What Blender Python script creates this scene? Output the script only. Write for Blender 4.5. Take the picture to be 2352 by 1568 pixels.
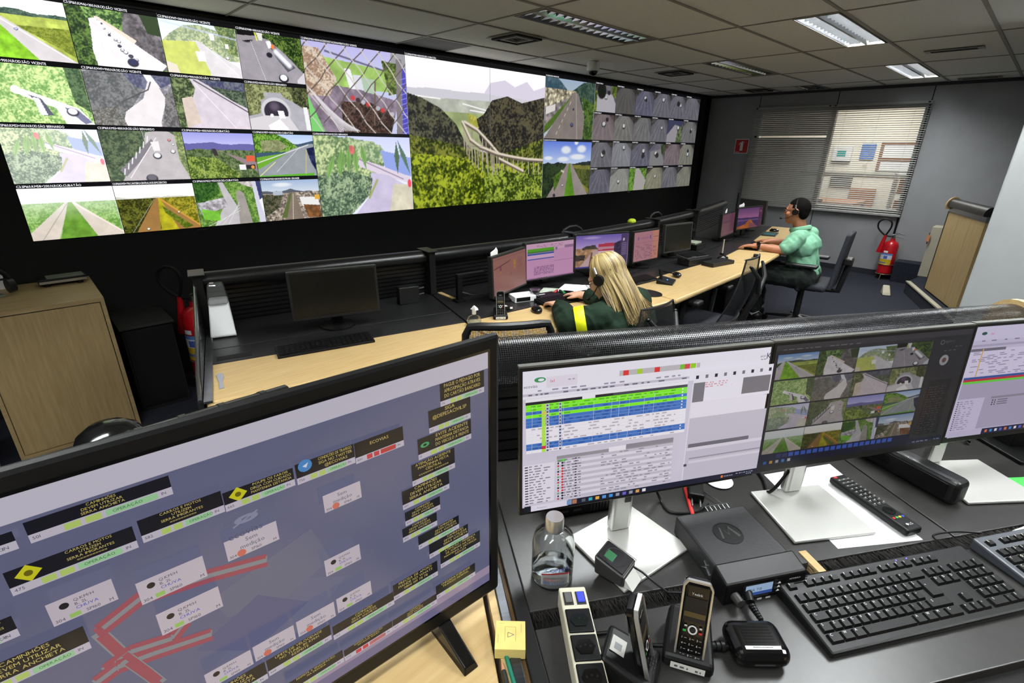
import bpy, bmesh, math, random
import numpy as np
from mathutils import Matrix, Vector

for o in list(bpy.data.objects): bpy.data.objects.remove(o, do_unlink=True)
SC = bpy.context.scene
COL = SC.collection
R = math.radians
PI = math.pi

# ---------------------------------------------------------------- camera
cam_d = bpy.data.cameras.new('camera'); cam = bpy.data.objects.new('camera', cam_d); COL.objects.link(cam)
cam_d.sensor_width = 36.0; cam_d.lens = 17.436; cam_d.clip_start = 0.02; cam_d.clip_end = 60
def _cam():
    p, h, r = R(21.386), R(45.737), R(-0.717)
    f = Vector((math.cos(h)*math.cos(p), math.sin(h)*math.cos(p), -math.sin(p)))
    rt = Vector((math.sin(h), -math.cos(h), 0)); d = f.cross(rt)
    r2 = rt*math.cos(r) + d*math.sin(r); d2 = -rt*math.sin(r) + d*math.cos(r)
    m = Matrix((r2, -d2, -f)).transposed().to_4x4(); m.translation = Vector((0, 0, 1.6)); return m
cam.matrix_world = _cam()
SC.camera = cam

# ---------------------------------------------------------------- world and view
w = bpy.data.worlds.new('world'); SC.world = w; w.use_nodes = True
w.node_tree.nodes['Background'].inputs[0].default_value = (0.5, 0.52, 0.55, 1)
w.node_tree.nodes['Background'].inputs[1].default_value = 0.3
vs = SC.view_settings; vs.view_transform = 'Standard'; vs.look = 'None'; vs.gamma = 1.0; vs.use_curve_mapping = False
vs.exposure = 0.0

# light of the lit ceiling fixtures (watts per strip), used by the luminaire builder
TUBE_W = 29.0

# ---------------------------------------------------------------- small helpers
def lin(c):
    return tuple(((x/255)/12.92 if x/255 <= 0.04045 else (((x/255)+0.055)/1.055)**2.4) for x in c)
MATS = {}
def mat(name, rgb=(128,128,128), rough=0.5, metal=0.0, noise=0.0, scale=8.0, bump=0.0, stretch=(1,1,1), rgb2=None, trans=0.0, alpha=1.0, coat=0.0, emit=None, estr=0.0, ior=1.45, spec=0.5):
    if name in MATS: return MATS[name]
    m = bpy.data.materials.new(name); m.use_nodes = True; nt = m.node_tree; b = nt.nodes['Principled BSDF']
    c = lin(rgb)
    b.inputs['Base Color'].default_value = (*c, 1); b.inputs['Roughness'].default_value = rough
    b.inputs['Metallic'].default_value = metal; b.inputs['Transmission Weight'].default_value = trans
    b.inputs['Alpha'].default_value = alpha; b.inputs['Coat Weight'].default_value = coat; b.inputs['IOR'].default_value = ior
    b.inputs['Specular IOR Level'].default_value = spec
    if emit is not None:
        b.inputs['Emission Color'].default_value = (*lin(emit), 1); b.inputs['Emission Strength'].default_value = estr
    if noise > 0 or bump > 0:
        tc = nt.nodes.new('ShaderNodeTexCoord'); mp = nt.nodes.new('ShaderNodeMapping'); mp.inputs['Scale'].default_value = stretch
        nz = nt.nodes.new('ShaderNodeTexNoise'); nz.inputs['Scale'].default_value = scale; nz.inputs['Detail'].default_value = 5
        nt.links.new(tc.outputs['Object'], mp.inputs[0]); nt.links.new(mp.outputs[0], nz.inputs['Vector'])
        if noise > 0:
            rp = nt.nodes.new('ShaderNodeValToRGB')
            c2 = lin(rgb2) if rgb2 else tuple(x*(1-noise) for x in c)
            c1 = c if rgb2 else tuple(min(1, x*(1+noise)) for x in c)
            rp.color_ramp.elements[0].color = (*c2, 1); rp.color_ramp.elements[1].color = (*c1, 1)
            rp.color_ramp.elements[0].position = 0.3; rp.color_ramp.elements[1].position = 0.7
            nt.links.new(nz.outputs['Fac'], rp.inputs[0]); nt.links.new(rp.outputs[0], b.inputs['Base Color'])
        if bump > 0:
            bp = nt.nodes.new('ShaderNodeBump'); bp.inputs['Strength'].default_value = bump; bp.inputs['Distance'].default_value = 0.01
            nt.links.new(nz.outputs['Fac'], bp.inputs['Height']); nt.links.new(bp.outputs[0], b.inputs['Normal'])
    MATS[name] = m; return m

def screen_mat(name, strength, rough=0.3, base=(6,6,8)):
    if name in MATS: return MATS[name]
    m = bpy.data.materials.new(name); m.use_nodes = True; nt = m.node_tree; b = nt.nodes['Principled BSDF']
    a = nt.nodes.new('ShaderNodeAttribute'); a.attribute_name = 'Col'
    b.inputs['Base Color'].default_value = (*lin(base), 1); b.inputs['Roughness'].default_value = rough
    nt.links.new(a.outputs['Color'], b.inputs['Emission Color']); b.inputs['Emission Strength'].default_value = strength
    MATS[name] = m; return m

def print_mat(name, rough=0.5):
    if name in MATS: return MATS[name]
    m = bpy.data.materials.new(name); m.use_nodes = True; nt = m.node_tree; b = nt.nodes['Principled BSDF']
    a = nt.nodes.new('ShaderNodeAttribute'); a.attribute_name = 'Col'
    b.inputs['Roughness'].default_value = rough; nt.links.new(a.outputs['Color'], b.inputs['Base Color'])
    MATS[name] = m; return m

class MB:
    """collects geometry that becomes ONE mesh object"""
    def __init__(s): s.v = []; s.f = []; s.M = Matrix.Identity(4)
    def at(s, loc=(0,0,0), rz=0.0, rx=0.0, ry=0.0):
        s.M = Matrix.Translation(loc) @ Matrix.Rotation(rz,4,'Z') @ Matrix.Rotation(ry,4,'Y') @ Matrix.Rotation(rx,4,'X'); return s
    def add(s, vs_, fs_):
        k = len(s.v); s.v += [tuple(s.M @ Vector(p)) for p in vs_]; s.f += [tuple(i+k for i in f) for f in fs_]; return s
    def box(s, c, d):
        x,y,z = c; a,b,e = d[0]/2,d[1]/2,d[2]/2
        v = [(x+i*a,y+j*b,z+k*e) for k in (-1,1) for j in (-1,1) for i in (-1,1)]
        return s.add(v, [(0,2,3,1),(4,5,7,6),(0,1,5,4),(2,6,7,3),(0,4,6,2),(1,3,7,5)])
    def box2(s, x0,x1,y0,y1,z0,z1): return s.box(((x0+x1)/2,(y0+y1)/2,(z0+z1)/2),(x1-x0,y1-y0,z1-z0))
    def prism(s, poly, z0, z1):
        n = len(poly); a = sum(poly[i][0]*poly[(i+1)%n][1]-poly[(i+1)%n][0]*poly[i][1] for i in range(n))
        if a < 0: poly = poly[::-1]
        v = [(x,y,z0) for x,y in poly]+[(x,y,z1) for x,y in poly]
        f = [tuple(range(n-1,-1,-1)), tuple(range(n,2*n))]+[(i,(i+1)%n,n+(i+1)%n,n+i) for i in range(n)]
        return s.add(v,f)
    def extr(s, poly, p0, p1, up=(0,0,1)):
        """extrude a 2D profile (across, up) from p0 to p1"""
        p0,p1 = Vector(p0),Vector(p1); d = (p1-p0).normalized(); u = Vector(up); a = d.cross(u).normalized(); n = len(poly)
        ar = sum(poly[i][0]*poly[(i+1)%n][1]-poly[(i+1)%n][0]*poly[i][1] for i in range(n))
        if ar < 0: poly = poly[::-1]
        v = [tuple(p+a*x+u*y) for p in (p0,p1) for x,y in poly]
        f = [tuple(range(n)), tuple(range(2*n-1,n-1,-1))]+[(i,n+i,n+(i+1)%n,(i+1)%n) for i in range(n)]
        return s.add(v,f)
    def cyl(s, p0, p1, r0, r1=None, n=14, cap=True):
        return s.tube([p0,p1],[r0, r0 if r1 is None else r1], n, cap)
    def tube(s, pts, r, n=8, cap=True, flat=1.0):
        pts = [Vector(p) for p in pts]; m = len(pts)
        rs = list(r) if isinstance(r,(list,tuple)) else [r]*m
        t0 = (pts[1]-pts[0]).normalized(); ref = Vector((0,0,1)) if abs(t0.z) < .9 else Vector((1,0,0))
        u = t0.cross(ref).normalized(); V = []
        for i,p in enumerate(pts):
            t = (pts[min(i+1,m-1)]-pts[max(i-1,0)]).normalized()
            u = (u - t*u.dot(t)).normalized(); w_ = t.cross(u)
            for k in range(n):
                a = 2*PI*k/n; V.append(tuple(p + u*(rs[i]*math.cos(a)) + w_*(rs[i]*flat*math.sin(a))))
        F = [(i*n+k, i*n+(k+1)%n, (i+1)*n+(k+1)%n, (i+1)*n+k) for i in range(m-1) for k in range(n)]
        if cap: F += [tuple(range(n-1,-1,-1)), tuple(range((m-1)*n, m*n))]
        return s.add(V,F)
    def lathe(s, prof, n=24, c=(0,0,0)):
        V = []; m = len(prof)
        for r,z in prof:
            for k in range(n): a = 2*PI*k/n; V.append((c[0]+r*math.cos(a), c[1]+r*math.sin(a), c[2]+z))
        F = [(i*n+k, i*n+(k+1)%n, (i+1)*n+(k+1)%n, (i+1)*n+k) for i in range(m-1) for k in range(n)]
        if prof[0][0] > 1e-5: F.append(tuple(range(n-1,-1,-1)))
        if prof[-1][0] > 1e-5: F.append(tuple(range((m-1)*n, m*n)))
        return s.add(V,F)
    def ell(s, c, r, nu=20, nv=12):
        V = []; 
        for j in range(nv+1):
            t = PI*j/nv
            for i in range(nu):
                a = 2*PI*i/nu; V.append((c[0]+r[0]*math.sin(t)*math.cos(a), c[1]+r[1]*math.sin(t)*math.sin(a), c[2]-r[2]*math.cos(t)))
        return s.add(V,[(j*nu+i, j*nu+(i+1)%nu, (j+1)*nu+(i+1)%nu, (j+1)*nu+i) for j in range(nv) for i in range(nu)])
    def mesh(s, name, m=None, smooth=False, bevel=0.0, seg=2, merge=True):
        me = bpy.data.meshes.new(name); me.from_pydata(s.v,[],s.f)
        if merge or bevel:
            bm = bmesh.new(); bm.from_mesh(me); bmesh.ops.remove_doubles(bm, verts=bm.verts, dist=1e-6)
            if bevel:
                es = [e for e in bm.edges if len(e.link_faces) == 2 and e.calc_face_angle(0) > R(35)]
                bmesh.ops.bevel(bm, geom=es, offset=bevel, segments=seg, affect='EDGES', profile=0.5, clamp_overlap=True)
            bmesh.ops.recalc_face_normals(bm, faces=bm.faces); bm.to_mesh(me); bm.free()
        if m: me.materials.append(m)
        if smooth:
            me.polygons.foreach_set('use_smooth', [True]*len(me.polygons))
            try: me.set_sharp_from_angle(angle=R(40))
            except Exception: pass
        return me
    def build(s, name, m, parent=None, smooth=False, bevel=0.0, seg=2):
        return obj(name, s.mesh(name, m, smooth, bevel, seg), parent)

def obj(name, me, parent=None, loc=None, rot=None, scale=None):
    o = bpy.data.objects.new(name, me); COL.objects.link(o)
    if parent: o.parent = parent
    if loc: o.location = loc
    if rot: o.rotation_euler = rot
    if scale: o.scale = scale
    return o
def tag(o, label, cat, group=None):
    o['label'] = label; o['category'] = cat
    if group: o['group'] = group
    return o
def thing(name, label, cat, loc=(0,0,0), rz=0.0, group=None, rot=None):
    o = bpy.data.objects.new(name, None); COL.objects.link(o); o.empty_display_size = 0.05
    o.location = loc; o.rotation_euler = rot if rot else (0,0,rz); return tag(o, label, cat, group)
def struct(o): o['kind'] = 'structure'; return o
def copy_tree(o, parent=None):
    c = o.copy(); COL.objects.link(c); c.parent = parent
    for ch in list(o.children): copy_tree(ch, c)
    return c
def dup(root, loc, rz, label, group=None):
    c = copy_tree(root); c.location = loc; c.rotation_euler = (0,0,rz); c['label'] = label
    if group: c['group'] = group
    return c
def B(name, m, parent, boxes, bevel=0.0, smooth=False):
    b = MB()
    for q in boxes: b.box2(*q)
    return b.build(name, m, parent, smooth, bevel)

# ---------------------------------------------------------------- flat print: coloured polygons and lettering on one sheet
_G = {}
def glyph(ch):
    if ch in _G: return _G[ch]
    cu = bpy.data.curves.new('g','FONT'); cu.body = ch; cu.size = 1.0; cu.resolution_u = 2
    ob = bpy.data.objects.new('g', cu); COL.objects.link(ob)
    me = ob.to_mesh(); V = [(p.co.x,p.co.y) for p in me.vertices]; F = [tuple(p.vertices) for p in me.polygons]
    ob.to_mesh_clear(); bpy.data.objects.remove(ob); bpy.data.curves.remove(cu)
    if V:
        x0 = min(p[0] for p in V); V = [(x-x0,y) for x,y in V]; wd = max(p[0] for p in V)
    else: wd = 0.3
    _G[ch] = (V,F,wd); return _G[ch]
def smooth_pts(P_,n=6):
    P_ = [Vector(p_) for p_ in P_]; out = []
    for i in range(len(P_)-1):
        a,b,c,d_ = P_[max(i-1,0)],P_[i],P_[i+1],P_[min(i+2,len(P_)-1)]
        for k in range(n): u = k/n; out.append(.5*((2*b)+(c-a)*u+(2*a-5*b+4*c-d_)*u*u+(3*b-a-3*c+d_)*u**3))
    return out+[P_[-1]]
class Print:
    """2D sheet: u to the right, v up, in metres; becomes one mesh in the local XZ plane facing -Y"""
    def __init__(s, step=0.00004): s.v=[]; s.f=[]; s.c=[]; s.k=1; s.step=step
    def poly(s, pts, col):
        k = len(s.v); y = -s.step*s.k; s.k += 1
        s.v += [(p[0],y,p[1]) for p in pts]; s.f.append(tuple(range(k,k+len(pts)))); s.c.append((lin(col),len(pts))); return s
    def rect(s, x0,y0,x1,y1,col): return s.poly([(x0,y0),(x1,y0),(x1,y1),(x0,y1)],col)
    def disc(s, x,y,r,col,n=14,ry=None): return s.poly([(x+r*math.cos(2*PI*i/n), y+(ry or r)*math.sin(2*PI*i/n)) for i in range(n)],col)
    def ring(s, x,y,r0,r1,col,n=20):
        for i in range(n):
            a,b = 2*PI*i/n, 2*PI*(i+1)/n
            s.poly([(x+r0*math.cos(a),y+r0*math.sin(a)),(x+r1*math.cos(a),y+r1*math.sin(a)),(x+r1*math.cos(b),y+r1*math.sin(b)),(x+r0*math.cos(b),y+r0*math.sin(b))],col); s.k -= 1
        s.k += 1; return s
    def line(s, pts, wd, col):
        for (x0,y0),(x1,y1) in zip(pts,pts[1:]):
            d = math.hypot(x1-x0,y1-y0) or 1; nx,ny = -(y1-y0)/d*wd/2,(x1-x0)/d*wd/2
            s.poly([(x0+nx,y0+ny),(x0-nx,y0-ny),(x1-nx,y1-ny),(x1+nx,y1+ny)],col); s.k -= 1
        s.k += 1; return s
    def text(s, t, x, y, h, col, fit=None, center=False, mono=False):
        items=[]; cx=0.0
        for ch in t:
            V,F,wd = glyph(ch); items.append((V,F,cx)); cx += (0.62 if mono else wd+0.09) if ch != ' ' else 0.33
        sx = h/0.72; sy = h/0.72
        if fit and cx*sx > fit: sx = fit/cx
        if center: x -= cx*sx/2
        yy = -s.step*s.k; s.k += 1; c = lin(col)
        for V,F,ox in items:
            k = len(s.v); s.v += [(x+(px+ox)*sx, yy, y+py*sy) for px,py in V]
            for f in F: s.f.append(tuple(i+k for i in f)); s.c.append((c,len(f)))
        return s
    def mesh(s, name, m):
        me = bpy.data.meshes.new(name); me.from_pydata(s.v,[],s.f)
        at = me.color_attributes.new('Col','FLOAT_COLOR','CORNER'); a = []
        for c,n in s.c: a += [c[0],c[1],c[2],1.0]*n
        at.data.foreach_set('color', a); me.materials.append(m); return me
    def build(s, name, m, parent, loc=None, rot=None): return obj(name, s.mesh(name,m), parent, loc, rot)
# ---------------------------------------------------------------- pictures shown on the video wall, painted as point colours
_L = {}
def vnoise(X, Y, seed):
    if seed not in _L: _L[seed] = np.random.RandomState(seed).rand(64,64)
    T = _L[seed]; xi = np.floor(X).astype(int); yi = np.floor(Y).astype(int); fx = X-xi; fy = Y-yi
    fx = fx*fx*(3-2*fx); fy = fy*fy*(3-2*fy); g = lambda a,b: T[a%64,b%64]
    return (g(xi,yi)*(1-fx)+g(xi+1,yi)*fx)*(1-fy)+(g(xi,yi+1)*(1-fx)+g(xi+1,yi+1)*fx)*fy
class Pic:
    def __init__(s, w_, h_, asp=1.38):
        s.w,s.h = w_,h_; s.U,s.V = np.meshgrid(np.linspace(0,1,w_),np.linspace(0,1,h_)); s.I = np.zeros((h_,w_,3)); s.a = asp
    def fb(s, f, seed, o=4):
        t = 0; a = 1.0; n = 0
        for i in range(o): c_,s_ = math.cos(.6+.9*i),math.sin(.6+.9*i); x_,y_ = s.U*s.a,s.V; t = t + a*vnoise((x_*c_-y_*s_)*f*2**i+17.3*i+9, (x_*s_+y_*c_)*f*2**i+13.1*i+9, seed+i); n += a; a *= .55
        return t/n
    def ins(s, P):
        m = np.zeros(s.U.shape,bool); n = len(P); j = n-1
        for i in range(n):
            (xi,yi),(xj,yj) = P[i],P[j]
            if yi != yj: m ^= ((yi > s.V) != (yj > s.V)) & (s.U < (xj-xi)*(s.V-yi)/(yj-yi)+xi)
            j = i
        return m
    def put(s, m, col, k=1.0):
        m = (m*k)[...,None] if m.dtype != bool else (m.astype(float)*k)[...,None]
        s.I = s.I*(1-m)+np.array(col,float)*m; return s
    def sky(s, top, bot, y0=0.0):
        t = np.clip((s.V-y0)/(1-y0),0,1)[...,None]; s.I = np.array(bot,float)*(1-t)+np.array(top,float)*t; return s
    def poly(s, P, col, jit=0.0, f=8, seed=3, k=1.0):
        c = np.array(col,float)*np.ones(s.I.shape)
        if jit: c = c*(1+jit*(s.fb(f,seed)-.5)[...,None]*2)
        m = s.ins(P).astype(float)[...,None]*k; s.I = s.I*(1-m)+c*m; return s
    def tree(s, P, dark, light, f=9, seed=5, con=3.0, mid=.5):
        m = s.ins(P) if P is not None else np.ones(s.U.shape,bool)
        n = np.clip((.42*s.fb(f*1.3,seed,3)+.58*s.fb(f*5.0,seed+7,3)-mid)*con*1.55+.5,0,1)[...,None]; c = np.array(dark,float)*(1-n)+np.array(light,float)*n
        mm = m.astype(float)[...,None]; s.I = s.I*(1-mm)+c*mm; return s
    def ridge(s, y, amp, f, seed, col=None, dark=None, light=None, tf=10):
        line = y + amp*(vnoise(s.U*f*s.a, s.U*0+.5, seed)-.5)*2 + amp*.4*(vnoise(s.U*f*3*s.a, s.U*0+.5, seed+1)-.5)*2
        m = s.V < line
        if dark is None: return s.put(m,col)
        n = np.clip((.42*s.fb(tf*1.3,seed+2,3)+.58*s.fb(tf*5,seed+9,3)-.5)*4.4+.5,0,1)[...,None]; c = np.array(dark,float)*(1-n)+np.array(light,float)*n
        mm = m.astype(float)[...,None]; s.I = s.I*(1-mm)+c*mm; return s
    def blob(s, x, y, rx, ry, col, k=1.0, soft=.3):
        d = ((s.U-x)/rx)**2+((s.V-y)/ry)**2; return s.put(np.clip((1-d)/soft,0,1),col,k)
    def seg(s, p, q, wd, col, k=1.0):
        px,py = (s.U-p[0])*s.a, s.V-p[1]; dx,dy = (q[0]-p[0])*s.a, q[1]-p[1]; t = np.clip((px*dx+py*dy)/(dx*dx+dy*dy+1e-9),0,1)
        return s.put(np.clip(1.5-np.hypot(px-t*dx,py-t*dy)/(wd/2),0,1),col,k)
    def leaf(s, p, q, w_, col):
        mx,my = p[0]*.55+q[0]*.45,p[1]*.55+q[1]*.45; s.poly([p,(mx-w_,my),(mx*.4+q[0]*.6-w_*.5,my*.4+q[1]*.6),q,(mx+w_,my)],col,.15); return s.seg(p,q,.008,tuple(c*.8 for c in col))
    def car(s, x, y, r, col=(240,240,240)):
        s.blob(x,y,r,r*.8*s.a,(40,40,50)); s.blob(x,y+r*.2,r*.75,r*.6*s.a,col); return s
    def haze(s, col, k, lo=0.0, hi=1.0):
        t = np.clip((s.V-lo)/(hi-lo+1e-6),0,1)*k; return s.put(t,col)
    def over(s, k, tint=(255,250,255)): s.I = s.I*(1-k)+np.array(tint,float)*k; return s
    def mesh(s, name, W, H):
        w_,h_ = s.w,s.h; X = (s.U*W).ravel(); Z = (s.V*H).ravel(); v = np.zeros((w_*h_,3)); v[:,0] = X; v[:,2] = Z
        i = np.arange(w_*(h_-1)).reshape(h_-1,w_)[:,:-1].ravel(); q = np.stack([i,i+1,i+1+w_,i+w_],1)
        me = bpy.data.meshes.new(name); me.vertices.add(len(v)); me.vertices.foreach_set('co',v.ravel())
        me.loops.add(q.size); me.loops.foreach_set('vertex_index',q.ravel()); me.polygons.add(len(q))
        me.polygons.foreach_set('loop_start',np.arange(0,q.size,4)); me.update(calc_edges=True)
        c = np.clip(s.I,0,255)/255; c = np.where(c <= .04045, c/12.92, ((c+.055)/1.055)**2.4)
        at = me.color_attributes.new('Col','FLOAT_COLOR','POINT'); a = np.ones((w_*h_,4)); a[:,:3] = c.reshape(-1,3); at.data.foreach_set('color',a.ravel()); return me

GR,DG,LG = (70,120,45),(28,52,22),(150,185,80)
def P(): return Pic(150,108)
def t_field(dim=False):
    p = P().sky((120,165,225) if dim else (248,248,252),(235,240,248),.6)
    if dim:
        for x,y,rx in ((.25,.85,.14),(.7,.88,.16),(.5,.78,.1)): p.blob(x,y,rx,.05,(240,245,250),.8,.8)
    p.ridge(.70,.05,3,11,dark=(52,72,66),light=(88,108,92)); p.poly([(0,.64),(1,.66),(1,0),(0,0)],(168,182,86),.25,10)
    p.tree([(.45,.5),(1,.52),(1,.08),(.62,.4)],(96,110,40),(140,150,60),14,7)
    p.poly([(.21,.72),(.26,.72),(1.0,0),(.62,0)],(196,190,192),.06,6); p.poly([(.14,.72),(.19,.72),(.12,0),(-.5,0)],(205,198,200),.06,6)
    p.poly([(.19,.71),(.22,.71),(.62,0),(.14,0)],(130,186,48),.3,10); p.poly([(0,.62),(.12,.68),(.02,.5),(0,.5)],(52,82,48))
    p.seg((.22,.7),(.95,.03),.008,(245,245,245)); p.car(.48,.44,.02,(170,180,220)); return p
def t_cars():
    p = P(); p.tree(None,(34,62,30),(128,168,84),8,21); p.poly([(.62,1),(1,1),(1,0),(.85,.1),(.55,.55)],(92,88,92),.7,16,23)
    p.poly([(.78,.96),(1,1),(1,.6),(.85,.62)],(38,54,30)); p.poly([(.22,.75),(.3,.78),(1,.1),(.9,-.05),(.15,-.05),(.2,.4)],(228,222,228),.1)
    p.poly([(.27,.8),(.32,.8),(.7,.48),(.66,.42)],(225,205,190)); p.tree([(0,1),(.15,1),(.22,.6),(.18,.3),(.2,0),(0,0)],(20,38,18),(88,120,50),9,25)
    rr = np.random.RandomState(4)
    for i in range(12):
        x = .27+.03*i+rr.rand()*.05; p.car(x,.72-.055*i+rr.rand()*.04,.012+.002*i,((240,240,245),(60,60,80),(200,200,210))[i%3])
    p.car(.6,.1,.07,(40,42,78)); return p.over(.08)
def t_hill():
    p = P().sky((205,225,250),(238,242,250),.3); p.tree([(.0,.55),(.12,.7),(.3,.86),(.5,.9),(.8,.82),(1,.84),(1,.3),(0,.3)],(110,130,96),(182,192,140),8,31)
    p.tree([(.7,.95),(1,.95),(1,.4),(.85,.45)],(52,76,38),(130,148,80),10,33); p.poly([(.1,.55),(.45,.62),(1,.18),(1,-.1),(.35,-.1)],(205,202,204),.07)
    p.poly([(.0,.55),(.42,.6),(.56,.05),(.52,-.1),(0,-.1)],(186,196,84),.12); p.poly([(0,.2),(.12,.15),(.15,0),(0,0)],(215,205,185))
    p.poly([(.4,.42),(.52,.44),(.52,.26),(.42,.25)],(240,238,238)); p.poly([(.62,.78),(.69,.78),(.69,.66),(.63,.66)],(245,245,240)); p.poly([(.82,.62),(.87,.62),(.87,.54),(.82,.54)],(245,245,240))
    p.seg((.05,.88),(1,.72),.03,(180,190,240),.6); p.car(.83,.36,.03,(235,235,245)); p.car(.62,.5,.018); p.seg((.5,.6),(.95,.05),.006,(245,245,245)); return p.over(.14)
def t_truck():
    p = P(); p.tree(None,(28,48,24),(96,120,52),9,41); p.poly([(0,.8),(.3,.85),(.55,.8),(1,.2),(1,-.1),(0,-.1)],(158,152,160),.08)
    p.blob(.14,.9,.14,.2,(18,18,22)); p.poly([(0,.83),(.33,.86),(.33,.8),(0,.72)],(150,146,152)); p.poly([(.28,1),(.4,1),(.38,.78),(.33,.78)],(222,222,215)); p.seg((.3,.78),(.28,.92),.03,(230,225,90))
    p.tree([(.42,1),(1,1),(1,.35),(.75,.55),(.5,.78)],(24,44,18),(104,130,56),9,43); p.poly([(.47,.72),(.52,.76),(.86,.32),(.72,.22),(.55,.5)],(92,90,100))
    p.seg((.57,.6),(.76,.36),.12,(235,235,242)); p.poly([(.43,.78),(.5,.8),(.52,.68),(.46,.64)],(236,238,242)); p.blob(.53,.69,.03,.05,(236,128,62)); p.car(.46,.52,.05,(40,36,44)); p.car(.64,.08,.085,(240,242,246))
    p.seg((.2,.75),(.35,.0),.006,(235,235,235)); p.poly([(.86,.06),(1,.25),(1,0),(.86,0)],(210,206,212)); return p
def t_viaduct(): 
    p = P(); p.tree(None,(92,140,64),(196,220,140),9,51,2.6); p.tree([(.82,1),(1,1),(1,.2),(.85,.35)],(30,52,28),(70,100,60),9,53)
    p.poly([(.28,.5),(.36,.54),(.88,.26),(1,.0),(.72,-.05),(.64,.26),(.33,.44)],(238,236,240)); p.poly([(.4,.46),(.52,.4),(.6,.14),(.5,.12),(.46,.36)],(64,66,82)); p.poly([(.44,.42),(.5,.4),(.54,.14),(.47,.14)],(206,208,216))
    p.poly([(.72,.28),(.86,.24),(.98,.04),(.9,0)],(96,98,128)); p.car(.8,.2,.07,(222,224,238)); p.blob(.3,.52,.05,.07,(250,250,250)); return p.over(.12)
def t_fog():
    p = P(); p.tree(None,(108,108,116),(158,156,164),5,61); p.tree([(.0,.9),(.35,.95),(.7,.75),(.5,.4),(.3,0),(0,0)],(72,76,76),(116,116,118),8,63)
    p.tree([(.4,1),(1,1),(1,.8),(.75,.62),(.55,.7)],(60,64,92),(104,106,128),6,67); p.poly([(.66,1),(.74,1),(.86,.7),(.72,.78)],(222,224,235)); p.poly([(.72,.82),(.84,.72),(.9,.5),(.78,.1),(.76,-.1),(.28,-.1),(.38,.25),(.62,.5)],(218,212,214),.05)
    p.tree([(.9,.6),(1,.7),(1,0),(.78,0),(.86,.35)],(66,66,68),(120,118,116),10,65); p.seg((.36,.42),(.7,.66),.02,(60,60,66)); p.seg((.7,.66),(.75,.8),.02,(60,60,66)); p.tree([(0,.25),(.3,.35),(.36,0),(0,0)],(70,70,66),(130,130,124),12,66); return p.over(.1)
def t_descent():
    p = P(); p.tree(None,(62,66,84),(112,114,118),7,71); p.poly([(.24,.94),(.3,.96),(1,.42),(1,-.1),(.1,-.1),(.12,.4)],(206,196,206),.07); p.tree([(0,1),(.22,1),(.3,.75),(.22,.5),(.22,.2),(.1,0),(0,0)],(42,56,34),(124,140,92),8,73)
    p.tree([(.3,1),(1,1),(1,.45),(.75,.6)],(58,60,92),(104,110,120),7,75); p.tree([(.5,.8),(1,.75),(1,.42),(.8,.55)],(40,54,44),(100,116,90),9,77); p.seg((.3,.9),(1,.35),.02,(50,50,62)); p.seg((.3,.85),(.78,.02),.01,(244,240,244)); p.poly([(.1,.55),(.24,.6),(.3,.1),(.1,.0)],(205,188,176),.1); return p.over(.05)
def t_tunnel():
    p = P(); p.tree(None,(88,96,60),(168,172,120),8,81); p.tree([(.7,1),(1,1),(1,.5),(.76,.5)],(40,46,34),(112,118,70),9,83); p.poly([(.0,.28),(.18,.34),(.22,.6),(.28,.66),(.28,.78),(.56,.78),(.58,.7),(.7,.64),(1,.42),(1,0),(0,0)],(176,174,182),.08)
    p.blob(.44,.4,.24,.29,(208,208,212),1,.08); p.blob(.44,.38,.2,.24,(54,48,62),1,.1); p.blob(.42,.5,.1,.12,(120,104,128),.7,.9); p.poly([(.0,.22),(.24,.3),(.64,.3),(.78,.0),(.76,-.1),(0,-.1)],(216,212,216)); p.poly([(.46,.42),(.56,.42),(.58,.26),(.48,.25)],(246,246,248))
    p.blob(.36,.31,.03,.04,(250,248,250)); p.poly([(.9,.52),(.97,.52),(1,.02),(.92,.02)],(238,238,240)); p.poly([(.28,.1),(.48,.24),(.62,.02),(.3,0)],(250,250,250)); return p
def t_leaves(over=.34):
    p = P().sky((190,196,240),(215,220,235),.6); p.tree([(0,1),(.25,.95),(.6,.9),(.7,.62),(.5,.3),(.1,.0),(0,0)],(84,112,72),(196,208,150),9,91); p.tree([(.3,.96),(.66,.86),(.8,.62),(.45,.68)],(96,126,88),(180,196,150),8,92)
    p.poly([(.66,.8),(1,.7),(1,.45),(.7,.55)],(132,150,214)); p.poly([(.36,.72),(.66,.6),(.98,.45),(.98,.36),(.66,.48),(.42,.6)],(206,194,210)); p.poly([(.54,.52),(.72,.48),(.98,.3),(.7,-.1),(.28,-.1),(.5,.22)],(186,178,204),.08); p.poly([(.78,.36),(1,.34),(1,-.1),(.7,-.1)],(196,190,168),.15)
    p.tree([(0,.5),(.3,.55),(.55,.45),(.52,.25),(.3,.0),(0,0)],(52,74,56),(150,172,132),12,93); p.seg((.5,.2),(.6,.42),.03,(150,156,96)); p.seg((.4,.7),(.9,.42),.012,(120,100,130))
    for x,y,l,a in ((.12,.62,.3,-.1),(.2,.7,.34,.03),(.27,.72,.36,.12),(.33,.72,.4,.2),(.4,.74,.3,.3),(.22,.66,.3,.0)): p.leaf((x+.06,y+.14),(x+a*.3,y-l*.6),.03,(112,158,78))
    p.leaf((.84,.9),(.84,.5),.03,(74,102,78)); p.leaf((.86,.92),(.98,.5),.03,(84,116,96)); p.blob(.97,.36,.025,.06,(222,62,78)); p.blob(.36,.8,.03,.06,(214,80,90),.8); return p.over(over)
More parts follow.
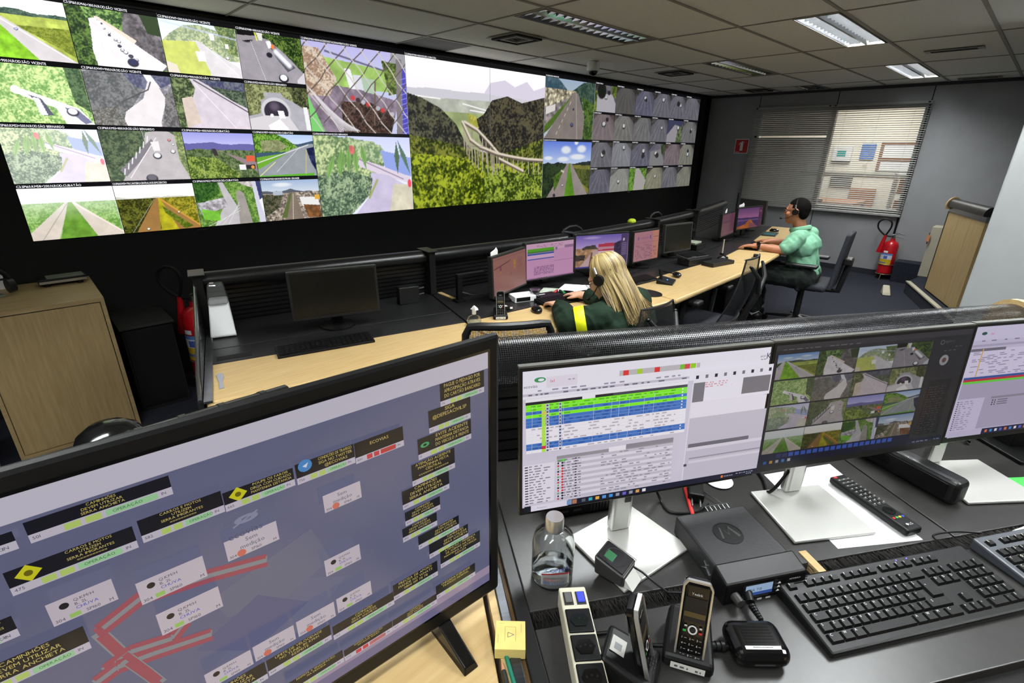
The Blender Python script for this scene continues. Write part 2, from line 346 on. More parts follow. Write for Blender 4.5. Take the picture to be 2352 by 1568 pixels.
def t_traffic():
    p = P(); p.tree(None,(48,66,44),(104,122,84),7,101); p.poly([(.55,.9),(.8,.95),(.96,.8),(1,.45),(1,-.1),(.1,-.1),(.2,.12)],(176,170,172),.08); p.tree([(0,1),(.55,1),(.5,.62),(.32,.42),(.1,.22),(0,.2)],(34,50,34),(84,102,66),8,103)
    p.poly([(.14,.2),(.34,.45),(.6,.78),(.62,.72),(.4,.36),(.2,.08)],(112,108,116)); p.tree([(.9,1),(1,1),(1,0),(.9,.4)],(78,96,52),(150,168,96),9,105); p.seg((.24,.05),(.66,.8),.012,(236,234,238))
    for i in range(7): p.seg((.18+.06*i,.12+.1*i),(.2+.06*i,.22+.1*i),.02,(226,224,230))
    p.poly([(.58,.72),(.68,.74),(.68,.56),(.6,.55)],(226,222,222)); p.car(.63,.46,.06,(235,235,240)); p.car(.84,.54,.035,(240,240,245)); p.car(.82,.76,.025,(226,120,120)); p.car(.5,.03,.08,(90,86,96)); p.car(.86,.68,.02); p.seg((.5,1),(.52,.7),.01,(180,180,180)); return p.over(.12)
def t_signs():
    p = P().sky((150,150,226),(214,214,246),.5); p.ridge(.72,.08,2.5,111,col=(104,102,164)); p.ridge(.58,.03,4,113,dark=(56,78,44),light=(124,140,96),tf=14); p.tree([(0,.45),(.4,.42),(.7,.1),(.7,-.1),(0,-.1)],(62,86,34),(156,176,84),9,115)
    p.poly([(.4,.58),(.5,.56),(1,.12),(1,.32),(.55,.52)],(150,128,134)); p.poly([(.85,.46),(.98,.46),(.98,.34),(.85,.34)],(222,96,66)); p.poly([(.72,.28),(.82,.28),(.82,.16),(.72,.16)],(236,234,236)); p.poly([(.83,.26),(.97,.28),(.97,.18),(.83,.18)],(44,40,48)); p.blob(.93,.22,.03,.04,(226,150,64)); p.poly([(.36,.6),(.42,.6),(.44,.46),(.38,.46)],(60,50,60)); p.seg((.2,.0),(.2,.3),.01,(190,194,150)); return p
def t_bend():
    p = P().sky((168,196,240),(226,234,246),.6); p.ridge(.74,.08,2,121,col=(64,88,112)); p.tree([(0,1),(.3,.98),(.55,.82),(.72,.64),(.6,.55),(0,.52)],(52,92,32),(134,182,68),8,123); p.tree([(.12,.78),(.4,.8),(.55,.66),(.4,.56),(.1,.56)],(120,126,86),(160,166,122),12,124)
    p.poly([(0,.22),(.6,.6),(.9,.72),(1,.72),(1,-.1),(0,-.1)],(150,156,162),.06); p.poly([(0,.42),(.4,.5),(.5,.5),(.0,.16)],(112,172,52)); p.poly([(0,.02),(.95,.06),(.95,-.1),(0,-.1)],(96,176,50)); p.seg((0,.3),(.9,.7),.02,(222,222,226)); p.seg((.02,.02),(.3,.32),.015,(236,234,140)); p.seg((.3,.1),(.75,.66),.008,(230,232,236)); p.tree([(.86,.62),(1,.66),(1,.1),(.92,.3)],(18,24,60),(54,60,104),8,125); p.seg((.8,.04),(.86,.6),.01,(230,210,80)); return p
def t_parallel(gold=False):
    p = P().sky((250,250,250),(226,234,238) if not gold else (246,240,226),.6); g = (96,140,62),(150,186,108)
    if gold: g = (92,92,18),(168,156,48); p.ridge(.69,.03,3,131,col=(196,196,186))
    p.tree([(0,.66),(1,.66),(1,0),(0,0)],*g,11,133)
    if gold: p.tree([(0,.66),(.5,.66),(.32,.1),(.22,0),(0,0)],(40,44,14),(104,108,38),9,134)
    rd = (198,188,176) if not gold else (150,112,62)
    p.poly([(.44,.66),(.48,.66),(.24,-.1),(-.2,-.1)] if not gold else [(.48,.66),(.51,.66),(.44,-.1),(.1,-.1)],rd,.06); p.poly([(.5,.66),(.54,.66),(1.1,-.1),(.72,-.1)],rd,.06); p.poly([(.47,.66),(.51,.66),(.72,-.1),(.26,-.1)] if not gold else [(.51,.66),(.53,.66),(.72,-.1),(.46,-.1)],(96,140,48) if not gold else (168,160,34),.25,10)
    p.seg((.53,.64),(1.02,.02),.03,(228,212,200) if not gold else (200,150,60)); p.seg((.46,.64),(.1,0),.01,(150,140,130))
    if gold: p.car(.3,.05,.025,(240,240,230)); p.car(.74,.35,.02,(235,225,200)); p.tree([(.54,.5),(.9,.05),(.78,0),(.56,.36)],(70,90,20),(120,130,40),9,137)
    else: p.haze((240,244,244),.55,.3,.75)
    return p
def t_bridge():
    p = P(); p.tree(None,(72,112,44),(136,172,84),8,141); p.poly([(.6,1),(1,1),(1,.72),(.7,.86)],(196,190,188),.3,20); p.poly([(.34,1),(.4,1),(.55,.5),(.7,0),(.2,0),(.42,.5)],(192,188,192),.06); p.poly([(0,.5),(.4,.6),(.45,.4),(.05,.25)],(176,172,178),.5,18); p.tree([(0,.95),(.34,.95),(.36,.7),(.12,.52),(0,.52)],(30,66,24),(72,116,48),10,143); p.poly([(.05,.38),(.3,.3),(.3,.1),(.06,.15)],(118,186,60),.2)
    p.poly([(.6,.7),(.66,.74),(.72,.66),(.78,0),(.58,0)],(158,152,146),.1); p.poly([(.86,1),(1,1),(1,0),(.9,0)],(206,206,222)); p.poly([(.92,1),(1,1),(1,.3),(.96,.4)],(60,62,112)); p.poly([(.94,.5),(1,.55),(1,.1)],(236,236,242))
    for i in range(4): p.seg((.1+.1*i,0),(.62,.3+.06*i),.008,(226,228,224))
    return p
def t_city():
    p = P().sky((150,176,216),(232,236,240),.55); p.blob(.35,.82,.2,.06,(246,248,250),.8,.8); p.ridge(.68,.05,3,151,col=(92,98,108)); p.poly([(0,.62),(1,.64),(1,0),(0,0)],(150,138,126),.9,26,153); p.tree([(0,.6),(.35,.6),(.25,.3),(0,.1)],(40,50,28),(110,104,84),12,155)
    p.poly([(.5,.64),(.55,.64),(.68,-.1),(.28,-.1)],(136,122,108),.08); p.poly([(.47,.62),(.5,.64),(.36,.05),(.26,.05)],(96,110,60)); p.poly([(.62,.52),(.96,.5),(.98,.28),(.66,.3)],(240,238,236)); p.poly([(.68,.34),(.98,.3),(1,.0),(.74,.02)],(128,86,52),.5,14); p.poly([(.9,.56),(1,.56),(1,.44),(.9,.44)],(228,178,70)); p.seg((.52,.6),(.46,0),.012,(226,218,204)); p.poly([(.18,.68),(.34,.68),(.34,.58),(.18,.58)],(180,190,206)); return p
TILES = [t_field,t_cars,t_hill,t_truck,t_viaduct,t_fog,t_descent,t_tunnel,t_leaves,t_traffic,t_signs,t_bend,t_parallel,lambda: t_parallel(True),t_bridge,t_city]

def t_fence():

    p = Pic(190,138); p.sky((178,172,220),(186,190,222),.72); p.poly([(0,.84),(1,.72),(1,.5),(0,.5)],(150,184,98),.2); p.seg((.2,.88),(.78,.74),.02,(96,92,120)); p.poly([(0,.55),(.5,.5),(.9,.4),(.8,0),(0,0)],(126,112,128),.4,12,161)
    p.tree([(.3,.35),(.6,.36),(.85,.2),(.8,0),(.3,0)],(38,28,24),(96,72,64),14,163); p.poly([(.85,1),(1,1),(1,.8),(.84,.84)],(150,150,156)); p.tree([(.74,.86),(.9,.84),(.92,.5),(.8,.46)],(52,66,30),(118,138,72),12,165); p.poly([(.9,.9),(.96,.9),(.98,0),(.86,0)],(122,116,120)); p.poly([(.96,.8),(1,.8),(1,0),(.93,0)],(76,72,176))
    for i in range(12): p.seg((.93,.06*i),(1,.06*i+.03),.008,(140,140,220))
    p.poly([(.36,.72),(.42,.72),(.46,.5),(.4,.5)],(226,226,232)); p.poly([(.44,.66),(.52,.66),(.54,.5),(.46,.5)],(206,208,216)); p.poly([(.52,.64),(.66,.63),(.66,.46),(.54,.48)],(166,188,166)); p.tree([(0,.9),(.14,.9),(.28,.6),(.2,.4),(0,.4)],(150,120,100),(212,196,176),14,167); p.poly([(.0,.4),(.12,0),(.0,0)],(120,196,110)); p.seg((.62,.1),(.66,.6),.02,(104,88,72))
    for i in range(9): p.blob(.42+.05*i,.4-.02*i,.025,.03,((196,60,62),(60,44,48),(180,180,190))[i%3],.9)
    for i in range(-3,9):
        x = i*.17; Q = [(x+.62*k/8+.012*math.sin(2.4*k+i),1-k/8) for k in range(9)]; Q2 = [(x+.62-.66*k/8+.012*math.sin(2.1*k+i),1.04-.94*k/8) for k in range(9)]
        for a_,b_ in zip(Q,Q[1:]): p.seg(a_,b_,.013,(196,190,184))
        for a_,b_ in zip(Q2,Q2[1:]): p.seg(a_,b_,.012,(92,80,76))
    for i in range(10): p.seg((.0+.03*i,.5-.04*i),(.28+.02*i,.02),.012,(206,202,206))
    return p
def t_leaves2():
    p = t_leaves(.06); return p
def t_big():
    p = Pic(320,232,1.39); p.sky((252,250,246),(226,224,236),.6); p.poly([(0,.72),(1,.78),(1,.5),(0,.5)],(176,178,176),.2,14,171)
    m = p.V < .79+.02*vnoise(p.U*6,p.V*0,172); p.put(m,(198,196,204)); p.poly([(.55,.88),(.66,.91),(.74,.87),(.84,.92),(.9,.86),(1,.9),(1,.78),(.5,.8)],(208,202,218)); p.poly([(0,.74),(1,.76),(1,.5),(0,.5)],(172,176,164),.22,12,173); p.poly([(.2,.66),(.6,.66),(.62,.4),(.2,.4)],(146,158,110),.25,10,174)
    for (a,b,c,d) in ((.35,.72,.55,.68),(.62,.74,.95,.72),(.0,.75,.2,.74),(.4,.68,.56,.665)): p.seg((a,b),(c,d),.008,(244,240,240))
    D,L = (34,34,34),(92,92,70)
    p.tree([(0,.76),(.08,.74),(.2,.68),(.3,.58),(.36,.46),(.5,.3),(0,.2)],D,L,16,175,3.4); p.tree([(.44,.62),(.5,.66),(.56,.76),(.68,.8),(.8,.76),(1,.82),(1,.2),(.6,.2),(.46,.5)],(32,30,30),(86,82,60),16,177,3.4)
    p.tree([(0,.5),(.3,.44),(.6,.36),(1,.5),(1,0),(0,0)],(36,46,16),(124,128,52),13,179,3.0); p.tree([(0,.38),(.25,.36),(.6,.3),(1,.3),(1,0),(0,0)],(40,54,8),(160,172,46),12,181,3.0); p.tree([(.5,.3),(.75,.22),(1,.28),(1,0),(.5,0)],(40,56,14),(150,166,62),14,183)
    p.tree([(.38,.66),(.44,.64),(.46,.56),(.4,.56)],(150,150,60),(190,184,90),10,185)
    def deck(pts,col=(212,200,184)):
        for a,b in zip(pts,pts[1:]): p.seg((a[0],a[1]-.012),(b[0],b[1]-.012),.02,(96,84,76)); p.seg(a,b,.018,col)
    for pts in ([(.36,.6),(.45,.55),(.54,.46),(.62,.37)],[(.345,.6),(.4,.48),(.47,.43),(.6,.38),(.72,.355),(.85,.335),(1,.325)]):
        for i in range(len(pts)-1):
            for t in (.1,.4,.7):
                x = pts[i][0]*(1-t)+pts[i+1][0]*t; y = pts[i][1]*(1-t)+pts[i+1][1]*t; p.seg((x,y),(x+.005,y-.12-.06*(x<.6)),.01,(168,156,142))
    deck([(.36,.6),(.45,.55),(.54,.46),(.62,.37)]); deck([(.345,.6),(.4,.48),(.47,.43),(.6,.38),(.72,.355),(.85,.335),(1,.325)]); deck([(.62,.34),(.82,.24)])
    p.seg((.545,1),(.545,.5),.003,(120,118,120),.7); p.seg((0,.43),(1,.43),.003,(60,58,50),.5); return p
def t_town():
    p = Pic(120,92).sky((168,190,216),(196,206,216),.6); p.tree([(0,1),(.2,1),(.42,.8),(.3,.74),(0,.74)],(60,88,104),(98,122,132),6,191); p.tree([(.5,.78),(.75,.95),(1,.98),(1,.4),(.8,.45)],(44,66,60),(86,110,92),7,193); p.poly([(0,.8),(.6,.8),(.6,.3),(0,.3)],(186,176,150),.9,22,195); p.poly([(0,.5),(.3,.6),(.5,.7),(.3,.3),(0,.2)],(150,142,142),.5,14)
    p.poly([(.52,.76),(.64,.76),(.82,.35),(.82,0),(0,0)],(140,130,126),.08); p.poly([(.46,.66),(.54,.74),(.1,.16),(0,.08),(0,.2)],(86,116,46),.25); p.tree([(.72,.72),(1,.6),(1,0),(.78,0),(.8,.35)],(40,66,26),(96,126,56),9,197); p.poly([(.02,.5),(.2,.56),(.2,.46),(.02,.38)],(236,230,226))
    p.seg((.56,.75),(.25,0),.012,(160,140,110)); p.seg((.6,.75),(.66,0),.02,(176,168,160)); p.car(.56,.5,.02,(60,62,84)); p.car(.54,.24,.035,(90,96,140)); p.car(.74,.62,.012)
    for i in range(6): p.seg((.5-.05*i,.62-.1*i),(.48-.05*i,.57-.1*i),.01,(236,232,226))
    return p
def t_blue():
    p = Pic(120,92).sky((92,124,226),(206,222,246),.55)
    for x,y,rx,ry in ((.45,.82,.12,.08),(.78,.84,.12,.08),(.1,.68,.1,.04),(.4,.66,.14,.05),(.7,.7,.2,.06),(.66,.95,.05,.05)): p.blob(x,y,rx,ry,(240,244,250),.95,.7)
    p.ridge(.6,.05,2.5,201,dark=(26,34,38),light=(46,56,54)); p.tree([(0,.56),(.5,.58),(.2,.1),(.1,0),(0,0)],(22,34,24),(52,72,38),9,203); p.poly([(.55,.56),(1,.54),(1,.0),(.9,.08)],(126,124,52),.3); p.tree([(.62,.5),(1,.46),(1,.1),(.84,.2)],(48,62,24),(96,104,44),10,205)
    p.poly([(.49,.59),(.525,.59),(.44,-.1),(.02,-.1)],(150,136,132),.08); p.poly([(.545,.59),(.57,.59),(1.0,-.05),(.66,-.1)],(150,140,138),.08); p.poly([(.525,.59),(.545,.59),(.7,-.1),(.44,-.1)],(92,142,34),.25); p.tree([(.2,.35),(.42,.5),(.3,.2),(.24,.1)],(40,66,20),(92,124,40),10,207); p.car(.24,.03,.03,(50,50,70)); p.car(.4,.2,.02); p.seg((.37,.46),(.42,.44),.03,(222,214,196)); return p
def t_small(i):
    rr = np.random.RandomState(300+i); p = Pic(44,32); green = i in (0,10,14,19)[:1]+(10,20)
    base = (118,114,110); p.I[:] = (78,76,74); p.tree(None,(52,50,50),(96,92,90),4,300+i)
    sx = rr.rand()*.3+.25; p.poly([(sx-.04,1),(sx+.3,1),(1.5,.25),(1.5,-.1),(-.5,-.1),(-.5,.2)],(146+rr.randint(-34,30),)*2+(144,),.12,4,330+i,.8); p.put(np.clip((p.U-.62-.5*(1-p.V))*1.6,0,.75),(44,42,42))
    for k in range(9):
        a = -.1+.14*k; p.seg((sx+.06+.016*k,.95),(a,-.05),.03,((212,210,206),(96,92,90))[k%2],.32)
    if i == 0: p.poly([(0,.62),(.8,.62),(1,.3),(1,0),(0,0)],(206,202,212)); p.blob(.3,.72,.22,.3,(30,34,28)); p.tree([(.72,1),(1,1),(1,.5),(.8,.6)],(60,82,30),(140,160,60),6,311); p.tree([(0,.7),(.1,.7),(.1,0),(0,0)],(60,84,30),(150,170,70),6,312)
    if i == 1: p.over(.5,(70,66,68))
    if i == 10: p.I[:] = (74,78,108); p.poly([(.0,.3),(.45,.75),(.7,.7),(.6,0),(0,0)],(178,172,178)); p.tree([(.7,.6),(1,.8),(1,0),(.6,0)],(60,76,50),(136,150,110),6,313)
    if i == 20: p.tree(None,(66,110,36),(140,184,76),6,314); p.poly([(.35,.95),(.5,.95),(1,.4),(.9,0),(.3,0)],(196,190,188))
    if i in (13,19): p.over(.25,(225,232,240))
    if i in (6,16): p.over(.2,(190,130,130))
    if i in (15,): p.poly([(.1,.6),(.7,.7),(1,.2),(1,0),(.1,0)],(150,150,152)); p.tree([(.7,.9),(1,.9),(1,.4),(.8,.5)],(50,64,44),(90,104,70),5,315)
    for k in range(rr.randint(0,3)): p.car(.4+.3*rr.rand(),.4+.35*rr.rand(),.06+.05*rr.rand(),((232,232,232),(60,50,50),(210,210,214))[k%3])
    return p
# ---------------------------------------------------------------- materials
def wood(name, c1, c2, rough=0.45, axis=0, sc=6.0):
    if name in MATS: return MATS[name]
    st = [14,14,14]; st[axis] = 1.0
    return mat(name, c1, rough, noise=0.2, rgb2=c2, scale=sc, stretch=tuple(st), bump=0.03)
M_MAPLE = wood('maple_laminate',(194,167,118),(178,150,102),0.42,0)
M_OAKV = wood('pale_oak_laminate',(178,154,110),(160,136,92),0.5,2)
M_OAKH = wood('pale_oak_top',(176,152,110),(160,138,96),0.5,0)
M_BLK = mat('black_plastic',(13,13,14),0.45,spec=.3,noise=0.1,scale=40)
mat('key_black',(14,14,15),.5,spec=.25)
M_BLKG = mat('gloss_black',(12,12,13),0.14)
M_BLKM = mat('matt_black_panel',(22,22,23),0.38,noise=0.12,scale=30,bump=0.02)
M_DESKB = mat('black_desk_laminate',(26,26,27),0.34,noise=0.1,scale=60,bump=0.02)
M_DESKF = mat('near_desk_sheen_laminate',(44,43,42),0.34,noise=0.1,scale=60,bump=0.02)  # black laminate lightened: sheen of the ceiling tubes put into the colour
M_DARKG = mat('dark_grey_plastic',(50,50,49),0.45,noise=0.06,scale=30)
M_BEZ = mat('charcoal_bezel',(26,26,26),0.4)
M_BEZE = mat('grey_bezel_edge',(86,86,82),0.4)
M_SILV = mat('brushed_silver',(200,200,198),0.3,0.85,noise=0.05,scale=20,stretch=(1,20,1))
M_PLATE = mat('silver_white_plate',(196,196,192),0.36,0.35,noise=0.03,scale=12)
M_CHROME = mat('steel_trim',(150,152,155),0.25,0.9,noise=0.1,scale=15)
M_TRIMD = mat('dark_steel_trim',(74,76,80),0.28,0.8,noise=0.25,scale=8,stretch=(1,30,1))
M_HOOD = mat('smoked_hood',(96,98,98),0.06,alpha=0.5,coat=0.5)
M_WHITE = mat('white_plastic',(228,230,232),0.4,noise=0.03,scale=15)
M_PAPER = mat('paper',(236,236,238),0.8,noise=0.03,scale=10)
M_BEIGE = mat('beige_paint',(176,170,150),0.55,noise=0.05,scale=8)
M_WALL = mat('grey_wall_laminate',(148,149,151),0.62,noise=0.05,scale=5,bump=0.02)
M_JOINT = mat('dark_joint',(24,24,26),0.6,noise=0.05)
M_CEIL = mat('ceiling_fibre',(236,235,226),0.9,noise=0.03,scale=60,bump=0.12)
M_TBAR = mat('ceiling_grid',(150,146,134),0.6,noise=0.05)
M_PILL = mat('pillar_paint',(172,176,176),0.55,noise=0.04,scale=4,bump=0.02)
M_CARP = mat('navy_carpet',(34,37,52),0.95,noise=0.4,rgb2=(16,18,28),scale=30,stretch=(1,5,1),bump=0.5)
M_CARP2 = mat('navy_step_carpet',(30,34,50),0.95,noise=0.3,rgb2=(16,18,30),scale=60,bump=0.5)
M_RED = mat('extinguisher_red',(176,18,28),0.3,coat=0.3)
M_GLASS = mat('window_glass',(255,255,255),0.02,trans=1.0,ior=1.0,alpha=0.12,spec=0.3)
M_BOTTLE = mat('bottle_glass',(250,252,252),0.03,trans=1.0,ior=1.32)
M_CLEAR = mat('clear_plastic',(235,240,240),0.06,trans=1.0,ior=1.15,alpha=0.4)
M_BLIND = mat('blind_slat',(156,157,154),0.5,noise=0.04)
M_FLATBLK = mat('flat_black',(10,10,11),0.75,noise=0.2,scale=12)  # plain flat black finish shared by the black panels
M_PRINT = print_mat('printed_sheet')
M_SKIN = mat('skin',(168,112,84),0.55,noise=0.06,scale=25)
M_SKINF = mat('skin_pale',(206,158,132),0.55,noise=0.05,scale=25)

XE, ZC = 8.37, 2.39
# ---------------------------------------------------------------- room shell
struct(B('floor', M_CARP, None, [(-2.6,XE+.2,-3.6,4.7,-.1,0)]))
struct(B('wall_back', M_FLATBLK, None, [(-2.6,XE+.2,4.62,4.75,0,2.6)]))
M_PALE = mat('pale_wall_paint',(214,214,210),0.7,noise=0.03)  # unseen walls made this pale to bounce more light to the ceiling
struct(B('wall_left', M_PALE, None, [(-2.75,-2.6,-3.6,4.75,0,2.6)]))
struct(B('wall_front', M_PALE, None, [(-2.75,XE+.2,-3.75,-3.6,0,2.6)]))
# end wall with the window opening; laminated panels stand proud of it with dark joints between
WY0,WY1,WZ0,WZ1,WMID = 1.29,3.30,0.85,2.15,2.32
wr = struct(B('wall_right', M_JOINT, None, [(XE+.015,XE+.12,-3.6,WY0,0,2.6),(XE+.015,XE+.12,WY1,4.7,0,2.6),(XE+.015,XE+.12,WY0,WY1,0,WZ0),(XE+.015,XE+.12,WY0,WY1,WZ1,2.6)]))
def wpan(y0,y1,z0,z1): B('wall_panel', M_WALL, wr, [(XE,XE+.016,y0,y1,z0,z1)])
g = .006
for y0,y1 in ((-3.6,-2.4),(-2.4,-1.2),(-1.2,0.0),(0.0,1.275)): wpan(y0+g,y1-g,.07,ZC)
wpan(3.33+g,4.1,.07,ZC)
for y0,y1 in ((1.275,2.30),(2.30,3.33)): wpan(y0+g,y1-g,.07,WZ0-.01); wpan(y0+g,y1-g,WZ1+.01,ZC)
struct(B('baseboard_right', mat('dark_baseboard',(40,42,50),0.5), None, [(XE-.012,XE+.002,1.16,4.1,0,.07)]))
struct(B('trim_1', mat('dark_cornice',(52,52,58),0.6), None, [(XE-.02,XE+.0,-3.5,4.1,ZC-.035,ZC)]))
for i,(a,b) in enumerate(((WY0,WMID),(WMID,WY1))):
    wn = struct(B('window_%d'%(i+1), mat('window_frame_grey',(176,176,172),0.5), None, [(XE+.02,XE+.1,a,a+.03,WZ0,WZ1),(XE+.02,XE+.1,b-.03,b,WZ0,WZ1),(XE+.02,XE+.1,a+.03,b-.03,WZ0,WZ0+.03),(XE+.02,XE+.1,a+.03,b-.03,WZ1-.03,WZ1)]))
    B('window_pane', M_GLASS, wn, [(XE+.055,XE+.06,a+.03,b-.03,WZ0+.03,WZ1-.03)])
# pillar
struct(B('wall_pillar', M_PILL, None, [(5.0,5.55,-.7,.227,0,ZC)], bevel=.01))
# carpeted step with a metal nosing, on the right towards the end wall
st = MB(); sp = [(7.55,.885),(6.05,.30),(5.6,-.2),(5.6,-3.5),(XE-.03,-3.5),(XE-.03,.80)]
st.prism(sp,0,.13); stp = struct(st.build('floor_step', M_CARP2))
nz = MB(); nz.prism([(7.56,.895),(6.04,.305),(6.05,.26),(7.57,.85)],.13,.145); nz.build('nosing', M_BEIGE, stp)
B('carpet_upstand', M_CARP2, stp, [(XE-.28,XE-.035,.72,1.13,.0,.265)])

# ---------------------------------------------------------------- ceiling of separate panels on a grid
cl = struct(B('ceiling', mat('plenum_dark',(40,40,38),0.9), None, [(-2.6,XE+.1,-3.6,4.7,2.52,2.6)]))
GX = [3.885+1.29*k for k in range(-5,4)]; GX = [-2.58]+[x for x in GX if -2.5 < x < 8.3]+[XE]
GY = [1.15+.6265*k for k in range(-7,5)]; GY = [-3.58]+[y for y in GY if -3.5 < y < 3.8]+[4.1]
LUM_LIT = [(3.885,1.15),(6.465,1.15),(1.305,1.15),(1.305,-.103),(3.885,-.103),(-1.275,-.103),(-1.275,1.15),(1.305,-1.356),(3.885,-1.356)]  # all past the first pair are unseen; the rearmost pair is added for bounce
LUM_OFF = [(2.595,2.403),(5.175,2.403),(7.755,2.403),(.015,2.403)]
LW = .29
def near(a,b): return abs(a[0]-b[0]) < .02 and abs(a[1]-b[1]) < .02
for i in range(len(GX)-1):
    for j in range(len(GY)-1):
        x0,x1,y0,y1 = GX[i]+.008,GX[i+1]-.008,GY[j]+.008,GY[j+1]-.008
        if any(near((GX[i],GY[j]),q) for q in LUM_LIT+LUM_OFF): y0 += LW
        if y1-y0 < .03 or x1-x0 < .03: continue
        if j == len(GY)-2 and 2.5 < GX[i] < 2.7:
            B('ceiling_panel', M_CEIL, cl, [(x0+.5,x1,y0,y1,ZC+.002,ZC+.018)]); B('louvre_panel', mat('dark_louvre',(86,86,84),0.7,noise=.1), cl, [(x0,x0+.49,y0,y1,ZC+.005,ZC+.018)]); continue
        B('ceiling_panel', M_CEIL, cl, [(x0,x1,y0,y1,ZC+.002,ZC+.018)])
for y in GY[1:-1]: B('grid_bar', M_TBAR, cl, [(-2.58,XE,y-.011,y+.011,ZC-.004,ZC+.001)])
for x in GX[1:-1]: B('grid_bar', M_TBAR, cl, [(x-.007,x+.007,-3.58,4.1,ZC-.003,ZC+.0015)])

# ---------------------------------------------------------------- ceiling luminaires with parabolic louvres
M_REFL = mat('mirror_louvre',(205,208,214),0.12,0.95)
M_TUBE = mat('fluorescent_tube_off',(215,218,220),0.3)
M_TUBEON = mat('fluorescent_tube_lit',(255,255,255),0.3,emit=(248,252,255),estr=40.0)
def luminaire(x0,y0,x1,lit,label,grp):
    L = x1-x0-.03; t = thing('ceiling_luminaire',label,'luminaire',((x0+x1)/2,y0+.012+LW/2,ZC),0,grp); W = LW-.02
    h = MB(); h.box2(-L/2,L/2,-W/2,-W/2+.008,-.004,.1); h.box2(-L/2,L/2,W/2-.008,W/2,-.004,.1); h.box2(-L/2,-L/2+.01,-W/2,W/2,-.004,.1); h.box2(L/2-.01,L/2,-W/2,W/2,-.004,.1); h.box2(-L/2,L/2,-W/2,W/2,.1,.105)
    h.build('housing', M_TBAR, t)
    r = MB()
    r.extr([(-.03,.03),(-.008,0),(.008,0),(.03,.03)],(-L/2+.01,0,.0),(L/2-.01,0,.0))
    for s in (-1,1): r.extr([(s*W/2*.98,0),(s*(W/2-.012),0),(s*(W/2-.02),.06),(s*W/2*.98,.06)],(-L/2+.01,0,0),(L/2-.01,0,0))
    r.build('reflector', M_REFL, t)
    bl = MB(); bl.extr([(-.008,.028),(0,0),(.008,.028)],(0,-W/4+.028,.0),(0,W/4-.028,.0)); bm_ = bl.mesh('cross_blade', M_REFL)
    n = 15
    for k in range(n):
        for s in (-1,1): obj('cross_blade', bm_, t, ((k+.5)/n*(L-.04)-(L-.04)/2, s*W/4, .004))
    for s in (-1,1):
        if lit: B('lamp_strip', mat('lamp_strip_lit',(255,255,255),.5,emit=(244,250,255),estr=5.0), t, [(-L/2+.03,L/2-.03,s*W/4-.048,s*W/4+.048,.052,.054)])  # added glowing strip, stands in for the brightness of the lit reflector
        tb = MB(); tb.cyl((-L/2+.03,s*W/4,.07),(L/2-.03,s*W/4,.07),.013,n=10); tb.build('tube', M_TUBEON if lit else M_TUBE, t, True)
        if lit:
            ld = bpy.data.lights.new('tube_light','AREA'); ld.shape = 'RECTANGLE'; ld.size = L-.06; ld.size_y = .085; ld.energy = TUBE_W; ld.color = (0.97,1.0,0.98)
            lo = bpy.data.objects.new('tube_light', ld); COL.objects.link(lo); lo.parent = t; lo.location = (0,s*W/4,.048)
for k,(x,y) in enumerate(LUM_LIT):
    lab = {0:'lit louvred fluorescent luminaire in the ceiling above the empty mesh chair',1:'lit louvred fluorescent luminaire close to the window wall'}.get(k,'lit louvred luminaire over the near desks')
    luminaire(x,y,x+1.29,True,lab,None if k < 2 else 'lit luminaires over the near desks')
for k,(x,y) in enumerate(LUM_OFF):
    lab = ('unlit louvred luminaire beside the square air diffuser with the black gap','unlit louvred luminaire between the dome camera and the lit fixtures','unlit luminaire cut short by the window wall','unlit luminaire near the left end of the video wall')[k]
    luminaire(x,y,min(x+1.29,XE),False,lab,None)
# air diffusers, grilles, dome camera
M_VENT = mat('vent_grey',(140,138,128),0.5); M_VDK = mat('vent_dark',(30,30,30),0.7)
def diffuser(x,y,s,label):
    t = thing('air_diffuser',label,'air vent',(x,y,ZC-.004)); m = MB()
    m.prism([(-s,-s),(s,-s),(s,s),(-s,s)],-.004,-.001); m.build('plate', M_VENT, t)
    for k,q in enumerate((.82,.55,.28)):
        f = MB(); a = s*q; i_ = a-.022
        for (p,r_) in (((-a,-a),(a,-i_)),((-a,i_),(a,a)),((-a,-i_),(-i_,i_)),((i_,-i_),(a,i_))): f.box2(p[0],r_[0],p[1],r_[1],-.016+.003*k,-.003)
        f.build('louvre_ring', M_VENT if k % 2 else M_VDK, t)
diffuser(3.10,3.17,.17,'square air diffuser with a dark gap in the ceiling near the video wall')
diffuser(5.60,3.20,.17,'square air diffuser behind the dome camera')
diffuser(7.88,3.18,.17,'square air diffuser near the corner of the window wall')
def grille(x,y,label):
    t = thing('air_grille',label,'air vent',(x,y,ZC-.003)); B('frame', M_VENT, t, [(-.06,.06,-.19,.19,-.006,-.001)])
    for k in range(3): B('slot', M_VDK, t, [(-.035+.028*k,-.02+.028*k,-.15,.15,-.008,-.006)])
grille(5.84,.84,'linear air grille in the ceiling beside the first lit luminaire'); grille(8.12,.86,'linear air grille beside the window wall')
t = thing('dome_camera','white dome security camera hanging under the ceiling','camera',(4.40,3.42,ZC))
d = MB(); d.lathe([(.05,-.003),(.062,-.02),(.062,-.07),(.055,-.085),(.0,-.085)],20); d.build('housing', M_WHITE, t, True)
d = MB(); d.ell((0,0,-.083),(.048,.048,.045),18,10); d.build('dome', M_BLKG, t, True)

